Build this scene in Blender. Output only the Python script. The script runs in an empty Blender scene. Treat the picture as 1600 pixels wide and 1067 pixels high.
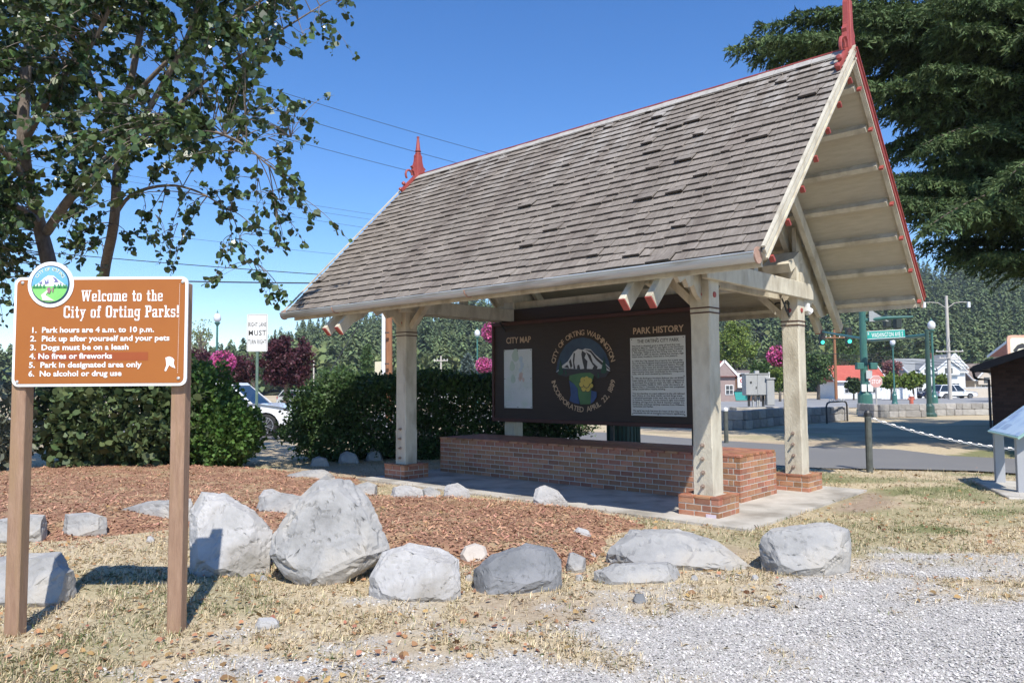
import bpy, bmesh, math, random
import numpy as np
from mathutils import Vector, Matrix, Euler, noise as mnoise

# ------------------------------------------------------------------ camera, sky, sun, exposure
SC = bpy.context.scene
COL = SC.collection
FPX, PITCH, ROLL, EYE = 1167.26, 0.0584, -0.0067, 1.6
cam_data = bpy.data.cameras.new("camera")
cam = bpy.data.objects.new("camera", cam_data); COL.objects.link(cam)
cam_data.sensor_width = 36.0; cam_data.lens = FPX / 1600 * 36
cam_data.clip_start = 0.05; cam_data.clip_end = 6000
cam.location = (0, 0, EYE)
cam.rotation_euler = (Matrix.Rotation(math.pi / 2 + PITCH, 3, 'X') @ Matrix.Rotation(ROLL, 3, 'Z')).to_euler()
SC.camera = cam

SUN_EL = math.radians(51.0)
SUN_H = Vector((0.225, -0.974)).normalized()          # horizontal direction towards the sun
world = bpy.data.worlds.new("World"); SC.world = world; world.use_nodes = True
wn = world.node_tree.nodes; wl = world.node_tree.links
sky = wn.new("ShaderNodeTexSky"); sky.sky_type = 'NISHITA'; sky.sun_disc = False
sky.sun_elevation = SUN_EL; sky.sun_rotation = math.atan2(SUN_H.x, SUN_H.y)
sky.air_density = 1.0; sky.dust_density = 0.0; sky.ozone_density = 4.0; sky.altitude = 60
bg = wn["Background"]; bg.inputs[1].default_value = 0.148
hsv = wn.new("ShaderNodeHueSaturation"); hsv.inputs["Saturation"].default_value = 1.24; hsv.inputs["Hue"].default_value = 0.508      # the camera's vivid colours
wl.new(sky.outputs[0], hsv.inputs["Color"]); wl.new(hsv.outputs[0], bg.inputs[0])
sun_d = bpy.data.lights.new("sun", 'SUN'); sun_d.energy = 4.9; sun_d.angle = math.radians(0.53); sun_d.color = (1.0, 0.95, 0.87)
sun = bpy.data.objects.new("sun", sun_d); COL.objects.link(sun)
sd = Vector((-SUN_H.x * math.cos(SUN_EL), -SUN_H.y * math.cos(SUN_EL), -math.sin(SUN_EL)))
sun.rotation_euler = sd.to_track_quat('-Z', 'Y').to_euler(); sun.location = (3, -8, 12)
SC.view_settings.view_transform = 'Standard'; SC.view_settings.look = 'None'
SC.view_settings.gamma = 1.0; SC.view_settings.use_curve_mapping = False
SC.view_settings.exposure = 0.36
SC.cycles.max_bounces = 6; SC.cycles.transparent_max_bounces = 6
rnd = random.Random(11)
RG = np.random.default_rng(7)

# ------------------------------------------------------------------ helpers: rays
def ray(px, py):
    a, b = px - 800, py - 533.5
    c, s = math.cos(ROLL), math.sin(ROLL)
    x, y = (a * c + b * s) / FPX, (-a * s + b * c) / FPX
    cp, sp = math.cos(PITCH), math.sin(PITCH)
    return Vector((x, cp + y * sp, sp - y * cp))
def at(px, py, Y):
    d = ray(px, py); return Vector((0, 0, EYE)) + d * (Y / d.y)
def gnd(px, py, z=0.0):
    d = ray(px, py); return Vector((0, 0, EYE)) + d * ((z - EYE) / d.z)
def zg(x, y):                                            # the land falls away gently far off
    return -0.8 * min(max((y - 45) / 70, 0), 1)
def foot(px, Y):
    d = ray(px, 600); x = d.x * Y / d.y; return Vector((x, Y, zg(x, Y)))

# ------------------------------------------------------------------ helpers: materials
MATS = {}
def _n(t, k): return t.nodes.new(k)
def mat(name, c1, c2=None, scale=8.0, rough=0.8, bump=0.0, bscale=None, metal=0.0, spec=0.5, detail=5.0, coord='Object',
        rand=None, stretch=None, transl=0.0, emit=0.0, pos=0.5, span=0.25, island=False, c3=None, s3=1.0, coat=0.0):
    """procedural material: two-tone noise, optional third tone at a larger scale, random brightness for each object / island"""
    if name in MATS: return MATS[name]
    m = bpy.data.materials.new(name); m.use_nodes = True; t = m.node_tree; L = t.links
    p = t.nodes["Principled BSDF"]; out = t.nodes["Material Output"]
    p.inputs["Roughness"].default_value = rough; p.inputs["Metallic"].default_value = metal
    p.inputs["Specular IOR Level"].default_value = spec
    if coat: p.inputs["Coat Weight"].default_value = coat
    tc = _n(t, "ShaderNodeTexCoord")
    vec = tc.outputs[coord] if coord != 'World' else _n(t, "ShaderNodeNewGeometry").outputs["Position"]
    if stretch:
        mp = _n(t, "ShaderNodeMapping"); mp.inputs["Scale"].default_value = stretch; L.new(vec, mp.inputs[0]); vec = mp.outputs[0]
    nz = _n(t, "ShaderNodeTexNoise"); nz.inputs["Scale"].default_value = scale; nz.inputs["Detail"].default_value = detail
    nz.inputs["Roughness"].default_value = 0.62
    L.new(vec, nz.inputs["Vector"])
    rp = _n(t, "ShaderNodeValToRGB"); e = rp.color_ramp.elements
    e[0].position = pos - span; e[1].position = pos + span
    e[0].color = (*c1, 1); e[1].color = (*(c2 or c1), 1)
    L.new(nz.outputs[0], rp.inputs[0]); colour = rp.outputs[0]
    if c3:
        n3 = _n(t, "ShaderNodeTexNoise"); n3.inputs["Scale"].default_value = s3; n3.inputs["Detail"].default_value = 4
        L.new(vec, n3.inputs["Vector"])
        r3 = _n(t, "ShaderNodeValToRGB"); r3.color_ramp.elements[0].position = 0.48; r3.color_ramp.elements[1].position = 0.66
        L.new(n3.outputs[0], r3.inputs[0])
        mx = _n(t, "ShaderNodeMix"); mx.data_type = 'RGBA'; L.new(r3.outputs[0], mx.inputs[0]); L.new(colour, mx.inputs[6]); mx.inputs[7].default_value = (*c3, 1)
        colour = mx.outputs[2]
    if rand:
        src = _n(t, "ShaderNodeNewGeometry").outputs["Random Per Island"] if island else _n(t, "ShaderNodeObjectInfo").outputs["Random"]
        hs = _n(t, "ShaderNodeHueSaturation"); ra = _n(t, "ShaderNodeMapRange")
        ra.inputs[3].default_value = rand[0]; ra.inputs[4].default_value = rand[1]
        L.new(src, ra.inputs[0]); L.new(ra.outputs[0], hs.inputs["Value"])
        if len(rand) > 2:
            wn_ = _n(t, "ShaderNodeTexWhiteNoise"); wn_.noise_dimensions = '1D'; L.new(src, wn_.inputs["W"])
            rh = _n(t, "ShaderNodeMapRange"); rh.inputs[3].default_value = 0.5 - rand[2]; rh.inputs[4].default_value = 0.5 + rand[2]
            L.new(wn_.outputs[0], rh.inputs[0]); L.new(rh.outputs[0], hs.inputs["Hue"])
        L.new(colour, hs.inputs["Color"]); colour = hs.outputs[0]
    L.new(colour, p.inputs["Base Color"])
    if bump:
        nb = _n(t, "ShaderNodeTexNoise"); nb.inputs["Scale"].default_value = bscale or scale * 3; nb.inputs["Detail"].default_value = 6
        L.new(vec, nb.inputs["Vector"])
        b = _n(t, "ShaderNodeBump"); b.inputs["Strength"].default_value = min(bump, 1.0); b.inputs["Distance"].default_value = 0.02 * max(1, bump)
        L.new(nb.outputs[0], b.inputs["Height"]); L.new(b.outputs[0], p.inputs["Normal"])
    if emit:
        p.inputs["Emission Color"].default_value = (*c1, 1); p.inputs["Emission Strength"].default_value = emit
    if transl:
        tr = _n(t, "ShaderNodeBsdfTranslucent"); ms = _n(t, "ShaderNodeMixShader"); ms.inputs[0].default_value = transl
        L.new(colour, tr.inputs[0]); L.new(p.outputs[0], ms.inputs[1]); L.new(tr.outputs[0], ms.inputs[2]); L.new(ms.outputs[0], out.inputs[0])
    MATS[name] = m
    return m

# ------------------------------------------------------------------ helpers: meshes and objects
class MB:
    """collects simple solids; build() links them as one mesh object"""
    def __init__(s): s.v = []; s.f = []; s.mi = []; s.cur = 0
    def add(s, vs, fs):
        o = len(s.v); s.v += [tuple(v) for v in vs]
        s.f += [tuple(i + o for i in f) for f in fs]; s.mi += [s.cur] * len(fs); return s
    def box(s, c, size, rot=None):
        x, y, z = [k / 2 for k in size]; R = rot or Matrix.Identity(3); c = Vector(c)
        vs = [c + R @ Vector((a * x, b * y, d * z)) for a, b, d in
              ((-1,-1,-1),(1,-1,-1),(1,1,-1),(-1,1,-1),(-1,-1,1),(1,-1,1),(1,1,1),(-1,1,1))]
        return s.add(vs, [(0,3,2,1),(4,5,6,7),(0,1,5,4),(1,2,6,5),(2,3,7,6),(3,0,4,7)])
    def span(s, a, b):
        a, b = Vector(a), Vector(b); return s.box((a + b) / 2, [abs(k) for k in (b - a)])
    def bar(s, p, q, w, h, up=(0, 0, 1)):
        p, q = Vector(p), Vector(q); d = (q - p).normalized(); u = Vector(up)
        side = d.cross(u)
        if side.length < 1e-4: side = d.cross(Vector((1, 0, 0)))
        side.normalize(); u = side.cross(d).normalized()
        R = Matrix((d, side, u)).transposed()
        return s.box((p + q) / 2, ((q - p).length, w, h), R)
    def tube(s, pts, rads, n=8, caps=True):
        pts = [Vector(p) for p in pts]
        if not isinstance(rads, (list, tuple)): rads = [rads] * len(pts)
        o = len(s.v); prev = None
        for i, p in enumerate(pts):
            d = (pts[min(i + 1, len(pts) - 1)] - pts[max(i - 1, 0)])
            if d.length < 1e-7: d = Vector((0, 0, 1))
            d.normalize()
            a = prev if prev is not None else (Vector((1, 0, 0)) if abs(d.x) < 0.9 else Vector((0, 1, 0)))
            a = (a - d * a.dot(d)).normalized(); b = d.cross(a); prev = a
            for k in range(n):
                t = 2 * math.pi * k / n
                s.v.append(tuple(p + (a * math.cos(t) + b * math.sin(t)) * rads[i]))
        m = len(pts)
        for i in range(m - 1):
            for k in range(n):
                s.f.append((o + i*n + k, o + i*n + (k+1) % n, o + (i+1)*n + (k+1) % n, o + (i+1)*n + k)); s.mi.append(s.cur)
        if caps:
            s.f.append(tuple(o + k for k in reversed(range(n)))); s.mi.append(s.cur)
            s.f.append(tuple(o + (m-1)*n + k for k in range(n))); s.mi.append(s.cur)
        return s
    def lathe(s, base, prof, n=12):
        base = Vector(base)
        return s.tube([base + Vector((0, 0, z)) for r, z in prof], [max(r, 1e-4) for r, z in prof], n)
    def prism(s, poly, o, ax, ay, an, thick):
        """polygon (2-D) placed at o with axes ax, ay and extruded along an by thick"""
        o, ax, ay, an = Vector(o), Vector(ax), Vector(ay), Vector(an); n = len(poly)
        a = [o + ax * x + ay * y for x, y in poly]; b = [p + an * thick for p in a]
        fs = [tuple(range(n)), tuple(reversed(range(n, 2 * n)))]
        fs += [(i, i + n, (i + 1) % n + n, (i + 1) % n) for i in range(n)]
        return s.add(a + b, fs)
    def ball(s, c, r, sub=1, sq=(1, 1, 1)):
        bm = bmesh.new(); bmesh.ops.create_icosphere(bm, subdivisions=sub, radius=1)
        vs = [Vector(c) + Vector((v.co.x * r * sq[0], v.co.y * r * sq[1], v.co.z * r * sq[2])) for v in bm.verts]
        fs = [tuple(v.index for v in f.verts) for f in bm.faces]; bm.free(); return s.add(vs, fs)
    def build(s, name, m, parent=None, smooth=False, fix=True, bevel=0.0, local=None):
        me = bpy.data.meshes.new(name); vs = s.v
        if local: 
            inv = local; vs = [tuple(inv @ Vector(v)) for v in vs]
        me.from_pydata(vs, [], s.f)
        ms = m if isinstance(m, (list, tuple)) else [m]
        for k in ms: me.materials.append(k)
        if len(ms) > 1: me.polygons.foreach_set("material_index", s.mi)
        if fix or bevel:
            bm = bmesh.new(); bm.from_mesh(me)
            if bevel:
                bmesh.ops.bevel(bm, geom=bm.edges[:], offset=bevel, segments=1, affect='EDGES', clamp_overlap=True)
            bmesh.ops.recalc_face_normals(bm, faces=bm.faces); bm.to_mesh(me); bm.free()
        if smooth: me.shade_smooth()
        return link(name, me, parent)
def link(name, me, parent=None):
    o = bpy.data.objects.new(name, me); COL.objects.link(o)
    if parent is not None: o.parent = parent
    return o
def empty(name, loc=(0, 0, 0), rz=0.0):
    o = bpy.data.objects.new(name, None); COL.objects.link(o); o.location = loc; o.rotation_euler = (0, 0, rz)
    o.empty_display_size = 0.2; return o
def tag(o, label, cat, group=None):
    o["label"] = label; o["category"] = cat
    if group: o["group"] = group
    return o
def kind(o, k, label=None, cat=None):
    o["kind"] = k
    if label: o["label"] = label
    if cat: o["category"] = cat
    return o
def np_mesh(name, V, F, m, parent=None, smooth=False):
    """V (n,3), F (k,c) -> object, quickly"""
    me = bpy.data.meshes.new(name); V = np.asarray(V, np.float32); F = np.asarray(F, np.int32); k, c = F.shape
    me.vertices.add(len(V)); me.vertices.foreach_set("co", V.ravel())
    me.loops.add(k * c); me.loops.foreach_set("vertex_index", F.ravel())
    me.polygons.add(k); me.polygons.foreach_set("loop_start", np.arange(0, k * c, c, dtype=np.int32))
    me.update(calc_edges=True); me.materials.append(m)
    if smooth: me.shade_smooth()
    return link(name, me, parent)
def unit(a): return a / np.maximum(np.linalg.norm(a, axis=-1, keepdims=True), 1e-9)
LEAF = np.array([(0, 0, 0), (.30, -.42, .06), (.68, -.36, .05), (1, 0, -.12), (.68, .36, .05), (.30, .42, .06)])
SLIM = np.array([(0, 0, 0), (.3, -.2, .03), (.7, -.15, .02), (1, 0, -.1), (.7, .15, .02), (.3, .2, .03)])
def leaves(P, D, S, shape=LEAF, rng=RG, flat=0.0):
    """leaf-shaped faces at P pointing along D, size S; returns V, F"""
    n = len(P); D = unit(D); r = rng.normal(size=(n, 3)); r[:, 2] += flat
    Nn = unit(r - D * (r * D).sum(1, keepdims=True)); B = np.cross(Nn, D)
    S = np.broadcast_to(np.asarray(S), (n,))[:, None, None]
    V = P[:, None, :] + S * (D[:, None, :] * shape[None, :, :1] + B[:, None, :] * shape[None, :, 1:2] + Nn[:, None, :] * shape[None, :, 2:3])
    F = np.arange(n * 6).reshape(n, 6)
    return V.reshape(-1, 3), F
def vnoise(x, y, seed=0):
    """2-D value noise for masks on the ground"""
    def h(i, j):
        k = (i.astype(np.int64) * 374761393 + j.astype(np.int64) * 668265263 + seed * 974634) & 0x7fffffff
        k = ((k ^ (k >> 13)) * 1274126177) & 0x7fffffff
        return ((k ^ (k >> 16)) & 0xffff) / 65535.0
    xi, yi = np.floor(x), np.floor(y); fx, fy = x - xi, y - yi
    fx = fx * fx * (3 - 2 * fx); fy = fy * fy * (3 - 2 * fy)
    a, b, c, d = h(xi, yi), h(xi + 1, yi), h(xi, yi + 1), h(xi + 1, yi + 1)
    return (a * (1 - fx) + b * fx) * (1 - fy) + (c * (1 - fx) + d * fx) * fy
def fbm(x, y, seed=0, o=4):
    return sum(vnoise(x * 2**k, y * 2**k, seed + k) / 2**k for k in range(o)) / sum(1 / 2**k for k in range(o))
def inpoly(x, y, poly):
    r = np.zeros(np.shape(x), bool); n = len(poly)
    for i in range(n):
        (x1, y1), (x2, y2) = poly[i], poly[(i + 1) % n]
        c = ((y1 > y) != (y2 > y)) & (x < (x2 - x1) * (y - y1) / (y2 - y1 + 1e-12) + x1); r ^= c
    return r
def polydist(x, y, poly):
    d = np.full(np.shape(x), 1e9); n = len(poly)
    for i in range(n):
        (x1, y1), (x2, y2) = poly[i], poly[(i + 1) % n]
        t = np.clip(((x - x1) * (x2 - x1) + (y - y1) * (y2 - y1)) / ((x2 - x1)**2 + (y2 - y1)**2 + 1e-9), 0, 1)
        d = np.minimum(d, np.hypot(x - x1 - t * (x2 - x1), y - y1 - t * (y2 - y1)))
    return d
def text_mesh(body, size, offset=0.0, align='LEFT', space=1.0, shear=0.0, wide=1.0):
    c = bpy.data.curves.new("lettering", 'FONT'); c.body = body; c.size = size; c.align_x = align
    c.offset = offset; c.space_character = space; c.resolution_u = 2; c.shear = shear; c.fill_mode = 'FRONT'
    o = bpy.data.objects.new("lettering", c); COL.objects.link(o)
    me = bpy.data.meshes.new_from_object(o.evaluated_get(bpy.context.evaluated_depsgraph_get()))
    bpy.data.objects.remove(o); bpy.data.curves.remove(c)
    vs = [(v.co.x * wide, v.co.y) for v in me.vertices]; fs = [tuple(p.vertices) for p in me.polygons]
    bpy.data.meshes.remove(me); return vs, fs
def put_text(mb, vf, o, ax, ay, rot=0.0):
    vs, fs = vf; o, ax, ay = Vector(o), Vector(ax), Vector(ay); c, s = math.cos(rot), math.sin(rot)
    mb.add([o + ax * (x * c - y * s) + ay * (x * s + y * c) for x, y in vs], fs)

def build_words(mb, name, m, parent, gap, ax=0):
    """one object for each word of a flat line of lettering: pieces closer than gap along axis ax belong together"""
    n = len(mb.v); par = list(range(n))
    def find(i):
        while par[i] != i: par[i] = par[par[i]]; i = par[i]
        return i
    for f in mb.f:
        for i in f[1:]: par[find(i)] = find(f[0])
    comp = {}
    for f in mb.f: comp.setdefault(find(f[0]), []).append(f)
    sp_ = sorted((min(mb.v[i][ax] for f in fs for i in f), max(mb.v[i][ax] for f in fs for i in f), fs) for fs in comp.values())
    words, cur, hi = [], [], None
    for a, b, fs in sp_:
        if hi is not None and a - hi > gap: words.append(cur); cur = []
        cur += fs; hi = b if hi is None or not cur[len(fs):] else max(hi, b)
    if cur: words.append(cur)
    for w in words:
        ids = sorted({i for f in w for i in f}); k = {i: j for j, i in enumerate(ids)}; o = MB(); o.add([mb.v[i] for i in ids], [tuple(k[i] for i in f) for f in w]); o.build(name, m, parent, fix=False)

# ------------------------------------------------------------------ layout of the shelter (local x to the right along the ridge, y to the back)
TH = 2.4052 - math.pi
SO = Vector((2.4042, 9.2742, 0))
SM = Matrix.Translation(SO) @ Matrix.Rotation(TH, 4, 'Z')
SMI = SM.inverted()
LN, WD = 5.7516, 2.798                                   # post spacing
EV, ZE, ZR, OR, OL = 1.519, 2.897, 5.855, 1.395, 1.347     # eave overhang, eave and ridge heights, gable overhangs
def S(x, y, z=0.0): return SM @ Vector((x, y, z))
def on_board(px, py, yy):
    """where the line of sight meets the plane local y = yy; gives (x, z) on it"""
    a = SMI @ Vector((0, 0, EYE)); d = SMI.to_3x3() @ ray(px, py); p = a + d * ((yy - a.y) / d.y); return p.x, p.z

# ------------------------------------------------------------------ ground
def gp(l, z=0.0): return [tuple(gnd(a, b, z)[:2]) for a, b in l]
GRAVEL = gp([(470, 1085), (560, 1052), (690, 1005), (820, 962), (980, 935), (1150, 912), (1300, 898), (1450, 880), (1600, 868)]) + [(9, 6.3), (14, 6.6), (30, 6), (30, -20), (-.9, -20), (-.8, 2.2)]
BARE = gp([(1262, 792), (1330, 762), (1400, 768), (1440, 792), (1380, 806), (1290, 802)])
GREEN2 = gp([(1480, 712), (1530, 703), (1640, 706), (1640, 722), (1540, 719)])
MULCH_A = gp([(-160, 760), (60, 735), (240, 728), (420, 735), (560, 748), (560, 790), (470, 830), (300, 822), (180, 840), (90, 850), (-160, 850)])
MULCH_B = gp([(420, 800), (470, 775), (560, 775), (640, 782), (720, 781), (840, 792), (930, 800), (1015, 822), (950, 842), (935, 878), (880, 895), (740, 885), (640, 872), (600, 862), (500, 880), (420, 860)])
def sm(a, b, x): t = np.clip((x - a) / (b - a), 0, 1); return t * t * (3 - 2 * t)
def mulch_h(x, y):
    h = np.zeros(np.shape(x))
    for P_, top, w in ((MULCH_A, 0.13, 0.9), (MULCH_B, 0.10, 0.5)):
        ins = inpoly(x, y, P_); d = polydist(x, y, P_)
        h = np.maximum(h, np.where(ins, top * sm(0, w, d) + 0.012, 0))
    return h
def gravelness(x, y):
    d = polydist(x, y, GRAVEL) * np.where(inpoly(x, y, GRAVEL), 1, -1)
    return np.clip(0.27 + d / 1.6 + (fbm(x * 1.1, y * 1.5, 3) - 0.5) * 3.2 + (fbm(x * 4.5, y * 6, 13) - .5) * 1.2, 0, 1)
def zgv(x, y): return -0.8 * np.clip((y - 45) / 70, 0, 1)
def bumpy(x, y):
    near = np.clip((y + 1) / 2, 0, 1) * np.clip((30 - y) / 10, 0, 1)
    return (fbm(x * .9, y * .9, 21) - .5) * .05 * near
gx = np.concatenate([np.array([-1500, -900, -500, -300, -180, -110, -70, -45, -30, -20, -14, -10.5]), np.arange(-8.5, 11.0, .075), np.array([11.5, 12.5, 14, 17, 21, 27, 36, 50, 75, 110, 180, 300, 500, 900, 1500])])
gy = np.concatenate([np.array([-300, -120, -50, -22, -10, -4, 0, 1.5]), np.arange(2.6, 16.0, .08), np.arange(16.2, 30, .35), np.array([30.5, 32, 35, 40, 45, 50, 57, 65, 75, 90, 115, 150, 200, 300, 500, 900, 1600])])
X, Y = np.meshgrid(gx, gy); nx, ny = len(gx), len(gy)
Z = zgv(X, Y) + bumpy(X, Y) - .03 * (np.abs(X - 0) > 1e9)
slab_d = None
# keep the sheet just below the slab and the paths
loc = [SMI @ Vector((a, b, 0)) for a, b in zip(X.ravel(), Y.ravel())]
lx = np.array([p.x for p in loc]).reshape(X.shape); ly = np.array([p.y for p in loc]).reshape(X.shape)
near_slab = (lx > -LN - 1.0) & (lx < 1.3) & (ly > -1.1) & (ly < WD + 1.2)
Z = np.where(near_slab, np.minimum(Z, -.012), Z)
idx = np.arange(nx * ny).reshape(ny, nx)
F = np.stack([idx[:-1, :-1], idx[:-1, 1:], idx[1:, 1:], idx[1:, :-1]], -1).reshape(-1, 4)
gm = bpy.data.materials.new("dry_lawn_and_gravel"); gm.use_nodes = True
ground = np_mesh("ground", np.stack([X, Y, Z], -1).reshape(-1, 3), F, gm, smooth=True); kind(ground, "structure")
def attr(o, name, a):
    t = o.data.attributes.new(name, 'FLOAT', 'POINT'); t.data.foreach_set("value", np.asarray(a, np.float32).ravel())
GRV = gravelness(X, Y); attr(ground, "gravel", GRV)
bare = np.where(inpoly(X, Y, BARE), 1, 0) * sm(0, .5, polydist(X, Y, BARE)) + .55 * sm(.56, .7, fbm(X * .55, Y * .55, 9)); attr(ground, "bare", np.clip(bare, 0, 1))
def lawn_green(x, y): return sm(.40, .62, fbm(x * 1.1, y * 1.6, 71)) * sm(3.2, 5.0, x) * sm(5.6, 7.2, y) * (1 - sm(13.5, 15, y))
green = sm(.53, .72, fbm(X * .8 + 4, Y * .8, 33)) * .45 + .75 * lawn_green(X, Y) + np.where(inpoly(X, Y, GREEN2), 1, 0); attr(ground, "green", np.clip(green, 0, 1))
t = gm.node_tree; L = t.links; p = t.nodes["Principled BSDF"]; p.inputs["Roughness"].default_value = .95; p.inputs["Specular IOR Level"].default_value = .15
pos = _n(t, "ShaderNodeNewGeometry").outputs["Position"]
def tnoise(scale, det=6, stretch=None):
    n = _n(t, "ShaderNodeTexNoise"); n.inputs["Scale"].default_value = scale; n.inputs["Detail"].default_value = det; n.inputs["Roughness"].default_value = .7
    v = pos
    if stretch: mp = _n(t, "ShaderNodeMapping"); mp.inputs["Scale"].default_value = stretch; L.new(pos, mp.inputs[0]); v = mp.outputs[0]
    L.new(v, n.inputs["Vector"]); return n.outputs[0]
def ramp(src, *st):
    r = _n(t, "ShaderNodeValToRGB"); e = r.color_ramp.elements
    while len(e) < len(st): e.new(.5)
    for k, (q, c) in enumerate(st): e[k].position = q; e[k].color = (*c, 1)
    L.new(src, r.inputs[0]); return r.outputs[0]
def mix(f, a, b):
    m = _n(t, "ShaderNodeMix"); m.data_type = 'RGBA'; L.new(f, m.inputs[0]); L.new(a, m.inputs[6]); L.new(b, m.inputs[7]); return m.outputs[2]
def gattr(nm): a = _n(t, "ShaderNodeAttribute"); a.attribute_name = nm; return a.outputs["Fac"]
def mul(a, k): m = _n(t, "ShaderNodeMath"); m.operation = 'MULTIPLY_ADD'; L.new(a, m.inputs[0]); m.inputs[1].default_value = k[0]; m.inputs[2].default_value = k[1]; m.use_clamp = True; return m.outputs[0]
straw = ramp(tnoise(22), (.3, (.33, .255, .16)), (.5, (.53, .435, .285)), (.7, (.68, .585, .42)))
greens = ramp(tnoise(30), (.3, (.07, .10, .03)), (.7, (.22, .24, .09)))
soil = ramp(tnoise(9), (.3, (.27, .20, .14)), (.7, (.43, .34, .26)))
grav = ramp(tnoise(75, 3), (.3, (.28, .26, .235)), (.5, (.49, .465, .43)), (.68, (.64, .615, .575)))
c = mix(mul(gattr("green"), (.8, 0)), straw, greens); c = mix(gattr("bare"), c, soil); c = mix(gattr("gravel"), c, grav)
L.new(c, p.inputs["Base Color"])
bp = _n(t, "ShaderNodeBump"); bp.inputs["Strength"].default_value = .8; bp.inputs["Distance"].default_value = .02
L.new(tnoise(60, 4), bp.inputs["Height"]); L.new(bp.outputs[0], p.inputs["Normal"])

# mulch beds, low mounds of bark
M_mulch = mat("bark_mulch", (.20, .105, .068), (.46, .27, .175), 26, .95, bump=1, bscale=60, coord='World', spec=.1, c3=(.42, .30, .18), s3=2.2)
for P_ in (MULCH_A, MULCH_B):
    a = np.array(P_); xs = np.arange(a[:, 0].min() - .1, a[:, 0].max() + .15, .09); ys = np.arange(a[:, 1].min() - .1, a[:, 1].max() + .15, .09)
    XX, YY = np.meshgrid(xs, ys); ins = inpoly(XX, YY, P_) | (polydist(XX, YY, P_) < .10)
    HH = np.where(inpoly(XX, YY, P_), mulch_h(XX, YY) + .012 * (fbm(XX * 6, YY * 6, 5) - .3), -.03)
    II = np.arange(XX.size).reshape(XX.shape)
    q = np.stack([II[:-1, :-1], II[:-1, 1:], II[1:, 1:], II[1:, :-1]], -1).reshape(-1, 4)
    ok = ins.ravel()[q].all(1)
    o = np_mesh("mulch_bed", np.stack([XX, YY, HH], -1).reshape(-1, 3), q[ok], M_mulch, smooth=True); kind(o, "structure")

# concrete slab under the shelter
M_conc = mat("concrete", (.38, .35, .30), (.54, .51, .455), 3.5, .9, bump=.4, bscale=70, coord='World', c3=(.27, .245, .205), s3=1.6)
s1 = MB(); x0, x1, y0, y1 = -LN - .52, .82, -.66, WD + .55; nj = 4
for k in range(nj):
    a = x0 + (x1 - x0) * k / nj; b = x0 + (x1 - x0) * (k + 1) / nj
    s1.add([S(a + .004, y0, -.1), S(b - .004, y0, -.1), S(b - .004, y1, -.1), S(a + .004, y1, -.1), S(a + .004, y0, .018), S(b - .004, y0, .018), S(b - .004, y1, .018), S(a + .004, y1, .018)],
           [(0,3,2,1),(4,5,6,7),(0,1,5,4),(1,2,6,5),(2,3,7,6),(3,0,4,7)])
kind(s1.build("concrete_slab", M_conc), "structure")

def sheet(name, pts, z, m, sub=0):
    mb = MB(); mb.add([(x, y, z + zg(x, y)) for x, y in pts], [tuple(range(len(pts)))])
    o = mb.build(name, m); 
    me = o.data; bm = bmesh.new(); bm.from_mesh(me); bmesh.ops.triangulate(bm, faces=bm.faces)
    for f in bm.faces:
        if f.normal.z < 0: f.normal_flip()
    bm.to_mesh(me); bm.free(); return kind(o, "structure")
M_asph = mat("asphalt_path", (.14, .137, .132), (.21, .205, .20), 40, .92, bump=.4, bscale=120, coord='World', c3=(.19, .185, .175), s3=.7)
M_road = mat("asphalt_road", (.22, .22, .215), (.30, .295, .285), 12, .9, coord='World', c3=(.33, .325, .31), s3=.25)
path_near = gp([(1700, 748), (1600, 742), (1520, 737), (1440, 735), (1360, 734), (1285, 733)]) + [(2.9, 15.6), (.5, 19.5), (-1.5, 22.2), (-6, 22.9), (-14, 22.6), (-40, 20.5)]
path_far = [(-40, 22.6), (-14, 25.0), (-6, 25.6), (0, 26.6), (3.5, 24.6), (5.6, 21.2), (7.8, 18.6)] + gp([(1400, 703), (1480, 713), (1600, 719), (1700, 722)])
sheet("asphalt_path", path_near + path_far, .022, M_asph)
sheet("road", [(-90, 17), (-40, 25.5), (-6, 27), (3, 33), (13, 45), (30, 53), (140, 60), (140, 122), (20, 110), (8, 76), (0, 52), (-8, 41), (-40, 38), (-90, 32)], .03, M_road)
M_paint = mat("road_paint", (.7, .68, .6), (.8, .78, .7), 6, .7)
mk = MB()
for k in range(9):
    a = Vector((-38 + k * 5.0, 31.8 + k * .62)); b = a + Vector((2.4, .3)); d = Vector((b - a)).normalized(); q = Vector((-d.y, d.x)) * .06
    mk.add([(*(a + q), .036), (*(a - q), .036), (*(b - q), .036), (*(b + q), .036)], [(0, 1, 2, 3)])
kind(mk.build("road_marking", M_paint), "structure")

# ------------------------------------------------------------------ the shelter
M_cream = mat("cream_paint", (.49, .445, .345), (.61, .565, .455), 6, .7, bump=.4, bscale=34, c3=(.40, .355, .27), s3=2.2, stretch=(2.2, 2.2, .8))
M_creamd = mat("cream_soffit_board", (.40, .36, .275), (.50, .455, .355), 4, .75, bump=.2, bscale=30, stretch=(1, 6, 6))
M_red = mat("red_paint", (.27, .045, .038), (.38, .085, .07), 7, .5, bump=.2)
M_brown = mat("brown_band_paint", (.055, .025, .018), (.08, .035, .025), 9, .6)
M_zinc = mat("galvanised_gutter", (.50, .54, .55), (.60, .64, .64), 5, .38, metal=.35, bump=.1, stretch=(.4, 3, 3), c3=(.36, .36, .34), s3=3)
M_rust = mat("rusty_cap", (.30, .17, .12), (.45, .30, .23), 14, .8)
M_iron = mat("dark_iron", (.03, .035, .035), (.06, .065, .06), 10, .55, metal=.3)
M_steel = mat("bolt_steel", (.28, .20, .16), (.42, .34, .28), 20, .55, metal=.4)
M_white = mat("white_paint", (.72, .72, .70), (.82, .82, .80), 5, .5)
shelter = tag(empty("park_shelter", SO, TH), "open timber shelter with steep shingled gable roof on four cream posts", "shelter")
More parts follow.
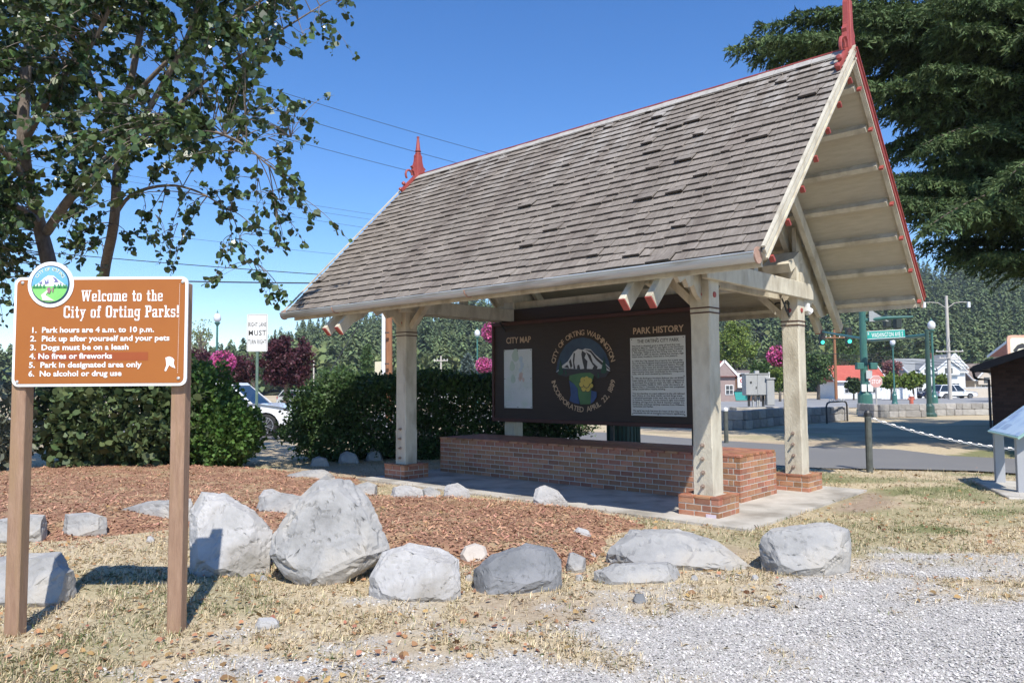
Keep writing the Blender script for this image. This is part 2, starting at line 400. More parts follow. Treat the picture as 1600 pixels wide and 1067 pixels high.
# posts on brick piers: lower block, chamfered shaft, two dark bands, square head
HW = .132
def oct_ring(cx, cy, z, w, ch): return [(cx + a, cy + b, z) for a, b in ((w, w - ch), (w - ch, w), (-w + ch, w), (-w, w - ch), (-w, -w + ch), (-w + ch, -w), (w - ch, -w), (w, -w + ch))]
def rings(mb, rs):
    o = len(mb.v); n = 8
    for r in rs: mb.v += r
    for i in range(len(rs) - 1):
        for k in range(n): mb.f.append((o+i*n+k, o+i*n+(k+1) % n, o+(i+1)*n+(k+1) % n, o+(i+1)*n+k)); mb.mi.append(mb.cur)
    mb.f.append(tuple(o + k for k in range(n))); mb.mi.append(mb.cur); mb.f.append(tuple(o + (len(rs)-1)*n + k for k in range(n))); mb.mi.append(mb.cur)
ZP = .254
M_brick = mat("red_brick", (.30, .115, .060), (.42, .185, .100), 9, .62, bump=.25, bscale=55, rand=(.68, 1.2, .014), coord='Object', spec=.35, c3=(.37, .20, .125), s3=2.5)
M_brickI = mat("red_brick_far", (.30, .115, .060), (.42, .185, .100), 9, .62, rand=(.72, 1.18, .012), island=True)
M_mortar = mat("mortar", (.42, .38, .325), (.52, .48, .42), 20, .95, bump=.4, bscale=90)
BM_ = {}
def brick_mesh(l, w, h):
    k = (round(l, 3), round(w, 3), round(h, 3))
    if k not in BM_:
        me = bpy.data.meshes.new("brick"); bm = bmesh.new(); bmesh.ops.create_cube(bm, size=1)
        for v in bm.verts: v.co = Vector((v.co.x * l, v.co.y * w, v.co.z * h))
        bmesh.ops.bevel(bm, geom=bm.edges[:], offset=.0035, segments=1, affect='EDGES'); bm.to_mesh(me); bm.free(); me.materials.append(M_brick); BM_[k] = me
    return BM_[k]
J, BL, CH, BT = .0125, .2045, .0772, .092
def brick(parent, x, y, z, l, w, h, rot90=False, pile=None):
    if pile is not None:
        pile.box((x, y, z), (w, l, h) if rot90 else (l, w, h)); return
    o = link("brick", brick_mesh(l, w, h), parent)
    o.location = (x + rnd.uniform(-.0015, .0015), y + rnd.uniform(-.0015, .0015), z); o.rotation_euler = (0, 0, (math.pi / 2 if rot90 else 0) + rnd.uniform(-.006, .006))
def run(a, b, first):
    """cut a course from a to b into bricks (first = length of the first one)"""
    out = []; x = a; l = first
    while x < b - .02:
        e = min(x + l, b)
        if b - e < .035: e = b
        out.append((x, e)); x = e + J; l = BL
    return out
def course_box(parent, x0, x1, y0, y1, z0, n, sides, pile=None, shift=0):
    """n courses around a rectangle; sides: set of 'f','r','b','l' that get bricks"""
    for c in range(n):
        z = z0 + c * CH + (CH - J) / 2 + J * .6; h = CH - J; odd = (c + shift) % 2; e = BT + J
        for sd in sides:
            pl = pile if (pile is not None and sd in 'bl') else None
            if sd in 'fb':
                a, b = (x0, x1) if not odd else (x0 + e, x1 - e); yy = y0 + BT / 2 if sd == 'f' else y1 - BT / 2
                for p_, q_ in run(a, b, BL if not odd else BL * .98): brick(parent, (p_ + q_) / 2, yy, z, q_ - p_, BT, h, False, pl)
            else:
                a, b = (y0, y1) if odd else (y0 + e, y1 - e); xx = x1 - BT / 2 if sd == 'r' else x0 + BT / 2
                for p_, q_ in run(a, b, BL): brick(parent, xx, (p_ + q_) / 2, z, q_ - p_, BT, h, True, pl)
def pier(cx, cy):
    a = .2676; g = .0045
    core = MB().box((cx, cy, (ZP - .03) / 2), (2 * a - 2 * g, 2 * a - 2 * g, ZP - .03)).build("pier", M_mortar, shelter)
    core["label"] = "low square red brick pier under a post"
    pl = MB(); course_box(core, cx - a, cx + a, cy - a, cy + a, 0.0, 3, 'frbl', pl)
    # cap of bricks laid flat around the post
    zc = ZP - .011; hc = .03; e = .1
    for sd in (-1, 1):
        for p_, q_ in run(cx - a - .004, cx + a + .004, BL): brick(core, (p_ + q_) / 2, cy + sd * (a - e / 2 + .004), zc, q_ - p_, e, hc)
        for p_, q_ in run(cy - a + e + J, cy + a - e - J, BL): brick(core, cx + sd * (a - e / 2 + .004), (p_ + q_) / 2, zc, q_ - p_, e, hc, True)
    kind(pl.build("brick_backing", M_brickI, core), "stuff")
    MB().box((cx, cy, ZP - .012), (2 * a - .2, 2 * a - .2, .022)).build("mortar_bed", M_mortar, core)
    return core
ZTB = 2.86                                               # underside of the tie beams
def post(cx, cy, bolts):
    top = 3.42
    mb = MB(); w = HW
    rings(mb, [oct_ring(cx, cy, ZP, w, .006), oct_ring(cx, cy, .80, w, .006), oct_ring(cx, cy, .85, w - .001, .014), oct_ring(cx, cy, 2.40, w - .002, .014), oct_ring(cx, cy, 2.44, w - .003, .006), oct_ring(cx, cy, 2.475, w, .006), oct_ring(cx, cy, top, w, .006)])
    o = mb.build("post", M_cream, shelter)
    for z in (2.475, 2.535):
        MB().box((cx, cy, z), (2 * w + .012, 2 * w + .012, .018)).build("band", M_brown, o)
    for ax, s_ in ((0, 1), (1, -1)):
        d = Vector((s_, 0, 0)) if ax == 0 else Vector((0, s_, 0)); c_ = Vector((cx, cy, 2.70)) + d * w
        MB().tube([c_ - d * .004, c_ + d * .012, c_ + d * .016], [.036, .036, .028], 14).build("red_plug", M_red, o)
    if bolts:
        for k in range(4):
            c_ = Vector((cx + .005 * (k % 2), cy - w, .36 + k * .165))
            mb = MB(); mb.tube([c_ + Vector((0, .01, 0)), c_ + Vector((0, -.012, 0))], .026, 10); mb.tube([c_ + Vector((0, -.012, 0)), c_ + Vector((0, -.055, 0))], .015, 8); mb.build("bolt", M_steel, o)
    return o
for cx in (0, -LN):
    for cy in (0, WD):
        pier(cx, cy); post(cx, cy, cy == 0 or cx == 0)
plq = MB().box((0.17, -.2676 - .010, .03), (.13, .008, .052)).build("small_plaque", mat("plaque_metal", (.55, .45, .52), (.7, .62, .68), 30, .5), shelter)
# roof deck
hr = WD / 2; sl = math.hypot(hr + EV, ZR - ZE); sx, sz = (hr + EV) / sl, (ZR - ZE) / sl      # slope unit vector (y, z)
XR, XL = OR, -LN - OL
DT = .035
def slope_pt(side, x, d, n=0.0):
    """point at distance d down the slope from the ridge; n above the deck; side -1 front, +1 back"""
    return Vector((x, hr + side * (sx * d + sz * n), ZR - sz * d + sx * n))
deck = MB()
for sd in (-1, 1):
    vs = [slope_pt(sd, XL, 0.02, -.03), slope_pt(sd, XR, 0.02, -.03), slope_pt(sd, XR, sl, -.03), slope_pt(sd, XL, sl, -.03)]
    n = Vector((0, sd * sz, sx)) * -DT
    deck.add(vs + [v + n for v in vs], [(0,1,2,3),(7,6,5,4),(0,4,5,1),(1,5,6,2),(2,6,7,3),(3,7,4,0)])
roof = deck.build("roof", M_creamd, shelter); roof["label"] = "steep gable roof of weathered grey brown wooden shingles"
# shingles
m = bpy.data.materials.new("weathered_shingle"); m.use_nodes = True; t = m.node_tree; L = t.links; p = t.nodes["Principled BSDF"]
def shingle_mat(m, island):
    global t, L, pos
    t = m.node_tree; L = t.links; p = t.nodes["Principled BSDF"]; p.inputs["Roughness"].default_value = .93; p.inputs["Specular IOR Level"].default_value = .15
    tc = _n(t, "ShaderNodeTexCoord"); tc.object = shelter; pos = tc.outputs["Object"]
    base = ramp(tnoise(5, 8, (9, 1.2, 1.2)), (.3, (.165, .14, .117)), (.55, (.25, .218, .187)), (.75, (.325, .29, .252)))
    dark = ramp(tnoise(1.0, 3, (1.6, .28, .28)), (.50, (0, 0, 0)), (.66, (1, 1, 1)))
    dk = _n(t, "ShaderNodeRGB"); dk.outputs[0].default_value = (.13, .105, .09, 1)
    c = mix(mul(dark, (.55, 0)), base, dk.outputs[0])
    sx_ = _n(t, "ShaderNodeSeparateXYZ"); L.new(pos, sx_.inputs[0])
    hi = _n(t, "ShaderNodeMapRange"); hi.inputs[1].default_value = 4.2; hi.inputs[2].default_value = 5.9; L.new(sx_.outputs[2], hi.inputs[0])
    li = ramp(tnoise(1.0, 6, (3.2, .45, .45)), (.50, (0, 0, 0)), (.62, (1, 1, 1)))
    mm = _n(t, "ShaderNodeMath"); mm.operation = 'MULTIPLY'; L.new(li, mm.inputs[0]); L.new(hi.outputs[0], mm.inputs[1])
    lc = _n(t, "ShaderNodeRGB"); lc.outputs[0].default_value = (.42, .40, .37, 1)
    c = mix(mul(mm.outputs[0], (.75, 0)), c, lc.outputs[0])
    src = _n(t, "ShaderNodeNewGeometry").outputs["Random Per Island"] if island else _n(t, "ShaderNodeObjectInfo").outputs["Random"]
    hs = _n(t, "ShaderNodeHueSaturation"); r_ = _n(t, "ShaderNodeMapRange"); r_.inputs[3].default_value = .86; r_.inputs[4].default_value = 1.14
    L.new(src, r_.inputs[0]); L.new(r_.outputs[0], hs.inputs["Value"]); L.new(c, hs.inputs["Color"]); L.new(hs.outputs[0], p.inputs["Base Color"])
    b = _n(t, "ShaderNodeBump"); b.inputs["Strength"].default_value = .5; b.inputs["Distance"].default_value = .01
    L.new(tnoise(30, 5, (4, 1, 1)), b.inputs["Height"]); L.new(b.outputs[0], p.inputs["Normal"])
    return m
M_sh = shingle_mat(m, False); m2 = bpy.data.materials.new("weathered_shingle_far"); m2.use_nodes = True; M_shI = shingle_mat(m2, True)
NR = 27; ex = (sl + .02) / NR
sh_me = bpy.data.meshes.new("shingle")
sh_me.from_pydata([(-.5, 0, 0), (.5, 0, 0), (.5, 1, 0), (-.5, 1, 0), (-.5, 0, 1), (.5, 0, 1), (.5, 1, .15), (-.5, 1, .15)], [], [(0,3,2,1),(4,5,6,7),(0,1,5,4),(1,2,6,5),(2,3,7,6),(3,0,4,7)]); sh_me.materials.append(M_sh); M_butt = mat("end_grain_and_shade", (.05, .04, .034), (.10, .082, .07), 40, .95); sh_me.materials.append(M_butt); sh_me.polygons[2].material_index = 1  # butt face: old end grain, darkened further to paint in the row's shadow line
items = []
for sd in (-1, 1):
    for r in range(NR):
        d = sl + .03 - r * ex; x = XL - .03 + rnd.uniform(-.12, 0)
        while x < XR + .03:
            w = rnd.choice((.13, .16, .19, .22, .25, .28)) * rnd.uniform(.9, 1.1)
            a, b = max(x, XL - .03), min(x + w, XR + .03); x += w
            if b - a < .03: continue
            rough = rnd.random() < (.035 if b < -1.5 else .11)
            jd = rnd.uniform(-.012, .012) + (rnd.uniform(-.03, .03) if rough else 0)
            lift = rnd.uniform(.004, .013) + (rnd.uniform(.008, .03) if rough else 0)
            org = slope_pt(sd, (a + b) / 2, d + jd, .006 + lift)
            up = Vector((0, -sd * sx, sz)); nn = Vector((0, sd * sz, sx)); ln = min(.34, d)
            up2 = (up - nn * ((lift + .020) / ln)).normalized(); nn2 = Vector((1, 0, 0)).cross(up2); nn2 = nn2 if nn2.z > 0 else -nn2
            yaw = rnd.uniform(-.02, .02) + (rnd.uniform(-.05, .05) if rough else 0)
            xa = (Vector((1, 0, 0)) + up2 * yaw + nn2 * (rnd.uniform(-.06, .06) if rough else 0)).normalized()
            ww = (b - a) - rnd.uniform(.004, .012)
            items.append((org, xa, up2, nn2, ww, ln, .020 * rnd.uniform(.8, 1.25), sd))
camL = SMI @ Vector((0, 0, EYE))
fr = sorted([i for i in range(len(items)) if items[i][7] == -1], key=lambda i: (items[i][0] - camL).length / items[i][4]**.5)
own = set(fr[:296]); pile = MB()
for i, (o_, xa, up, nn, w, ln, th_, sd) in enumerate(items):
    M = Matrix((xa * w, up * ln, nn * th_)).transposed().to_4x4(); M.translation = o_
    if i in own:
        o = link("shingle", sh_me, roof); o.matrix_local = M
    else:
        pile.add([M @ v.co for v in sh_me.vertices], [tuple(q.vertices) for q in sh_me.polygons]); pile.mi[-4] = 1
kind(pile.build("shingle_rows", [M_shI, M_butt], roof, fix=True), "stuff")
# ridge boards, red flashing
rb = MB()
for sd in (-1, 1):
    for k in range(34):
        a = XL - .03 + (XR - XL + .06) * k / 34; b = a + (XR - XL + .06) / 34 - .006
        v = [slope_pt(sd, a, -.01, .035 + .004 * (k % 2)), slope_pt(sd, b, -.01, .035 + .004 * (k % 2)), slope_pt(sd, b, .12, .035), slope_pt(sd, a, .12, .035)]
        nrm = Vector((0, sd * sz, sx)) * -.014; rb.add(v + [q + nrm for q in v], [(0,1,2,3),(7,6,5,4),(0,4,5,1),(1,5,6,2),(2,6,7,3),(3,7,4,0)])
M_lich = mat("pale_ridge_shingle", (.30, .28, .25), (.46, .44, .41), 9, .9, bump=.4)
kind(rb.build("ridge_shingles", M_lich, roof), "stuff")
MB().box(((XL + XR) / 2, hr, ZR + .050), (XR - XL + .02, .026, .018)).build("ridge_flashing", M_red, roof)
# barge boards in three layers with a red edge
for xx, sg in ((XR, 1), (XL, -1)):
    for sd in (-1, 1):
        for nm, off, wdt, thk, xo, mm_ in (("barge_board", -.085, .095, .04, .022, M_cream), ("barge_trim", -.035, .05, .03, .050, M_cream if sd < 0 else M_red), ("barge_edge", .030, .022, .035, .058, M_cream if sd < 0 else M_red), ("barge_drip", -.115, .02, .022, .050, M_cream)):
            d1 = sl + .02
            pts = [slope_pt(sd, 0, -.01, off - wdt / 2 + .02), slope_pt(sd, 0, d1, off - wdt / 2 + .02), slope_pt(sd, 0, d1, off + wdt / 2 + .02), slope_pt(sd, 0, -.01, off + wdt / 2 + .02)]
            mb = MB(); x_ = xx + sg * xo
            mb.add([Vector((x_ - thk / 2, q.y, q.z)) for q in pts] + [Vector((x_ + thk / 2, q.y, q.z)) for q in pts], [(3,2,1,0),(4,5,6,7),(0,1,5,4),(1,2,6,5),(2,3,7,6),(3,0,4,7)])
            mb.build(nm, mm_, roof)
# purlins under the deck, cream with red tips
for sd in (-1, 1):
    for k in range(7):
        d = .45 + k * (sl - .55) / 6
        c1 = slope_pt(sd, XL + .03, d, -.065 - .055); c2 = slope_pt(sd, XR - .03, d, -.065 - .055)
        o = MB().bar(c1, c2, .075, .11, (0, sd * sz, sx)).build("purlin", M_cream, roof)
        for xx, sg in ((XR, 1), (XL, -1)):
            q = slope_pt(sd, xx + sg * .03, d, -.19)
            MB().bar(q - Vector((sg * .02, 0, 0)), q + Vector((sg * .03, 0, 0)), .028, .075, (0, sd * sz, sx)).build("red_tip", M_red, o)
# gutter on the front eave: half round with beads, end caps, a bracket
gc = slope_pt(-1, 0, sl + .085, -.01)
def gutter(side):
    mb = MB(); n = 10; r = .085; g0 = slope_pt(side, 0, sl + .085, -.01); ends = (XL - .05, XR + .0)
    prof = [(math.cos(math.pi + math.pi * k / n) * r, math.sin(math.pi + math.pi * k / n) * r) for k in range(n + 1)]
    inner = [(a * .9, b * .9) for a, b in reversed(prof)]
    loop = prof + inner; m_ = len(loop)
    for x in ends: mb.v += [(x, g0.y + a, g0.z + b + .03) for a, b in loop]
    for k in range(m_): mb.f.append((k, (k + 1) % m_, m_ + (k + 1) % m_, m_ + k)); mb.mi.append(0)
    mb.tube([(ends[0], g0.y + side * r, g0.z + .03), (ends[1], g0.y + side * r, g0.z + .03)], .012, 8)
    o = mb.build("gutter", M_zinc, roof, smooth=False)
    for x in ends: MB().tube([(x - .004, g0.y, g0.z + .01), (x + .012, g0.y, g0.z + .01)], r * .98, 18).build("end_cap", M_rust, o)
    for x in (-LN + .15, -LN * .45): 
        MB().tube([(x, g0.y + math.cos(a_) * (r + .006), g0.z + .03 + math.sin(a_) * (r + .006)) for a_ in [math.pi + math.pi * k / 10 for k in range(11)]], .010, 6).build("gutter_strap", M_rust, o)
    q = slope_pt(side, 0, sl - .03, -.13)
    MB().box(((XL + XR) / 2, q.y, q.z), (XR - XL - .06, .04, .16)).build("fascia", M_cream, roof)
gutter(-1); gutter(1)
# trusses: tie beam, paired rafters, scalloped brackets
def scallop(cx, sd):
    y_post = 0 if sd < 0 else WD
    base = [(0, 0), (.0, -.52), (.14, -.47), (.22, -.37), (.34, -.40), (.42, -.30), (.54, -.33), (.62, -.22), (.74, -.24), (.82, -.12), (.95, -.12), (1.30, .24), (1.30, .30), (.52, .30)]
    poly = []
    for a, b in base: poly.append((y_post + sd * a, 3.12 + b))
    return poly
for cx in (0, -LN):
    sgn = 1 if cx == 0 else -1
    for off in (-.17, .17):
        MB().box((cx + off, hr, ZTB + .13), (.075, WD + .62, .24)).build("tie_beam", M_cream, shelter, bevel=.008)
    for sd in (-1, 1):
        for off in (-.17, .17):
            a = slope_pt(sd, cx + off, .10, -.28); b = slope_pt(sd, cx + off, sl + .30, -.28)
            rf = MB().bar(a, b, .085, .17, (0, sd * sz, sx)).build("rafter", M_cream, shelter, bevel=.006)
            e = (b - a).normalized()
            MB().bar(b - e * .005, b + e * .012, .08, .16, (0, sd * sz, sx)).build("red_end", M_red, rf)
        poly = [(sd * 0, 0)]
        y_post = 0 if sd < 0 else WD
        prof = [(.13, 2.62), (.25, 2.70), (.32, 2.80), (.44, 2.76), (.52, 2.86), (.64, 2.80), (.74, 2.88), (.86, 2.82), (.96, 2.74), (1.10, 2.66), (1.34, 2.72), (1.20, 2.98), (.13, 4.0)]
        MB().prism([(sd * a, b) for a, b in prof], (cx - .03, y_post, 0), (0, 1, 0), (0, 0, 1), (1, 0, 0), .06).build("scalloped_bracket", M_cream, shelter)
        # iron scroll in the corner under the tie beam
    for cy, dy in ((0, 1), (WD, -1)):
        mb = MB()
        for k in range(2):
            c_ = Vector((cx, cy + dy * (.16 + .05), 2.74)); r0 = .10 - .035 * k
            mb.tube([c_ + Vector((0, dy * r0 * math.cos(a_), r0 * math.sin(a_))) for a_ in [k * 1.2 + i * .55 for i in range(9)]], .012, 6)
        mb.bar((cx, cy + dy * .14, 2.60), (cx, cy + dy * .40, 2.86), .012, .03)
        mb.build("iron_scroll", M_iron, shelter)
    for cy in (0, WD):                                  # scroll brackets along the ridge direction
        mb = MB()
        for dd in (-1,):
            c_ = Vector((cx + dd * .22, cy, 2.76))
            mb.tube([c_ + Vector((dd * .085 * math.cos(a_), 0, .085 * math.sin(a_))) for a_ in [.5 + i * .6 for i in range(9)]], .014, 6)
            mb.bar((cx + dd * .14, cy, 2.58), (cx + dd * .40, cy, 2.85), .03, .014)
        mb.build("iron_scroll", M_iron, shelter)
    MB().bar((cx, hr, ZTB + .2), (cx, hr, ZR - .35), .12, .12, (0, 1, 0)).build("king_post", M_cream, shelter)
for cy in (0, WD):
    o = MB().box((-LN / 2, cy, 3.17), (LN + .34, .14, .20)).build("plate_beam", M_cream, shelter, bevel=.008)
    for cx, d_ in ((0, -1), (-LN, 1)):
        MB().bar((cx + d_ * .14, cy, 2.62), (cx + d_ * .62, cy, 3.08), .10, .10).build("knee_brace", M_cream, shelter)
    for x in (.32, -LN - .32):                           # sloping cap blocks on the beam ends
        MB().prism([(-.20, -.02), (.24, .22), (.24, .30), (.16, .34), (-.28, .10)], ((x - .62) if x > 0 else (x + .2), cy - .12, 3.27), (0, 1, 0), (0, 0, 1), (1, 0, 0), .42).build("beam_block", M_cream, shelter)
lamp = MB(); lamp.box((.1, WD + .2, 2.76), (.14, .10, .12)); lamp.tube([(.1, WD + .25, 2.76), (.12, WD + .34, 2.70)], [.05, .07], 10); lamp.build("flood_lamp", M_white, shelter)
# finials
def finial(x, tall):
    f = empty("finial", (x, hr, ZR + .02)); f.parent = shelter
    half = [(.10, -.05), (.13, .06), (.165, .09), (.15, .14), (.19, .17), (.125, .21), (.10, .28), (.085, .37), (.09, .41), (.06, .45)] if tall else [(.10, -.05), (.13, .08), (.17, .12), (.15, .19), (.17, .23), (.115, .30), (.10, .42), (.095, .60), (.07, .66), (.03, .68)]
    MB().prism([(-a_, b_) for a_, b_ in half] + [(a_, b_) for a_, b_ in reversed(half)], (-.03, 0, 0), (0, 1, 0), (0, 0, 1), (1, 0, 0), .06).build("fretwork", M_red, f)
    MB().box((0, 0, .22 if tall else .30), (.095, .095, .52 if tall else .70)).build("stem", M_red, f, bevel=.01)
    if tall:
        MB().lathe((0, 0, .46), [(.058, 0), (.058, .02), (.045, .03), (.045, .04), (.06, .05), (.06, .07), (.05, .08), (.022, .34), (.03, .345), (.03, .36), (.0, .365)], 12).build("spire", M_red, f)
        MB().lathe((0, 0, .505), [(.05, 0), (.063, .003), (.063, .011), (.05, .014)], 12).build("dark_ring", M_brown, f)
    for sd in (-1, 1):                                   # scroll bracket resting on each slope
        mb = MB(); c_ = Vector((0, sd * .24, -.02))
        mb.tube([c_ + Vector((0, sd * .085 * math.cos(a_), .10 * math.sin(a_))) for a_ in [-.9 + i * .5 for i in range(9)]], .022, 6)
        mb.bar((0, sd * .08, -.02), (0, sd * .44, -.38), .05, .06); mb.ball((0, sd * .38, -.22), .045, 1); mb.ball((0, sd * .46, -.35), .04, 1)
        mb.build("scroll", M_red, f)
finial(XR - .02, False); finial(XL + .02, True)

# ------------------------------------------------------------------ brick bench plinth in the middle of the shelter
bx0, bx1, by0, by1, BZ = -5.955, -.047, .981, 2.144, .642
bench = tag(empty("brick_bench", S((bx0 + bx1) / 2, (by0 + by1) / 2), TH), "long low red brick bench on the slab below the dark display board", "bench")
cx_, cy_ = (bx0 + bx1) / 2, (by0 + by1) / 2; hx, hy = (bx1 - bx0) / 2, (by1 - by0) / 2
MB().box((0, 0, (BZ - .03) / 2), (2 * hx - .009, 2 * hy - .009, BZ - .03)).build("mortar_core", M_mortar, bench)
pl = MB(); z00 = .0
for c in range(8):
    pass
course_box(bench, -hx, hx, -hy, hy, .0, 8, 'frbl', pl)
zc = BZ - .012; hc = .034
n_rows = int(round(2 * hy / .103)); 
for p_, q_ in run(-hx - .006, hx + .006, BL): brick(bench, (p_ + q_) / 2, -hy + .046 - .006, zc, q_ - p_, BT, hc)
for r_ in range(1, 11):
    y_ = -hy + .04 + r_ * (2 * hy - .08) / 10.5
    for p_, q_ in run(-hx - .006, hx + .006 - .2155, BL * (.5 if r_ % 2 else 1)): brick(bench, (p_ + q_) / 2, y_, zc, q_ - p_, BT, hc, False, pl)
    brick(bench, hx + .006 - BL / 2, y_, zc, BL, BT, hc)
kind(pl.build("brick_rows", M_brickI, bench), "stuff")

# ------------------------------------------------------------------ dark display board behind the bench
YB = 2.56
M_board = mat("dark_brown_board", (.028, .018, .014), (.042, .028, .022), 3, .6, bump=.25, bscale=14, stretch=(1, 4, 14))
M_bframe = mat("dark_red_brown_frame", (.055, .020, .016), (.08, .03, .024), 5, .6)
M_letter = mat("tan_letter_paint", (.50, .36, .24), (.58, .43, .30), 8, .6)
M_sheet = mat("notice_sheet", (.60, .61, .60), (.66, .67, .66), 4, .35)
M_ink = mat("black_ink", (.03, .03, .03), (.045, .045, .045), 8, .6)
board = tag(empty("display_board", S(-3.5, YB), TH), "large dark brown display board with city map, round emblem and park history", "display board")
bo = Vector((-3.5, YB, 0))
xl, zt = on_board(772, 506, YB); xr, zt2 = on_board(1104, 487, YB); _, zb1 = on_board(771, 655, YB); _, zb2 = on_board(1080, 664, YB)
zt = (zt + zt2) / 2; zb = (zb1 + zb2) / 2
MB().box(((xl + xr) / 2 + 3.5, .03, (zt + zb) / 2), (xr - xl, .05, zt - zb)).build("panel", M_board, board)
fr_ = .07
for nm, c_, s_ in (("frame_rail", ((xl + xr) / 2 + 3.5, .02, zt + .02), (xr - xl + .1, .11, fr_)), ("frame_rail", ((xl + xr) / 2 + 3.5, .02, zb - .01), (xr - xl + .1, .11, fr_)),
                   ("frame_stile", (xl + 3.5 - .02, .02, (zt + zb) / 2), (.05, .10, zt - zb)), ("frame_stile", (xr + 3.5 + .02, .02, (zt + zb) / 2), (.05, .10, zt - zb))):
    MB().box(c_, s_).build(nm, M_bframe, board, bevel=.006)
for px in (950, 1078):
    xx, _ = on_board(px, 670, YB)
    MB().box((xx + 3.5, .14, .55), (.06, .06, 1.1)).build("support_leg", M_iron, board)
MB().box(((xl + xr) / 2 + 3.5, .06, (zt + 3.12) / 2), (xr - xl, .04, 3.1 - zt)).build("head_board", M_board, board)
def bpt(px, py, lift=0.0): x, z = on_board(px, py, YB); return Vector((x + 3.5, -lift, z))
AX, AZ = Vector((1, 0, 0)), Vector((0, 0, 1))
def board_text(s, p0, p1, hpx, m, name="lettering", lift=.004, par=None, off=.004):
    a, b = bpt(*p0, lift), bpt(*p1, lift); h = (bpt(p0[0], p0[1] - hpx) - bpt(*p0)).z / .70
    vf = text_mesh(s, h, offset=off * h); w = max(v[0] for v in vf[0]) - min(v[0] for v in vf[0]); k = (b - a).x / w
    vf = ([(x * k, y) for x, y in vf[0]], vf[1]); mb = MB(); put_text(mb, vf, Vector((a.x, a.y, (a.z + b.z) / 2)), AX, AZ)
    build_words(mb, "headline_word", m, par or board, h * .2)
board_text("CITY MAP", (791, 536.5), (829.5, 535), 9.2, M_letter, off=.02); board_text("PARK HISTORY", (989, 522), (1068, 517.5), 9.6, M_letter, off=.02)
def notice(p00, p11, m, name):
    a, b = bpt(*p00), bpt(*p11)
    o = MB().box(((a.x + b.x) / 2, -.006, (a.z + b.z) / 2), (b.x - a.x, .008, a.z - b.z)).build(name, m, board)
    for u in (0.03, .5, .97):
        for v in (.02, .5, .98):
            if (u, v) != (.5, .5): MB().tube([(a.x + (b.x - a.x) * u, -.010, b.z + (a.z - b.z) * v), (a.x + (b.x - a.x) * u, -.016, b.z + (a.z - b.z) * v)], .009, 8).build("screw", M_iron, o)
    return o, a, b
# city map: pale sheet with faint roads and tinted areas
mp_, a, b = notice((788, 547), (832, 638), mat("map_sheet", (.52, .56, .60), (.62, .65, .68), 2.2, .3, c3=(.50, .58, .55), s3=3), "city_map")
W_, H_ = b.x - a.x, a.z - b.z
M_mapl = mat("map_line", (.40, .44, .46), (.44, .48, .50), 5, .5); M_mapg = mat("map_green", (.40, .50, .45), (.46, .55, .50), 5, .5); M_mapr = mat("map_red", (.55, .42, .40), (.58, .46, .44), 5, .5); M_mapb = mat("map_blue", (.42, .52, .62), (.5, .58, .68), 5, .5)
rr = random.Random(5)
mb = MB()
for k in range(26):
    u, v = rr.uniform(.35, .9), rr.uniform(.25, .75); l = rr.uniform(.05, .22); w = .004
    if k % 2: mb.box((a.x + W_ * u, -.0115, b.z + H_ * v), (l * W_, .001, w))
    else: mb.box((a.x + W_ * u, -.0125, b.z + H_ * v), (w, .001, l * H_ * .6))
for k in range(9): mb.box((a.x + W_ * .14, -.0115, b.z + H_ * (.05 + k * .028)), (.16 * W_, .001, .005))
for dx, dz, sx1, sz1 in ((.06, .17, .004, .26), (.25, .17, .004, .26), (.155, .30, .2, .003), (.155, .04, .2, .003)): mb.box((a.x + W_ * dx, -.0118, b.z + H_ * dz), (sx1 if sx1 < .01 else sx1 * W_, .001, sz1 if sz1 < .01 else sz1 * H_))
mb.build("street_lines", M_mapl, mp_)
for m_, pts in ((M_mapg, ((.42, .90, .09), (.30, .72, .07), (.33, .50, .06))), (M_mapr, ((.62, .55, .05), (.58, .50, .035), (.7, .48, .03))), (M_mapb, ((.62, .82, .05), (.66, .72, .045), (.6, .64, .04)))):
    for u, v, r_ in pts:
        mb = MB(); mb.prism([(r_ * math.cos(t_) * (1 + .25 * math.sin(3 * t_ + u * 9)), r_ * 1.5 * math.sin(t_)) for t_ in [k * .6283 for k in range(10)]], (a.x + W_ * u, -.0105, b.z + H_ * v), AX, AZ, (0, -1, 0), .001); mb.build("map_patch", m_, mp_)
# history notice
hp_, a, b = notice((985, 528.5), (1073.5, 651), M_sheet, "history_notice")
board_text("THE ORTING CITY PARK", (996, 536.5), (1061.5, 532.5), 5.2, M_ink, par=hp_, lift=.0125, off=.012)
hist = """This Park is situated upon a strip of land that was
deeded in May 21, 1887, for use rights to the Northern
Pacific Railroad Company by Orting's founder, Frederick
S. Eldredge. What is now the Orting City Park was
described in 1891 as barren, lacking but stumps, high
weed trees, boulders, ruins and a cow pasture.

In 1894 the City leased the property for a park site.
One of the first foremost improvements was the planting
of maple trees in 1895 as enduring park feature. Through
the years, other trees and shrubs have been planted in
commemorative events or memorialize citizens. Many
improvements have been contributed by the Orting Lions
Club, with all work donated by volunteers.

In 1980, the Burlington Northern Railroad (the old BNRR)
began taking up tracks, and the City began negotiations
to purchase the property under the helm of Mayor H.
Moore Homan. Finally in 1994, under the tenure of
Mayor Guy S. Colorossi, the purchase was completed
using Conservation Futures funding.

You are standing on a spot adjacent to the old railroad
bed where, at one time, tracks carried three trans-
continental passenger trains each day, as well as a train
to Spokane. However, a more common sight were trains
bringing old logs from St. Paul & Tacoma Lumber Co.
forest lands, and those carrying coalmines from Wilkeson,
Carbonado and Fairfax.

The park has truly become the heart of the City and a
remarkable site full of memories and historic significance.""".split("\n")
mb = MB(); n_ = len(hist); y0_ = a.z - (a.z - b.z) * .095; dh = (a.z - b.z) * .885 / n_
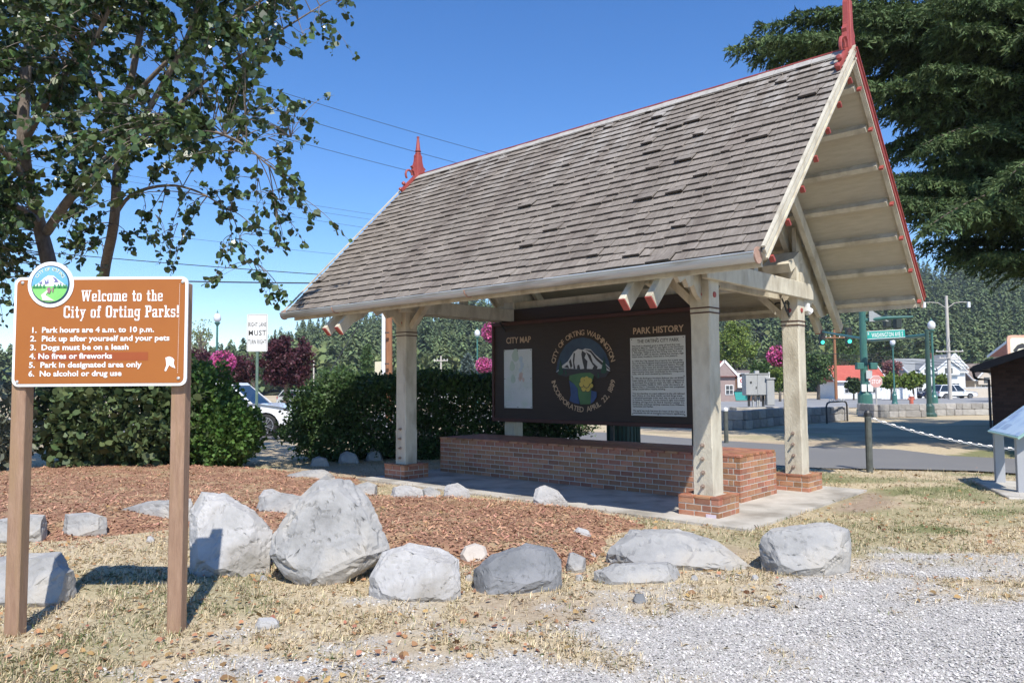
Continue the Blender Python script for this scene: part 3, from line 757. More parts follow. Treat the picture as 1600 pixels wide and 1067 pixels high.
for k, s_ in enumerate(hist):
    if not s_: continue
    vf = text_mesh(s_, dh * 1.02, offset=.001)
    w = max(v[0] for v in vf[0]); kx = min((b.x - a.x) * .94 / w, 1.25) if len(s_) > 44 else (b.x - a.x) * .94 * len(s_) / 54 / w
    put_text(mb, ([(x * kx, y) for x, y in vf[0]], vf[1]), (a.x + (b.x - a.x) * .03, -.0115, y0_ - (k + .8) * dh), AX, AZ)
mb.build("notice_text", M_ink, hp_, fix=False)
# emblem
def zp(X_, Y_): return 850 + X_ / 7.117, 510 + Y_ / 7.117
emb = empty("city_emblem", (0, 0, 0)); emb.parent = board
def emblem_poly(name, pts, m, lift):
    q = [bpt(*zp(*p_)) for p_ in pts]
    MB().prism([(v.x, v.z) for v in q], (0, -lift, 0), AX, AZ, (0, 1, 0), .002).build(name, m, emb)
E_sky = mat("emblem_sky", (.02, .035, .075), (.05, .10, .17), 2.5, .55); E_snow = mat("emblem_snow", (.55, .56, .60), (.62, .63, .66), 6, .55)
E_rock = mat("emblem_rock", (.035, .035, .045), (.05, .05, .06), 8, .6); E_grn = mat("emblem_green", (.05, .13, .06), (.10, .22, .09), 3, .6)
E_tree = mat("emblem_tree", (.015, .06, .045), (.03, .09, .06), 5, .6); E_riv = mat("emblem_river", (.02, .05, .15), (.04, .09, .24), 6, .5); E_yel = mat("emblem_flower", (.50, .38, .07), (.60, .48, .12), 9, .6)
emblem_poly("sky", [(133, 510), (150, 400), (185, 300), (240, 210), (320, 145), (430, 120), (530, 140), (620, 200), (690, 300), (725, 400), (738, 495)], E_sky, .003)
emblem_poly("mountain", [(135, 512), (200, 440), (265, 390), (330, 285), (380, 250), (430, 262), (460, 245), (520, 255), (570, 310), (640, 375), (665, 392), (735, 465), (737, 497), (640, 475), (450, 476), (300, 470), (210, 462)], E_snow, .006)
for pts in ([(333, 290), (348, 300), (338, 400), (352, 470), (332, 470), (324, 380)], [(425, 268), (470, 300), (452, 350), (486, 385), (478, 474), (452, 474), (432, 390), (418, 310)], [(470, 282), (520, 318), (545, 400), (590, 440), (548, 432), (512, 372)], [(455, 255), (525, 268), (590, 345), (655, 400), (700, 455), (640, 425), (580, 370), (520, 290)], [(280, 390), (300, 360), (318, 440), (300, 466)], [(225, 452), (262, 425), (285, 466)], [(560, 430), (600, 445), (590, 475), (540, 475)], [(690, 430), (737, 478), (737, 490), (700, 462)], [(375, 430), (395, 425), (405, 474), (370, 474)]):
    emblem_poly("rock_streak", pts, E_rock, .009)
emblem_poly("dark_forest", [(150, 515), (210, 480), (300, 468), (380, 480), (450, 470), (560, 475), (640, 470), (735, 497), (690, 560), (600, 575), (520, 520), (290, 545), (250, 560), (160, 535)], E_rock, .012)
for pts in ([(187, 365), (200, 430), (222, 520), (190, 542), (162, 530), (176, 430)], [(672, 330), (690, 420), (705, 505), (670, 525), (636, 515), (655, 420)], [(245, 470), (262, 530), (235, 540)], [(605, 500), (622, 560), (598, 580)]):
    emblem_poly("fir_shape", pts, E_tree, .015)
emblem_poly("valley", [(290, 545), (400, 520), (520, 512), (562, 540), (545, 600), (530, 700), (522, 862), (410, 866), (388, 780), (380, 690), (330, 630), (285, 590)], E_grn, .015)
emblem_poly("river", [(286, 600), (340, 640), (378, 690), (386, 780), (402, 862), (340, 850), (288, 825), (305, 760), (300, 690)], E_riv, .017)
emblem_poly("river", [(532, 712), (590, 728), (592, 780), (560, 835), (524, 858)], E_riv, .017)
for k, (X_, Y_, r_) in enumerate(((440, 600, 30), (480, 585, 26), (515, 605, 28), (535, 660, 20), (495, 690, 30), (450, 690, 28), (425, 645, 26), (480, 640, 34))):
    emblem_poly("petal", [(X_ + r_ * math.cos(t_), Y_ + r_ * 1.25 * math.sin(t_)) for t_ in [i * .7854 for i in range(8)]], E_yel, .019 + .0008 * k)
    emblem_poly("petal_line", [(X_ + (-1.12 if i < 5 else -.94) * r_ * math.cos(a_), Y_ + (1.12 if i < 5 else .94) * r_ * 1.25 * math.sin(a_)) for i, a_ in enumerate([.2, .9, 1.6, 2.3, 3.0, 3.0, 2.3, 1.6, .9, .2])], E_rock, .0195 + .0008 * k)
cL, cR = bpt(*zp(98, 500)), bpt(*zp(778, 490)); cC = (cL + cR) / 2; cT, cB = bpt(*zp(436, 62)), bpt(*zp(432, 925)); cC.z = (cT.z + cB.z) / 2
Rt = ((cR - cL).x / 2 + (cT.z - cB.z) / 2) / 2; hs_ = .098
mb = MB()
def arc_text(s_, a0, a1, top):
    ws = []
    for ch in s_:
        if ch == ' ': ws.append(.55)
        else:
            vf = text_mesh(ch, 1.0); ws.append(max(v[0] for v in vf[0]) - min(v[0] for v in vf[0]) + .14)
    tot = sum(ws); acc = 0; mb = MB()
    for ch, w in zip(s_, ws):
        f_ = (acc + w / 2) / tot; acc += w
        if ch == ' ': mb.build("emblem_word", M_letter, emb, fix=False); mb = MB(); continue
        an = math.radians(a0 + (a1 - a0) * f_); vf = text_mesh(ch, hs_ / .7, offset=.0012, align='LEFT')
        xs = [v[0] for v in vf[0]]; mid = (max(xs) + min(xs)) / 2; vf = ([(x - mid, y - hs_ / 2) for x, y in vf[0]], vf[1])
        put_text(mb, vf, cC + Vector((math.cos(an) * Rt, -.004, math.sin(an) * Rt)), AX, AZ, an - math.pi / 2 if top else an + math.pi / 2)
    mb.build("emblem_word", M_letter, emb, fix=False)
arc_text("CITY OF ORTING WASHINGTON", 167, 13, True); arc_text("INCORPORATED APRIL 22, 1889", 194, 346, False)

# ------------------------------------------------------------------ park rules sign in the foreground
KS = 4.93 / FPX; SX, SYY = at(157, 606, 4.93).x, 4.93
M_postw = mat("weathered_post_wood", (.23, .135, .085), (.38, .245, .165), 6, .85, bump=.35, bscale=26, stretch=(6, 6, .7), c3=(.30, .19, .11), s3=2.5)
M_signb = mat("brown_sign_face", (.33, .105, .017), (.36, .12, .02), 3, .42)
M_signr = mat("brown_red_patch", (.30, .065, .015), (.32, .075, .018), 3, .45)
M_signw = mat("white_sign_vinyl", (.78, .78, .77), (.84, .84, .83), 4, .4)
rules = tag(empty("park_rules_sign", (SX, SYY, 0)), "brown park rules sign with white lettering and round emblem on two wooden posts", "sign")
def sp(px, py): return (px - 157) * KS, EYE + (606.3 - py) * KS
for a_, b_, yb in ((15, 38, 4.93), (261, 286, 5.03)):
    xa, xb = sp(a_, 0)[0], sp(b_, 0)[0]
    o = MB().box(((xa + xb) / 2 + .004, .055 if a_ < 100 else .08, 1.12), (.094, .094, 2.36)).build("post", M_postw, rules, bevel=.006)
    o["label"] = "square weathered reddish brown wooden post"
def rrect(x0, x1, z0, z1, r, n=5):
    out = []
    for cx, cz, a0 in ((x1 - r, z1 - r, 0), (x0 + r, z1 - r, 90), (x0 + r, z0 + r, 180), (x1 - r, z0 + r, 270)):
        out += [(cx + r * math.cos(math.radians(a0 + 90 * k / n)), cz + r * math.sin(math.radians(a0 + 90 * k / n))) for k in range(n + 1)]
    return out
x0, z1 = sp(20, 432.5); x1, z0 = sp(292, 603.5); YV = Vector((0, -1, 0))
MB().prism(rrect(x0, x1, z0, z1, .045), (0, 0, 0), AX, AZ, YV, .012).build("border", M_signw, rules)
MB().prism(rrect(x0 + .018, x1 - .018, z0 + .018, z1 - .018, .035), (0, -.0125, 0), AX, AZ, YV, .002).build("face", M_signb, rules)
pa, pb = sp(56, 551), sp(231, 564)
MB().box(((pa[0] + pb[0]) / 2 + .004, -.0155, (pa[1] + pb[1]) / 2 + .001), (pb[0] - pa[0], .001, pa[1] - pb[1])).build("patch", M_signr, rules)
for px, py in ((33, 441), (284, 441), (29, 596), (280, 592)):
    q = sp(px, py); MB().tube([(q[0], -.014, q[1]), (q[0], -.020, q[1]), (q[0], -.022, q[1])], [.011, .010, .005], 10).build("bolt", mat("sign_bolt", (.6, .6, .58), (.7, .7, .68), 9, .3, metal=.6), rules)
mb = MB()
for k in range(44):
    q = sp(279.3 - k * .02, 445 + k * 3.2); mb.box((q[0], -.0152, q[1]), (.0025, .001, .006))
mb.build("dotted_line", M_signw, rules)
# slab-serif headline, drawn stroke by stroke: x to the right, cap height 1
GL = {
 'W': (1.0, [(0, .90, .34, 1), (.40, .90, .66, 1), (.72, .90, 1.0, 1)], [((.13, .95), (.28, .02), .17), ((.28, .02), (.52, .95), .11), ((.50, .95), (.70, .02), .17), ((.70, .02), (.87, .95), .10)]),
 'C': (.62, [(.10, .86, .52, 1), (.10, 0, .52, .14), (0, .10, .17, .90), (.46, .62, .60, .95), (.46, .05, .60, .34)], []),
 'O': (.62, [(.08, .86, .52, 1), (.08, 0, .52, .14), (0, .10, .17, .90), (.43, .10, .60, .90)], []),
 'P': (.64, [(0, .88, .52, 1), (0, 0, .36, .12), (.09, 0, .27, 1), (.44, .52, .61, .92), (.2, .44, .54, .55)], []),
 'e': (.5, [(.07, .60, .42, .70), (.07, 0, .44, .12), (0, .08, .15, .64), (.34, .36, .48, .64), (.1, .31, .48, .40), (.36, .06, .48, .17)], []),
 'l': (.34, [(.09, 0, .25, 1), (0, .89, .2, 1), (0, 0, .34, .11)], []),
 'c': (.48, [(.07, .59, .40, .70), (.07, 0, .42, .12), (0, .08, .15, .62), (.32, .46, .46, .66)], []),
 'o': (.5, [(.06, .59, .42, .70), (.06, 0, .42, .11), (0, .08, .15, .62), (.33, .08, .48, .62)], []),
 'm': (.86, [(.08, 0, .22, .70), (0, .60, .2, .70), (0, 0, .29, .10), (.36, 0, .50, .64), (.30, 0, .56, .10), (.64, 0, .78, .62), (.58, 0, .86, .10), (.2, .59, .46, .70), (.48, .59, .74, .70)], []),
 't': (.40, [(.10, .06, .25, .95), (0, .59, .38, .70), (.14, 0, .38, .11), (.30, .06, .38, .2)], []),
 'h': (.58, [(.08, 0, .22, 1), (0, .89, .2, 1), (0, 0, .28, .10), (.37, 0, .50, .60), (.31, 0, .58, .10), (.2, .57, .46, .68)], []),
 'i': (.32, [(.09, 0, .23, .70), (0, .60, .2, .70), (0, 0, .32, .10), (.08, .80, .24, .96)], []),
 'y': (.54, [(0, .60, .24, .70), (.32, .60, .56, .70), (.02, -.28, .22, -.16)], [((.12, .66), (.30, .02), .14), ((.46, .66), (.16, -.24), .10)]),
 'f': (.38, [(.10, 0, .25, .92), (.14, .89, .38, 1), (.30, .78, .40, .95), (0, .59, .36, .69), (0, 0, .33, .10)], []),
 'r': (.46, [(.08, 0, .23, .70), (0, .60, .2, .70), (0, 0, .31, .10), (.22, .58, .42, .70), (.34, .46, .46, .68)], []),
 'n': (.58, [(.08, 0, .22, .70), (0, .60, .2, .70), (0, 0, .28, .10), (.37, 0, .50, .62), (.31, 0, .58, .10), (.2, .59, .46, .70)], []),
 'g': (.5, [(.06, .59, .42, .70), (.06, .12, .42, .23), (0, .2, .15, .62), (.33, -.2, .48, .70), (.04, -.28, .42, -.17), (0, -.22, .12, -.08), (.44, .60, .56, .70)], []),
 'a': (.52, [(.06, .60, .40, .70), (.30, 0, .44, .66), (.0, .05, .14, .34), (.06, .30, .34, .40), (.06, 0, .34, .10), (.38, 0, .54, .10), (0, .48, .13, .64)], []),
 'k': (.56, [(.08, 0, .22, 1), (0, .89, .2, 1), (0, 0, .28, .10), (.32, .60, .54, .70), (.34, 0, .58, .10)], [((.2, .28), (.46, .66), .11), ((.27, .38), (.48, .04), .14)]),
 's': (.46, [(.06, .60, .40, .70), (.06, 0, .38, .11), (0, .38, .14, .64), (.30, .06, .44, .32), (.06, .30, .38, .41), (0, .02, .10, .2), (.34, .5, .43, .68)], []),
 '!': (.26, [(.05, .30, .21, 1), (.04, 0, .22, .17)], []), ' ': (.34, [], [])}
def slab_text(s_, px0, px1, base, hpx, lift):
    def flush(mb):
        if mb.f: mb.build("headline_word", M_signw, rules, fix=False)
        return MB()
    W_ = sum(GL[c][0] + .08 for c in s_) - .08; k = (px1 - px0) * KS / W_; h = hpx * KS; ox, oz = sp(px0, base); mb = MB(); x = 0
    for i, ch in enumerate(s_):
        w, rects, strokes = GL[ch]
        if ch == " ": mb = flush(mb)
        for j, (a, b, c_, d) in enumerate(rects):
            yy = -lift - .00012 * j; mb.add([(ox + (x + a) * k, yy, oz + b * h), (ox + (x + c_) * k, yy, oz + b * h), (ox + (x + c_) * k, yy, oz + d * h), (ox + (x + a) * k, yy, oz + d * h)], [(0, 1, 2, 3)])
        for j, ((a, b), (c_, d), t_) in enumerate(strokes):
            yy = -lift - .0012 - .00012 * j; mb.add([(ox + (x + a - t_ / 2) * k, yy, oz + b * h), (ox + (x + a + t_ / 2) * k, yy, oz + b * h), (ox + (x + c_ + t_ / 2) * k, yy, oz + d * h), (ox + (x + c_ - t_ / 2) * k, yy, oz + d * h)], [(0, 1, 2, 3)])
        x += w + .08
    flush(mb)
slab_text("Welcome to the", 125.5, 253, 471, 17.5, .0155); slab_text("City of Orting Parks!", 98.5, 279, 496.5, 18.5, .0155)
for s_, xa, xb, yb in (("1.  Park hours are 4 a.m. to 10 p.m.", 48, 240.5, 519.5), ("2.  Pick up after yourself and your pets", 47.5, 265, 533), ("3.  Dogs must be on a leash", 47.5, 201.5, 546.7), ("4. No fires or fireworks", 47.3, 176, 560.3), ("5.  Park in designated area only", 46.5, 222.5, 574), ("6.  No alcohol or drug use", 46.3, 191.5, 587.5)):
    vf = text_mesh(s_, 8.4 * KS / .70, offset=.0013); w = max(v[0] for v in vf[0]); q = sp(xa, yb); k = (xb - xa) * KS / w; mb = MB()
    put_text(mb, ([(x * k, y) for x, y in vf[0]], vf[1]), (q[0], -.0172, q[1]), AX, AZ); build_words(mb, "rule_word", M_signw, rules, .0075)
mb = MB(); mb.prism([((x - 1185) / 4.447 * KS, (845 - y) / 4.447 * KS) for x, y in ((1152, 800), (1178, 792), (1200, 800), (1214, 815), (1210, 840), (1222, 874), (1192, 862), (1180, 850), (1158, 894), (1147, 890), (1160, 850), (1156, 820))], (sp(266.5, 570)[0], -.0155, sp(266.5, 570)[1]), AX, AZ, YV, .001)
mb.build("white_silhouette", M_signw, rules)
# round emblem on the sign
ec = sp(77.6, 444.2); er = 36 * KS
def disc(r, lift, m, name, par): return MB().prism([(ec[0] + r * math.cos(k * math.pi / 20), ec[1] + r * math.sin(k * math.pi / 20)) for k in range(40)], (0, -lift, 0), AX, AZ, YV, .004).build(name, m, par)
ed = disc(er, .0158, M_signw, "emblem", rules); disc(er * .83, .0202, mat("emblem_ring_navy", (.02, .06, .11), (.03, .08, .13), 4, .5), "ring", ed)
disc(er * .78, .0246, mat("emblem_sky_blue", (.12, .36, .62), (.2, .48, .72), 3, .5), "sky", ed)
def epoly(name, pts, m, lift): MB().prism([(ec[0] + a * er * .78, ec[1] + b * er * .78) for a, b in pts], (0, -lift, 0), AX, AZ, YV, .001).build(name, m, ed)
low = [(math.cos(t_), math.sin(t_)) for t_ in [math.pi + k * math.pi / 14 for k in range(15)]]
epoly("meadow", [(-.99, -.1)] + low[1:-1] + [(.99, -.1)], mat("emblem_meadow", (.17, .52, .12), (.26, .62, .2), 3, .5), .0288)
epoly("mountain", [(-.95, -.1), (-.6, .08), (-.35, .34), (-.1, .50), (.2, .48), (.45, .26), (.75, .05), (.97, -.1)], mat("emblem_snow_white", (.7, .7, .74), (.8, .8, .82), 4, .5), .030)
for pts in ([(-.3, .3), (-.15, .1), (-.1, .36), (-.05, .05), (-.25, 0)], [(.15, .42), (.3, .2), (.22, .1), (.5, .12), (.35, .32)], [(-.6, .05), (-.45, .18), (-.4, 0)], [(.55, .12), (.7, 0), (.6, 0)]):
    epoly("mountain_shade", pts, mat("emblem_shade_blue", (.13, .14, .30), (.18, .18, .36), 4, .5), .0315)
for a in (-.85, -.68, -.5, -.3, .3, .5, .62, .8, .92): epoly("tree_shape", [(a - .09, -.2), (a, .04), (a + .09, -.2)], mat("emblem_dark_tree", (.03, .2, .08), (.05, .26, .1), 4, .5), .033)
epoly("path_shape", [(-.1, -.3), (.0, -.3), (-.2, -.6), (.3, -.93), (-.35, -.9), (-.45, -.6)], mat("emblem_path", (.7, .75, .55), (.78, .8, .62), 4, .5), .033)
for pts in ([(-.12, -.22), (.02, -.16), (.1, -.3), (.04, -.5), (-.08, -.48)], [(.18, -.18), (.24, -.2), (.22, -.45), (.16, -.4)]): epoly("flower_shape", pts, mat("emblem_plum", (.3, .12, .2), (.4, .2, .26), 9, .5), .0345)
mb = MB()
EPY = mat("emblem_pale_yellow", (.62, .66, .40), (.7, .72, .48), 5, .5)
for i, ch in enumerate("CITY OF ORTING"):
    if ch == ' ': mb.build("emblem_word", EPY, ed, fix=False); mb = MB(); continue
    an = math.radians(148 - i * 116 / 13); vf = text_mesh(ch, .03, offset=.0006); xs = [v[0] for v in vf[0]]; md = (max(xs) + min(xs)) / 2
    put_text(mb, ([(x - md, y) for x, y in vf[0]], vf[1]), (ec[0] + math.cos(an) * er * .60, -.0305, ec[1] + math.sin(an) * er * .60), AX, AZ, an - math.pi / 2)
mb.build("emblem_word", EPY, ed, fix=False)

# ------------------------------------------------------------------ boulders and stones
M_rock = mat("grey_boulder", (.21, .207, .20), (.40, .393, .38), 2.6, .88, bump=1.0, bscale=11, detail=12, coord='Object', c3=(.36, .335, .295), s3=2.4, span=.2)
M_rockd = mat("blue_grey_boulder", (.11, .115, .122), (.205, .21, .215), 3, .85, bump=.9, bscale=12, detail=9, c3=(.22, .22, .225), s3=2.2)
M_rockw = mat("pale_boulder", (.29, .285, .275), (.48, .465, .45), 3, .88, bump=.9, bscale=14, detail=9, c3=(.26, .24, .21), s3=2)
M_rockc = mat("cream_cobble", (.42, .37, .32), (.54, .49, .43), 6, .8, bump=.4, bscale=18)
def carve(o, amp, seed, sub):
    me = o.data; bm = bmesh.new(); bm.from_mesh(me)
    bmesh.ops.triangulate(bm, faces=bm.faces)
    ext = max(o.dimensions) if max(o.dimensions) > 0 else 1
    bb = [max(v.co[k] for v in bm.verts) - min(v.co[k] for v in bm.verts) for k in range(3)]; ext = max(bb)
    for _ in range(5):
        lim = ext / sub; ed = [e for e in bm.edges if e.calc_length() > lim]
        if not ed: break
        bmesh.ops.subdivide_edges(bm, edges=ed, cuts=1); bmesh.ops.triangulate(bm, faces=[f for f in bm.faces if len(f.verts) > 3])
    bm.normal_update(); off = Vector((seed * 3.7, seed * 1.9, seed * .7)); sc = 2.2 / ext
    moves = []
    for v in bm.verts:
        p_ = v.co * sc + off
        n1 = mnoise.fractal(p_ * 1.3, 1.0, 2.1, 3); w = p_ + Vector((n1, n1, n1)) * .4
        cell = mnoise.voronoi(Vector((w.x * 1.6, w.y * 1.6, w.z * 2.6)))[0]; crack = min(cell[1] - cell[0], .10) / .10
        layer = mnoise.noise(Vector((w.x * .8, w.y * .8, w.z * 7.0)))
        moves.append(v.normal * amp * ext * (.10 * n1 + .8 * (crack - .9) + .34 * layer + .18 * mnoise.noise(p_ * 9) + .14 * mnoise.noise(p_ * 21)))
    for v, m_ in zip(bm.verts, moves): v.co += m_
    bm.to_mesh(me); bm.free(); me.shade_flat()
def boulder(outline, base, label, m=None, thick=.6, lean=.35, seed=1, amp=.02, sub=17, group=None, sink=.06, name="boulder", cat="boulder", over=False):
    """outline: points seen from the front; base: point where it meets the ground; the stone gets its own depth behind that"""
    g = gnd(*base); Y0 = g.y; n = len(outline); pts = []
    ctr = (sum(a for a, b in outline) / n, sum(b for a, b in outline) / n)
    for a, b in outline:
        q = at(a, b, Y0); z_ = max(q.z, 0); q = at(a, b, Y0 + lean * z_ + .02); pts.append(q)
    front = [at(ctr[0] + (a - ctr[0]) * .80, ctr[1] + (b - ctr[1]) * .80, Y0 - thick * .08 + lean * max(at(a, b, Y0).z, 0) * .8) for a, b in outline]
    back = []
    for a, b in outline:
        q = at(ctr[0] + (a - ctr[0]) * .82, ctr[1] + (b - ctr[1]) * .86, Y0 + thick); back.append(Vector((q.x, q.y, min(max(q.z, -.05), max(p_.z for p_ in pts) * .97))))
    low = [Vector((q.x, q.y, -sink)) for q in pts if q.z < (.05 if over else .22)] + [Vector((q.x, q.y, -sink)) for q in back]
    c0 = Vector((g.x, g.y + thick * .4, 0))
    bm = bmesh.new()
    for q in pts + front + back + low: bm.verts.new(q - c0)
    r = bmesh.ops.convex_hull(bm, input=bm.verts); bmesh.ops.delete(bm, geom=list({v for v in r["geom_interior"] if isinstance(v, bmesh.types.BMVert)} | {v for v in bm.verts if not v.link_faces}), context='VERTS')
    if amp > .01:                                        # chisel flat faces off the hull
        kr = random.Random(seed * 7 + 1); ctr3 = sum((v.co for v in bm.verts), Vector()) / len(bm.verts)
        for _ in range(5):
            nn = Vector((kr.gauss(0, 1), kr.gauss(-.6, .9), abs(kr.gauss(0, .8)) - .1)).normalized()
            sup = max((v.co - ctr3).dot(nn) for v in bm.verts); bmesh.ops.bisect_plane(bm, geom=bm.verts[:] + bm.edges[:] + bm.faces[:], plane_co=ctr3 + nn * sup * kr.uniform(*((.88, .96) if over else (.80, .94))), plane_no=nn, clear_outer=True)
            vs = [v.co.copy() for v in bm.verts]; bm.free(); bm = bmesh.new()
            for v in vs: bm.verts.new(v)
            r = bmesh.ops.convex_hull(bm, input=bm.verts); bmesh.ops.delete(bm, geom=list({v for v in bm.verts if not v.link_faces}), context='VERTS')
    me = bpy.data.meshes.new(name); bm.to_mesh(me); bm.free(); me.materials.append(m or M_rock)
    o = link(name, me); o.location = c0; carve(o, amp, seed, sub)
    return tag(o, label, cat, group)
boulder([(421, 868), (426, 836), (452, 795), (466, 778), (496, 750), (548, 746), (576, 776), (596, 820), (609, 856), (592, 874), (520, 908), (480, 923), (446, 900)], (500, 915), "tallest grey boulder with a pointed top left of the mulch bed", thick=.75, lean=.45, seed=1, sub=26, over=True)
boulder([(296, 800), (315, 768), (352, 770), (395, 795), (426, 828), (420, 880), (385, 897), (330, 903), (297, 880)], (350, 900), "broad pale boulder carrying the shadow of the rules sign", M_rockw, thick=.8, lean=.6, seed=2, sub=24)
boulder([(577, 902), (598, 862), (640, 848), (716, 858), (721, 922), (700, 940), (625, 941), (588, 925)], (650, 940), "squarish pale cracked boulder in front of the mulch bed", M_rockw, thick=.55, lean=.7, seed=3, sub=22)
boulder([(739, 890), (768, 866), (822, 848), (862, 856), (881, 880), (870, 906), (800, 926), (744, 930)], (800, 928), "dark blue grey boulder right of the round cream cobble", M_rockd, thick=.5, lean=.7, seed=4, sub=20)
boulder([(943, 852), (985, 828), (1060, 826), (1120, 845), (1173, 884), (1150, 894), (1080, 884), (960, 882)], (1060, 890), "long low grey boulder sloping down towards the right", thick=.6, lean=1.2, seed=5, sub=24)
boulder([(928, 893), (960, 880), (1040, 877), (1072, 884), (1062, 908), (1000, 914), (945, 912)], (1000, 913), "flat grey slab of rock below the long low boulder", thick=.3, lean=.8, seed=6, sub=18)
boulder([(1184, 848), (1198, 826), (1288, 814), (1331, 828), (1326, 862), (1292, 893), (1240, 900), (1192, 878)], (1260, 899), "blocky grey boulder standing alone furthest right", thick=.6, lean=.6, seed=7, sub=22)
boulder([(719, 866), (726, 853), (742, 848), (758, 853), (763, 868), (750, 880), (728, 880)], (742, 880), "round cream cobble between two boulders", M_rockc, thick=.2, lean=.5, seed=8, amp=.008, sub=12, name="cobble", cat="stone")
boulder([(763, 860), (770, 850), (780, 851), (784, 863), (775, 871), (765, 870)], (774, 871), "small blue grey cobble beside the cream cobble", M_rockd, thick=.1, seed=9, amp=.012, sub=9, name="cobble", cat="stone")
boulder([(885, 880), (889, 862), (905, 861), (915, 870), (911, 892), (898, 895)], (900, 895), "small angular grey stone beside the blue grey boulder", thick=.14, seed=10, sub=10, name="stone", cat="stone")
boulder([(894, 832), (903, 823), (920, 828), (925, 840), (915, 845)], (912, 845), "flat pale stone lying on the mulch", M_rockw, thick=.12, seed=11, sub=9, name="stone", cat="stone")
boulder([(833, 780), (836, 763), (850, 757), (872, 766), (887, 785), (880, 796), (845, 795)], (860, 795), "grey boulder leaning at the edge of the concrete slab", M_rockw, thick=.35, seed=12, sub=16)
boulder([(692, 778), (695, 758), (715, 754), (733, 765), (735, 780), (715, 784)], (714, 784), "white speckled boulder at the back of the mulch bed", M_rockw, thick=.3, seed=13, sub=14)
boulder([(608, 774), (613, 761), (635, 757), (660, 764), (662, 779), (630, 783)], (636, 783), "low pale boulder below the left brick pier", M_rockw, thick=.3, seed=14, sub=14)
boulder([(655, 765), (672, 760), (688, 768), (690, 780), (664, 781)], (674, 781), "small grey boulder wedged between two paler ones", thick=.25, seed=15, sub=11)
boulder([(548, 760), (575, 752), (590, 758), (588, 780), (560, 784), (546, 778)], (567, 783), "grey boulder behind the tallest boulder, nearest the slab", thick=.4, seed=16, sub=14)
boulder([(445, 743), (470, 734), (508, 733), (525, 745), (520, 760), (450, 756)], (485, 759), "flat light grey rock far behind the tallest boulder", thick=.5, seed=17, sub=14, amp=.015)
boulder([(404, 740), (415, 735), (445, 737), (447, 746), (410, 746)], (425, 746), "thin pale kerb rock beside the green shrub", M_rockw, thick=.4, seed=18, sub=11, amp=.012)
boulder([(486, 758), (510, 741), (524, 752), (530, 772), (495, 775)], (508, 775), "leaning light grey rock just left of the tallest boulder top", thick=.4, seed=19, sub=12)
boulder([(190, 795), (230, 783), (300, 778), (305, 815), (240, 818), (205, 810)], (250, 818), "long low rock behind the right wooden signpost", thick=.5, seed=20, sub=16)
boulder([(96, 838), (102, 803), (140, 800), (168, 808), (165, 826), (120, 841)], (125, 841), "small wedge shaped boulder between the signposts", thick=.35, seed=21, sub=14, amp=.018)
boulder([(-30, 845), (-20, 815), (40, 803), (72, 804), (77, 820), (55, 838), (10, 850)], (20, 850), "low grey rock at the left edge behind the left signpost", thick=.4, seed=22, sub=14)
boulder([(-60, 950), (-50, 880), (20, 866), (95, 862), (122, 905), (100, 938), (40, 946)], (50, 945), "large grey boulder low on the left behind the left signpost", thick=.7, lean=.7, seed=23, sub=20)
boulder([(398, 795), (408, 776), (440, 768), (478, 775), (480, 800), (440, 812)], (440, 812), "grey boulder between the shadowed boulder and the tallest one", thick=.4, seed=24, sub=15)
boulder([(404, 776), (412, 765), (425, 763), (450, 775), (445, 784), (410, 786)], (428, 800), "bright white rock on top behind the shadowed boulder", M_rockw, thick=.3, seed=25, sub=11)
boulder([(398, 978), (404, 965), (425, 963), (438, 970), (432, 981), (410, 986)], (418, 985), "single white stone on the dry grass near the signpost", M_rockw, thick=.12, seed=26, sub=10, name="stone", cat="stone")
boulder([(988, 938), (993, 927), (1006, 927), (1010, 938), (1000, 945)], (999, 945), "small blue grey stone on the grass below the flat slab", M_rockd, thick=.08, seed=27, sub=8, amp=.012, name="stone", cat="stone")
boulder([(709, 806), (713, 800), (722, 801), (724, 808)], (716, 809), "small white stone in the middle of the mulch", M_rockw, thick=.1, seed=28, sub=7, name="stone", cat="stone")
for k, (px, py, w_, h_, lb) in enumerate(((545, 722, 34, 18, "shaded rock at the foot of the hedge, leftmost of three"), (585, 718, 26, 22, "shaded rock at the foot of the hedge beside the left post"), (500, 726, 30, 14, "shaded flat rock at the left corner of the hedge"), (677, 706, 26, 20, "dark rock behind the left end of the brick bench"))):
    boulder([(px - w_ / 2, py), (px - w_ * .4, py - h_ * .7), (px - w_ * .1, py - h_), (px + w_ * .35, py - h_ * .7), (px + w_ / 2, py), (px, py + 3)], (px, py + 2), lb, thick=.4, seed=30 + k, sub=12)

LOOSE = ("against the lower right side of the tallest boulder", "in the gap left of the blue grey boulder", "below the small angular grey stone", "at the left end of the long low boulder", "on the mulch above the blue grey boulder", "on the mulch above the blue grey cobble", "on the mulch above the squarish cracked boulder", "on the mulch behind the tallest boulder", "right of the white speckled boulder at the back of the bed",
         "left of the boulder leaning at the slab edge", "just right of the flat slab of rock", "left below the boulder furthest right", "between the two largest boulders", "on dry grass left of the right signpost")
for k, (px, py, w_) in enumerate(((603, 866, 15), (733, 905, 13), (905, 905, 14), (926, 870, 12), (870, 838, 12), (778, 838, 9), (668, 838, 10), (560, 800, 13), (752, 790, 10), (800, 795, 12), (1085, 905, 12), (1180, 905, 13), (412, 905, 12), (235, 845, 14))):
    boulder([(px - w_ / 2, py), (px - w_ * .35, py - w_ * .5), (px + w_ * .1, py - w_ * .62), (px + w_ * .45, py - w_ * .3), (px + w_ / 2, py + 1), (px, py + 3)], (px, py + 2), "small loose stone " + LOOSE[k], (M_rock, M_rockw)[k % 2], thick=.09, seed=50 + k, sub=7, name="stone", cat="stone", group="small loose stones along the bed edge")

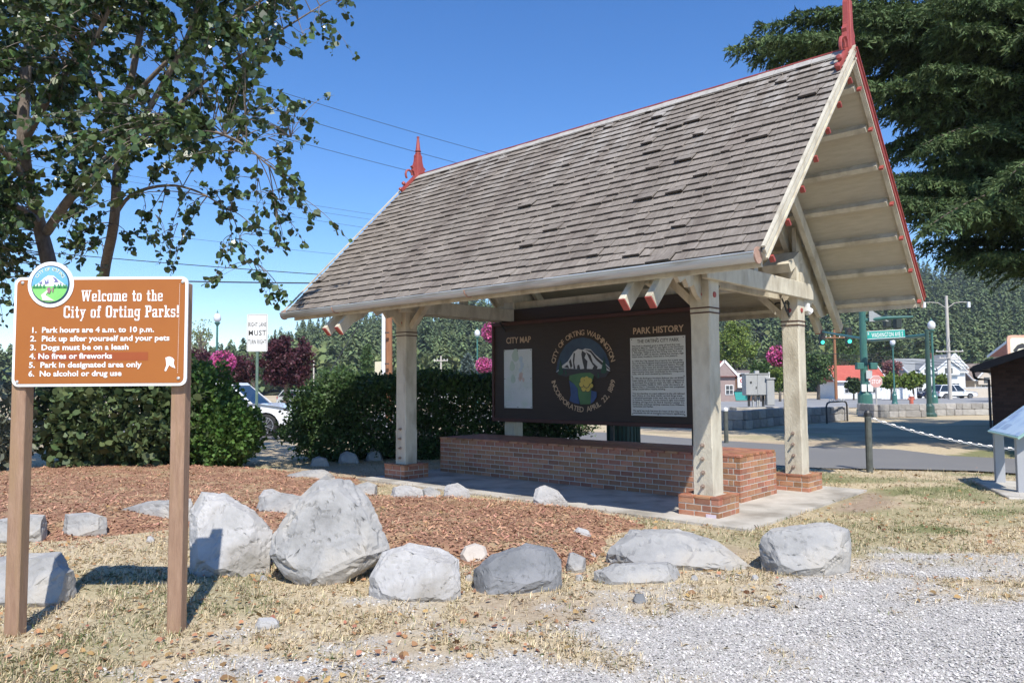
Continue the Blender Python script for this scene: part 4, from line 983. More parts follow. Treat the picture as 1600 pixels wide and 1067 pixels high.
# ------------------------------------------------------------------ ground cover: dry grass, bark chips, gravel, fallen leaves
ROCKS = [o for o in COL.objects if o.get("category") in ("boulder", "stone")]
def clear_of(x, y, pad=0.0):
    ok = np.ones(len(x), bool)
    lx = (x - SO.x) * math.cos(TH) + (y - SO.y) * math.sin(TH); ly = -(x - SO.x) * math.sin(TH) + (y - SO.y) * math.cos(TH)
    ok &= ~((lx > -LN - .5) & (lx < .80) & (ly > -.64) & (ly < WD + .5))
    return ok
def view_points(n, y0, y1, seed, pad=1.08, power=1.0):
    """points spread over the ground in view, denser near the camera"""
    r = np.random.default_rng(seed); y = y0 * (y1 / y0) ** (r.random(n) ** power); x = (r.random(n) * 2 - 1) * .70 * pad * y; return x, y
def ground_z(x, y): return np.maximum(bumpy(x, y), mulch_h(x, y))
PATHP = path_near + path_far
M_straw = mat("dry_grass_blades", (.52, .41, .25), (.75, .645, .44), 3, .8, coord='World', rand=(.55, 1.25, .02), island=True, transl=.15, spec=.2)
M_blade = mat("green_grass_blades", (.10, .14, .05), (.22, .26, .11), 3, .7, coord='World', rand=(.7, 1.3, .02), island=True, transl=.2, spec=.2)
def blades(name, x, y, hgt, wid, m, label, lay=1.2, seed=0):
    r = np.random.default_rng(seed); n = len(x); a = r.random(n) * 6.283; ln = hgt * (.5 + r.random(n)); tilt = r.random(n) * lay
    d = np.stack([np.cos(a) * np.sin(tilt), np.sin(a) * np.sin(tilt), np.cos(tilt)], 1); s_ = np.stack([-np.sin(a + .6), np.cos(a + .6), 0 * a], 1) * wid
    P_ = np.stack([x, y, ground_z(x, y) - .004], 1); mid = P_ + d * (ln * .55)[:, None]; tip = P_ + (d + np.array([0, 0, -.25])) * ln[:, None]; tip[:, 2] = np.maximum(tip[:, 2], P_[:, 2] + .004)
    V = np.stack([P_ - s_, P_ + s_, mid + s_ * .8, tip, mid - s_ * .8], 1).reshape(-1, 3)
    o = np_mesh(name, V, np.arange(n * 5).reshape(n, 5), m); return kind(o, "stuff", label, "grass")
x, y = view_points(190000, 3.3, 16, 3)
tuft = fbm(x * 5, y * 5, 51); mh = mulch_h(x, y); gv = gravelness(x, y); keep = clear_of(x, y) & (RG.random(len(x)) > gv * 1.25 - .12) & ((mh < .004) | (RG.random(len(x)) < .17)) & ~inpoly(x, y, PATHP)
bare_v = np.where(inpoly(x, y, BARE), 1, 0) + .7 * (fbm(x * .55, y * .55, 9) > .6); keep &= RG.random(len(x)) > bare_v * .93; keep &= RG.random(len(x)) < .25 + 1.5 * sm(.42, .62, tuft)
gr_v = sm(.53, .72, fbm(x * .8 + 4, y * .8, 33)); isg = RG.random(len(x)) < (.03 + .24 * gr_v + .5 * lawn_green(x, y))
x1_, y1_ = x[keep & ~isg], y[keep & ~isg]; blades("dry_grass", x1_, y1_, .055, .0028, M_straw, "short straw coloured dry grass around the boulders", seed=4, lay=1.45)
x1_, y1_ = x[keep & isg], y[keep & isg]; blades("green_grass", x1_, y1_, .05, .0028, M_blade, "scattered green grass tufts in the dry lawn", seed=5, lay=1.2)
# bark chips
M_chip = mat("bark_chips", (.24, .122, .076), (.53, .31, .20), 4, .9, coord='World', rand=(.45, 1.5, .02), island=True, spec=.15)
r = np.random.default_rng(8); x, y = view_points(90000, 5.2, 17, 9)
ins = mulch_h(x, y) > .013; spill = (polydist(x, y, MULCH_B) < .35) | (polydist(x, y, MULCH_A) < .45)
k_ = (ins | (spill & (r.random(len(x)) < .16))) & clear_of(x, y); x, y = x[k_], y[k_]; n = len(x)
a = r.random(n) * 6.283; ln = .010 + .035 * r.random(n) ** 2.5; wd = .004 + .007 * r.random(n); tl = (r.random(n) - .5) * 1.0
d = np.stack([np.cos(a) * np.cos(tl), np.sin(a) * np.cos(tl), np.sin(tl)], 1) * ln[:, None]; s_ = np.stack([-np.sin(a), np.cos(a), (r.random(n) - .5) * .8], 1) * wd[:, None]
P_ = np.stack([x, y, ground_z(x, y) + .008 + .012 * r.random(n)], 1)
kind(np_mesh("bark_chips", np.stack([P_ - d - s_, P_ + d - s_ * .7, P_ + d * .9 + s_, P_ - d + s_ * .8], 1).reshape(-1, 3), np.arange(n * 4).reshape(n, 4), M_chip), "stuff", "red brown bark chips covering the planting bed", "mulch")
# gravel stones: flattened octahedra
def pebbles(name, x, y, lo, hi, m, label, seed):
    r = np.random.default_rng(seed); n = len(x); s_ = lo + (hi - lo) * r.random(n) ** 2.5
    O = np.array([(1, 0, 0), (0, 1, 0), (-1, 0, 0), (0, -1, 0), (0, 0, .7), (0, 0, -.7)], float)
    V = O[None] * (1 + .5 * (r.random((n, 6, 1)) - .5)) * s_[:, None, None] * (np.array([1, .8, .75])[None, None]); an = r.random(n) * 6.28; c_, q_ = np.cos(an)[:, None], np.sin(an)[:, None]
    tl = (r.random((n, 1)) - .5) * 1.2; V = V.copy(); zz = V[..., 2] + V[..., 0] * tl; V = np.stack([V[..., 0] * c_ - V[..., 1] * q_, V[..., 0] * q_ + V[..., 1] * c_, zz], -1)
    V += np.stack([x, y, ground_z(x, y) + s_ * .25], 1)[:, None, :]
    T = np.array([(0, 1, 4), (1, 2, 4), (2, 3, 4), (3, 0, 4)])
    F_ = (np.arange(n)[:, None, None] * 6 + T[None]).reshape(-1, 3); return kind(np_mesh(name, V.reshape(-1, 3), F_, m), "stuff", label, "gravel")
M_peb = mat("gravel_stone", (.40, .38, .35), (.60, .575, .535), 3, .85, coord='World', rand=(.5, 1.3, .04), island=True, spec=.3)
x, y = view_points(190000, 3.1, 9.5, 12, power=1.1); gv = gravelness(x, y); k_ = (RG.random(len(x)) < gv * 1.1 - .08) | (RG.random(len(x)) < .012); k_ &= clear_of(x, y) & (mulch_h(x, y) < .01)
pebbles("gravel", x[k_], y[k_], .004, .0135, M_peb, "pale grey gravel at the front of the lot", 13)
# fallen leaves
M_fall = mat("fallen_leaf", (.30, .15, .07), (.46, .27, .13), 5, .8, coord='World', rand=(.5, 1.3, .03), island=True, transl=.1)
x, y = view_points(4200, 3.6, 14, 15); k_ = clear_of(x, y) & (gravelness(x, y) < .75) & (fbm(x * .7, y * .7, 40) > .42); x, y = x[k_], y[k_]
P_ = np.stack([x, y, ground_z(x, y) + .018], 1); a = RG.random(len(x)) * 6.28; V, F_ = leaves(P_, np.stack([np.cos(a), np.sin(a), .25 * RG.normal(size=len(a))], 1), .018 + .04 * RG.random(len(x)) ** 2, flat=2.5)
kind(np_mesh("fallen_leaves", V, F_, M_fall), "stuff", "dry brown leaves scattered on the grass and mulch", "leaves")

# ------------------------------------------------------------------ foliage helpers
def lmat(name, c1, c2, tr=.22, rough=.5, spec=.35, hue=.02, lo=.6, hi=1.35):
    return mat(name, c1, c2, 1.5, rough, coord='World', rand=(lo, hi, hue), island=True, transl=tr, spec=spec)
M_bark = mat("grey_bark", (.12, .095, .075), (.25, .21, .175), 5, .92, bump=.9, bscale=16, stretch=(3, 3, .8), coord='World')
def bez(p0, p1, p2, n=8):
    return [p0 * (1 - t_) ** 2 + p1 * (2 * t_ * (1 - t_)) + p2 * t_ ** 2 for t_ in [k / n for k in range(n + 1)]]
def crown_tree(name, label, base, h, rx, rz, m, leaf=.12, n=6000, clumps=70, trunk_r=.14, seed=1, cat="tree", group=None, zc=None, shape=LEAF, ry=None, droop=.3, tall=False, spread=.55):
    """tapered trunk, limbs to leaf clumps, and a crown of leaf faces gathered in uneven clumps"""
    r = np.random.default_rng(seed); base = Vector(base); ry = ry or rx
    root = tag(empty(name, base), label, cat, group); zc = zc if zc is not None else h - rz
    C = unit(r.normal(size=(clumps, 3))) * (r.random((clumps, 1)) ** .42) * np.array([rx, ry, rz]) * .86
    if tall: C[:, :2] *= np.clip(1.05 - (C[:, 2:] / rz * .5 + .5), .12, 1)
    C[:, 2] += zc; C += r.normal(size=C.shape) * .06 * rx
    mb = MB(); top = Vector((0, 0, min(zc + rz * .5, h)))
    pts = [Vector((0, 0, -.1)), Vector((.04 * rx, 0, zc * .4)), Vector((0, .03 * rx, zc * .8)), top]; mb.tube(pts, [trunk_r * 1.2, trunk_r, trunk_r * .75, trunk_r * .15], 8)
    for k in range(min(clumps, 26)):
        e = Vector(C[k]); s_ = Vector((0, 0, max(.2 * zc, min(e.z * .72, zc + rz * .3)))); mb.tube(bez(s_, (s_ + e) / 2 + Vector((0, 0, .12 * rz)), e, 4), [trunk_r * .42, trunk_r * .34, trunk_r * .25, trunk_r * .16, trunk_r * .06], 5, caps=False)
    mb.build("trunk", M_bark, root, smooth=True)
    ci = r.integers(0, clumps, n); cs = (.5 + r.random(clumps)) * spread * (rx * ry * rz) ** (1 / 3) * 1.55 / clumps ** (1 / 3)
    off = unit(r.normal(size=(n, 3))) * (r.random((n, 1)) ** .5) * cs[ci][:, None]
    P_ = C[ci] + off; D = unit(off) + r.normal(size=(n, 3)) * .6; D[:, 2] -= droop
    V, F_ = leaves(P_, D, leaf * (.6 + .7 * r.random(n)), shape, r, flat=.6)
    cr = np_mesh("crown", V, F_, m, root); cr["kind"] = "stuff"; return root
def shrub(name, label, base, rx, ry, h, m, leaf, n, seed, boxy=2.0, rz=0.0, cat="shrub", stems=14, shape=LEAF, lump=.16, group=None):
    """bush of leaf faces on and inside an uneven rounded body that starts at the ground"""
    r = np.random.default_rng(seed); root = tag(empty(name, base, rz), label, cat, group)
    d = unit(r.normal(size=(n, 3))); k_ = (np.abs(d) ** boxy).sum(1) ** (-1 / boxy); d2 = d * k_[:, None]
    ph = r.random(6) * 6.28
    lumpy = 1 + lump * (np.sin(d[:, 0] * 7 + ph[0]) * np.sin(d[:, 1] * 6 + ph[1]) + np.sin(d[:, 2] * 8 + ph[2]) * np.sin(d[:, 0] * 11 + ph[3]) * .7 + .5 * np.sin((d[:, 1] + d[:, 2]) * 17 + ph[4]))
    rad = (1 - .45 * r.random(n) ** 2.2) * lumpy + r.exponential(.025, n)
    P_ = d2 * rad[:, None] * np.array([rx, ry, h / 2]) + np.array([0, 0, h / 2]); P_[:, 2] = np.abs(P_[:, 2]) + .02
    D = d * .8 + r.normal(size=(n, 3)) * .7; D[:, 2] += .15
    V, F_ = leaves(P_, D, leaf * (.6 + .7 * r.random(n)), shape, r, flat=.4)
    if n > 30000: F_ = F_[:, [0, 1, 3, 4]]               # small hedge leaves: four corners are enough
    o = np_mesh("foliage", V, F_, m, root); o["kind"] = "stuff"
    mb = MB()
    for k in range(stems):
        a_ = r.random() * 6.28; q = Vector((math.cos(a_) * rx * .75 * r.random(), math.sin(a_) * ry * .75 * r.random(), h * (.55 + .35 * r.random()))); b_ = Vector((q.x * .35, q.y * .35, -.05))
        mb.tube(bez(b_, (b_ + q) / 2 + Vector((0, 0, .1)), q, 4), [.016, .013, .010, .007, .003], 5, caps=False)
    mb.build("stems", M_bark, root); return root

# ------------------------------------------------------------------ big broadleaf tree on the left
M_lf = lmat("orchard_leaf", (.028, .058, .018), (.095, .14, .045), tr=.18, rough=.36, spec=.55, hue=.025, lo=.55, hi=1.5)
YT = 15.6
tb = foot(150, YT); tree = tag(empty("broadleaf_tree", tb), "large leafy broadleaf tree with forked grey trunks rising behind the rules sign", "tree")
def T(px, py, Y): return at(px, py, Y) - tb
mb = MB(); stems = []
def limb(pts, r0, r1, n=7):
    q = [T(*p_) for p_ in pts]; out = []
    for i in range(len(q) - 1):
        for k in range(4):
            t_ = k / 4; p0 = q[max(i - 1, 0)]; p1 = q[i]; p2 = q[i + 1]; p3 = q[min(i + 2, len(q) - 1)]
            out.append(.5 * ((2 * p1) + (p2 - p0) * t_ + (2 * p0 - 5 * p1 + 4 * p2 - p3) * t_ ** 2 + (3 * p1 - p0 - 3 * p2 + p3) * t_ ** 3))
    out.append(q[-1]); m_ = len(out); mb.tube(out, [r0 + (r1 - r0) * k / (m_ - 1) for k in range(m_)], n); stems.append(out); return out
gb = zg(0, YT)
limb([(110, 742, YT), (92, 520, YT), (78, 420, YT), (60, 345, YT), (38, 250, 13.9), (40, 120, 13.7), (60, -30, 13.5), (80, -160, 13.4)], .20, .05, 9)
limb([(74, 362, YT), (110, 310, 14.0), (150, 272, 13.7), (205, 215, 13.2), (250, 140, 12.9), (300, 40, 12.7), (330, -90, 12.6)], .10, .025)
limb([(150, 742, YT + .4), (160, 520, YT + .4), (163, 430, YT + .4), (178, 350, 14.4), (183, 270, 14.3), (192, 190, 14.2), (212, 90, 14.1), (235, -40, 14.0), (250, -170, 14.0)], .125, .04, 9)
limb([(176, 345, 14.4), (205, 305, 14.2), (260, 290, 13.8), (310, 300, 13.4), (360, 330, 13.2)], .042, .01)
limb([(186, 250, 14.3), (250, 190, 14.6), (330, 120, 14.8), (420, 60, 14.8), (500, 10, 14.8)], .055, .012)
limb([(200, 160, 14.2), (280, 80, 13.6), (380, 20, 13.2), (470, -40, 13)], .05, .012)
limb([(50, 300, 13.9), (10, 240, 13.2), (-60, 180, 12.6), (-140, 90, 12.2)], .09, .02)
limb([(38, 220, 13.8), (90, 130, 13.0), (150, 60, 12.4), (190, -40, 12.2)], .08, .02)
limb([(215, 200, 13.2), (290, 195, 12.4), (370, 220, 12.0), (420, 260, 11.9)], .045, .01)
limb([(60, 345, YT), (20, 320, 13.4), (-30, 330, 12.8)], .07, .015)
limb([(190, 200, 14.2), (150, 140, 14.8), (120, 50, 15.3), (100, -60, 15.6)], .07, .02)
rng = np.random.default_rng(77)
LP, LD, LS = [], [], []; twig = MB()
SP = [p_ for s_ in stems for p_ in s_[2:]]
def twig_to(tip, bend=.0, n=26, start=.25, size=.13, src=None, r0=.010):
    if src is None: src = min(SP, key=lambda s_: (s_ - tip).length + rng.random() * .4)
    mid = (src + tip) / 2 + Vector((0, 0, .22 * (tip - src).length)) + Vector(rng.normal(size=3) * .08)
    c_ = bez(src, mid, tip, 7); twig.tube(c_, [r0 * (1 - .85 * k / 7) + .0015 for k in range(8)], 4, caps=False)
    for k in range(n):
        t_ = start + (1 - start) * rng.random() ** .7; i = min(int(t_ * 7), 6); f = t_ * 7 - i; p_ = c_[i].lerp(c_[i + 1], f); d_ = (c_[i + 1] - c_[i]).normalized()
        LP.append(np.array(p_) + rng.normal(size=3) * .025); v = np.array(d_) * .5 + rng.normal(size=3) * .75; v[2] -= .35; LD.append(v); LS.append(size * (.4 + .95 * rng.random() ** 1.3))
# dense part of the crown
dense = [(-160, -190), (420, -190), (440, 60), (395, 130), (335, 135), (330, 240), (300, 285), (240, 275), (150, 300), (120, 390), (70, 330), (0, 430), (-160, 470)]
cnt = 0
while cnt < 1050:
    px, py = rng.uniform(-160, 440), rng.uniform(-190, 470)
    if not inpoly(np.array([px]), np.array([py]), dense)[0]: continue
    g_ = math.sin(px * .045 + 1) * math.sin(py * .05) + .5 * math.sin(px * .09 + py * .06)
    if g_ > .42 + rng.random() * .5 and py > 40: continue
    twig_to(T(px, py, rng.uniform(11.0, 15.4)), n=34, size=.125); cnt += 1
# looser outer branches hanging to the right
for px, py, Y_ in ((545, 4, 14.6), (528, 62, 14.5), (500, 30, 14.5), (478, 70, 14.4), (455, 20, 14), (440, 95, 14), (494, 192, 12.6), (470, 165, 12.6), (445, 205, 12.4), (430, 150, 12.8), (402, 165, 12.6), (385, 205, 12.2), (495, 342, 12.0), (468, 285, 12.0), (440, 245, 12.0), (470, 318, 12.0), (430, 330, 12.4), (447, 352, 12.4), (440, 378, 12.4), (418, 398, 12.6), (385, 410, 12.8), (362, 398, 12.8), (345, 345, 13), (370, 300, 12.6), (398, 300, 12.4), (330, 300, 13.2), (300, 330, 13.4), (262, 392, 13.6), (225, 348, 13.8), (205, 382, 13.8), (240, 372, 13.8), (275, 398, 13.6), (310, 255, 12.8), (350, 255, 12.6), (120, 420, 13.6), (30, 430, 13.2), (140, 395, 13.4), (8, 470, 13), (-20, 520, 13), (120, 350, 13.6)):
    tip = T(px, py, Y_); twig_to(tip, n=14, start=.45, size=.125)
    for _ in range(3): twig_to(tip + Vector(rng.normal(size=3) * .28), n=9, start=.55, size=.12, src=(min(SP, key=lambda s_: (s_ - tip).length) * .45 + tip * .55), r0=.006)
h0 = T(345, 345, 12.9); hang = T(425, 460, 12.3)
for q in ((420, 470), (440, 462), (455, 475), (430, 480), (448, 468), (418, 455), (412, 438), (330, 440), (322, 446)): twig_to(T(q[0], q[1], 12.3), n=8, start=.7, size=.12, src=T(395, 408, 12.7), r0=.005)
for q in ((470, 398), (484, 372), (500, 385)): pass
# twigs above the left roof corner whose leaves fall in shadow on the shingles
for k in range(9): twig_to(Vector((-3.9 + rng.normal() * .45, 10.9 + rng.normal() * .35, 5.6 + rng.normal() * .25)) - tb, n=12, start=.6, src=T(455, 215, 12.2), r0=.006)
mb.build("trunk", M_bark, tree, smooth=True); twig.build("twigs", M_bark, tree, fix=False)
LP, LD, LS = np.array(LP), np.array(LD), np.array(LS)
V, F_ = leaves(LP, LD, LS, LEAF, rng, flat=.5); cr = np_mesh("crown", V, F_, M_lf, tree); cr["kind"] = "stuff"
# the loosest leaves, on the outermost twigs, one by one
lv = bpy.data.meshes.new("leaf"); lv.from_pydata([tuple(v) for v in LEAF], [], [(0, 1, 2, 3), (0, 3, 4, 5)]); lv.materials.append(mat("orchard_leaf_single", (.03, .06, .02), (.07, .11, .035), 3, .36, rand=(.6, 1.5, .02), transl=.16))
for k in range(220):
    i = len(LP) - 1 - int(rng.random() * 900); d_ = Vector(LD[i] + rng.normal(size=3) * .5).normalized(); s_ = Vector(rng.normal(size=3)); s_ = (s_ - d_ * s_.dot(d_)).normalized()
    o = link("leaf", lv, tree); M = Matrix((d_ * LS[i], s_ * LS[i], d_.cross(s_) * LS[i])).transposed().to_4x4(); M.translation = Vector(LP[i] + rng.normal(size=3) * .05); o.matrix_local = M

# ------------------------------------------------------------------ shrubs and hedge
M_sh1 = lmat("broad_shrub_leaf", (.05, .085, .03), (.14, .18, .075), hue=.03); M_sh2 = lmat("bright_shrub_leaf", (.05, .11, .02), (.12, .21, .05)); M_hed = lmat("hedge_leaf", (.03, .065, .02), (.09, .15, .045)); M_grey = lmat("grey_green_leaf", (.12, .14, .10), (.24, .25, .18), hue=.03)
g = gnd(160, 742); shrub("broad_leaved_shrub", "broad leaved shrub seen between the two signposts", (g.x, g.y + .75, .05), 1.38, .85, 1.95, M_sh1, .14, 6500, 31, boxy=2.6)
g = gnd(277, 738); shrub("bright_green_shrub", "taller bright green shrub half behind the right signpost", (g.x - .05, g.y + .95, .05), .80, .8, 1.95, M_sh2, .075, 8500, 32, boxy=2.4)
g = gnd(352, 738); shrub("bright_green_shrub", "lower bright green shrub in front of the white car", (g.x - .24, g.y + .7, .05), .56, .65, 1.2, M_sh2, .075, 7500, 35, boxy=2.3)
g = gnd(-35, 745); shrub("grey_green_shrub", "grey green spiky shrub at the left edge of the bed", (g.x - .2, g.y + .3, .05), .85, .8, 1.75, M_grey, .22, 1500, 33, shape=SLIM)
h0, h1 = Vector((-4.3, 16.3, 0)), Vector((1.1, 17.9, 0)); hd = h1 - h0
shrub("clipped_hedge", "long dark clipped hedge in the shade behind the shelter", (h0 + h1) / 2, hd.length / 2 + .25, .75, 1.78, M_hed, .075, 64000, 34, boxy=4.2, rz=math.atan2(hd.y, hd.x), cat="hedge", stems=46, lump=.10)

# ------------------------------------------------------------------ wooded hills
SKY_ = [(-900, 560), (-400, 575), (0, 585), (250, 575), (340, 556), (400, 545), (455, 522), (520, 503), (600, 488), (700, 472), (900, 455), (1100, 440), (1250, 428), (1440, 424), (1540, 412), (1650, 420), (1900, 470), (2500, 540)]
def crest_h(px, R):
    ys = np.interp(px, [a for a, b in SKY_], [b for a, b in SKY_]); return EYE + (601.7 - .0067 * (px - 800) - ys) / FPX * R
n1, n2 = 150, 26; V = []; R0, R1 = 200.0, 480.0
tan_ = np.linspace(-2.2, 2.2, n1)
def hill_z(u, t_):
    """u = x/y of the line of sight, t_ = 0 at the foot .. 1 at the crest"""
    top = crest_h(800 + u * FPX, R1) - 10; k = t_ ** 1.25
    return -1.2 + (top + 1.2) * k + 5 * (fbm(np.asarray(u * 9 + 20), np.asarray(t_ * 4 + 3), 60) - .5) * np.sin(np.pi * np.clip(t_, 0, 1))
U_, T_ = np.meshgrid(tan_, np.linspace(0, 1.35, n2)); tt = np.where(T_ > 1, 1 - (T_ - 1) * .5, T_); R_ = R0 + (R1 - R0) * T_
HZ = hill_z(U_, tt); HV = np.stack([U_ * R_, R_, HZ], -1).reshape(-1, 3); I_ = np.arange(n1 * n2).reshape(n2, n1)
M_hill = mat("forest_floor", (.035, .05, .025), (.07, .08, .04), .05, .95, coord='World')
kind(np_mesh("hills", HV, np.stack([I_[:-1, :-1], I_[:-1, 1:], I_[1:, 1:], I_[1:, :-1]], -1).reshape(-1, 4), M_hill, smooth=True), "structure")
# the forest on them: thousands of conifers and some broadleaf crowns that read as one wood
def conifer_proto(r, n=112):
    z = .10 + .88 * r.random(n) ** .85; rad = .165 * (1 - z) ** .75 + .008; a = r.random(n) * 6.283; q = rad * (.35 + .75 * r.random(n))
    d = np.stack([np.cos(a), np.sin(a), -.35 - .5 * r.random(n)], 1); P_ = np.stack([q * np.cos(a), q * np.sin(a), z], 1); ln = (.035 + .075 * (1 - z))[:, None]
    s_ = np.stack([-np.sin(a), np.cos(a), .4 * r.normal(size=n)], 1) * ln * .55; ln = ln * 1.15; V = np.stack([P_ - s_ - d * ln * .3, P_ + s_ - d * ln * .3, P_ + d * ln], 1).reshape(-1, 3)
    V = np.concatenate([V, [(-.012, 0, 0), (.012, 0, 0), (0, 0, 1.02), (0, -.012, 0), (0, .012, 0), (0, 0, 1.02)]]); return V, np.arange(len(V)).reshape(-1, 3)
def leafy_proto(r, n=170):
    d = unit(r.normal(size=(n, 3))); q = d * (.7 + .35 * r.random((n, 1))) * np.array([.30, .30, .36]) + np.array([0, 0, .62]); V, F_ = leaves(q, d + r.normal(size=(n, 3)) * .8, .17, LEAF, r); T3 = []
    for f in F_: T3 += [(f[0], f[1], f[2]), (f[0], f[2], f[3]), (f[0], f[3], f[4]), (f[0], f[4], f[5])]
    return V, np.array(T3)
r = np.random.default_rng(91); CP = [conifer_proto(r) for _ in range(4)]; LPp = [leafy_proto(r) for _ in range(3)]
def wood(name, n, t0, t1, protos, hlo, hhi, m, label, seed, gate=None):
    r = np.random.default_rng(seed); Vs, Fs, o_ = [], [], 0
    u = r.uniform(-.98, 1.0, n); t_ = t0 + (t1 - t0) * r.random(n) ** .8
    if gate is not None:
        g_ = fbm(u * 7 + 3, t_ * 5, gate); k_ = g_ > .5; u, t_ = u[k_], t_[k_]
    R_ = R0 + (R1 - R0) * t_; z = hill_z(u, t_)
    for i in range(len(u)):
        V, F_ = protos[i % len(protos)]; h = r.uniform(hlo, hhi); w = h * r.uniform(.8, 1.25); a = r.random() * 6.28; c_, s_ = math.cos(a) * w, math.sin(a) * w
        Vs.append(np.stack([V[:, 0] * c_ - V[:, 1] * s_ + u[i] * R_[i], V[:, 0] * s_ + V[:, 1] * c_ + R_[i], V[:, 2] * h + z[i] - .5], 1)); Fs.append(F_ + o_); o_ += len(V)
    kind(np_mesh(name, np.concatenate(Vs), np.concatenate(Fs), m), "stuff", label, "forest")
M_con = mat("far_conifer", (.070, .105, .050), (.15, .19, .085), .035, .9, coord='World', rand=(.6, 1.45, .02), island=True, spec=.1)
M_dec = mat("far_broadleaf", (.11, .145, .06), (.21, .24, .10), .05, .9, coord='World', rand=(.7, 1.3, .02), island=True, spec=.1)
wood("conifer_forest", 4600, .0, 1.02, CP, 9, 19, M_con, "dense dark conifer forest covering the hills behind the town", 92)
wood("broadleaf_woodland", 900, -.08, .62, LPp, 8, 14, M_dec, "lighter green broadleaf woodland on the lower hill slopes", 93, gate=70)

# ------------------------------------------------------------------ big fir at the upper right
M_ndl = mat("fir_needles", (.030, .058, .022), (.12, .17, .06), 1.2, .7, coord='World', rand=(.5, 1.5, .02), island=True, transl=.12, spec=.25)
M_fbark = mat("fir_bark", (.07, .05, .04), (.14, .10, .08), 4, .95, bump=.9, bscale=14, coord='World')
def fir(base, h, r0, label, seed, nl, dens, zlow, targets=()):
    r = np.random.default_rng(seed); root = tag(empty("fir_tree", base), label, "tree"); mb = MB()
    mb.tube([Vector((0, 0, h * k / 8 - .1)) for k in range(9)], [.42 * (1 - k / 8.3) + .02 for k in range(9)], 10); P_, D_, S_ = [], [], []
    limbs = []
    for k in range(nl):
        z = zlow + (h - zlow - .5) * (k / nl) ** .9; a = k * 2.399 + r.normal() * .25; L_ = r0 * (1 - (z - zlow) / (h - zlow)) ** .75 * r.uniform(.8, 1.1) + .4
        d = Vector((math.cos(a), math.sin(a), 0)); limbs.append([Vector((0, 0, z)), Vector((0, 0, z)) + d * L_ * .5 + Vector((0, 0, .10 * L_)), Vector((0, 0, z)) + d * L_ - Vector((0, 0, .16 * L_))])
    for q in targets:
        e = Vector(q) - Vector(base); z = max(e.z - .5, zlow); s_ = Vector((0, 0, z)); limbs.append([s_, (s_ + e) / 2 + Vector((0, 0, .5)), e])
    for s_, m_, e in limbs:
        w3 = e + Vector(base); py_ = 600 - (w3.z - EYE) / max(w3.y, 1) * FPX; lim_ = np.interp(800 + w3.x / max(w3.y, 1) * FPX, [900, 1130, 1180, 1300, 1380, 1440, 1600, 1700], [-400, 70, 100, 120, 330, 400, 440, 480])
        if w3.y > 3 and py_ > lim_ and w3.x / w3.y < .78: continue
        c_ = bez(s_, m_, e, 10); L_ = (e - s_).length; mb.tube(c_, [.055 * (1 - k / 10.5) * min(1, L_ / 5) + .005 for k in range(11)], 5, caps=False)
        nb = int(dens * L_)
        for b in range(nb):
            f = .06 + .94 * (b + r.random()) / nb; i = min(int(f * 10), 9); p_ = c_[i].lerp(c_[i + 1], f * 10 - i); ax = (c_[i + 1] - c_[i]).normalized(); sd = ax.cross(Vector((0, 0, 1))).normalized() * (1 if b % 2 else -1)
            bl = (.35 + .55 * math.sin(math.pi * min(f * .95 + .05, 1)) * min(1.6, L_ / 4)) * r.uniform(.6, 1.2); bd = (sd * .75 + ax * .65 + Vector((0, 0, -.22 + .1 * r.normal()))).normalized()
            m2_ = max(6, int(bl * 56)); t_ = (np.arange(m2_) + r.random(m2_)) / m2_
            q = np.array(p_)[None] + np.array(bd)[None] * (t_ * bl)[:, None]; q[:, 2] -= .28 * bl * t_ ** 2 ; q += r.normal(size=q.shape) * .02
            dd = np.array(bd)[None] * .9 + r.normal(size=q.shape) * .65; dd[:, 2] -= .35
            P_.append(q); D_.append(dd); S_.append(np.full(m2_, .15) * (.6 + .7 * r.random(m2_)))
    mb.build("trunk", M_fbark, root, smooth=True)
    P_, D_, S_ = np.concatenate(P_), unit(np.concatenate(D_)), np.concatenate(S_)[:, None]; n = len(P_); q = r.normal(size=(n, 3)); B_ = unit(np.cross(D_, q)) * S_ * .165
    V = np.stack([P_ - B_, P_ + B_, P_ + D_ * S_], 1).reshape(-1, 3); F_ = np.arange(n * 3).reshape(n, 3); o = np_mesh("crown", V, F_, M_ndl, root); o["kind"] = "stuff"; return root
kr_ = random.Random(3); more_t = []
while len(more_t) < 58:
    a_, b_ = kr_.uniform(1190, 1640), kr_.uniform(-40, 460)
    if b_ < np.interp(a_, [1190, 1300, 1380, 1440, 1640], [70, 90, 300, 400, 450]): more_t.append(at(a_, b_, kr_.uniform(16.6, 21)))
tg = more_t + [at(px, py, Y_ * 1.2) for px, py, Y_ in ((1138, 76, 16.5), (1165, 62, 16), (1185, 40, 16.5), (1210, 95, 17), (1240, 20, 16), (1290, 60, 15.5), (1400, 130, 15), (1390, 330, 16), (1415, 300, 15.5), (1440, 380, 16), (1470, 440, 16), (1500, 455, 15.5), (1530, 430, 15), (1560, 450, 15), (1480, 250, 14.5), (1520, 200, 14), (1560, 330, 14), (1450, 180, 15), (1590, 400, 14.5), (1380, 230, 17), (1600, 455, 15.5), (1540, 120, 14), (1460, 60, 14.5), (1360, 20, 15), (1180, 90, 17.5), (1260, 75, 17))]
fir((14.8, 18.6, 0), 16.0, 8.0, "huge dark fir tree hanging its branches over the right of the shelter", 5, 130, 18, 3.1, tg)
fir((20.5, 18.5, 0), 20, 5.6, "second tall fir tree just outside the right edge, shading the brick building", 6, 70, 7, 2.5)

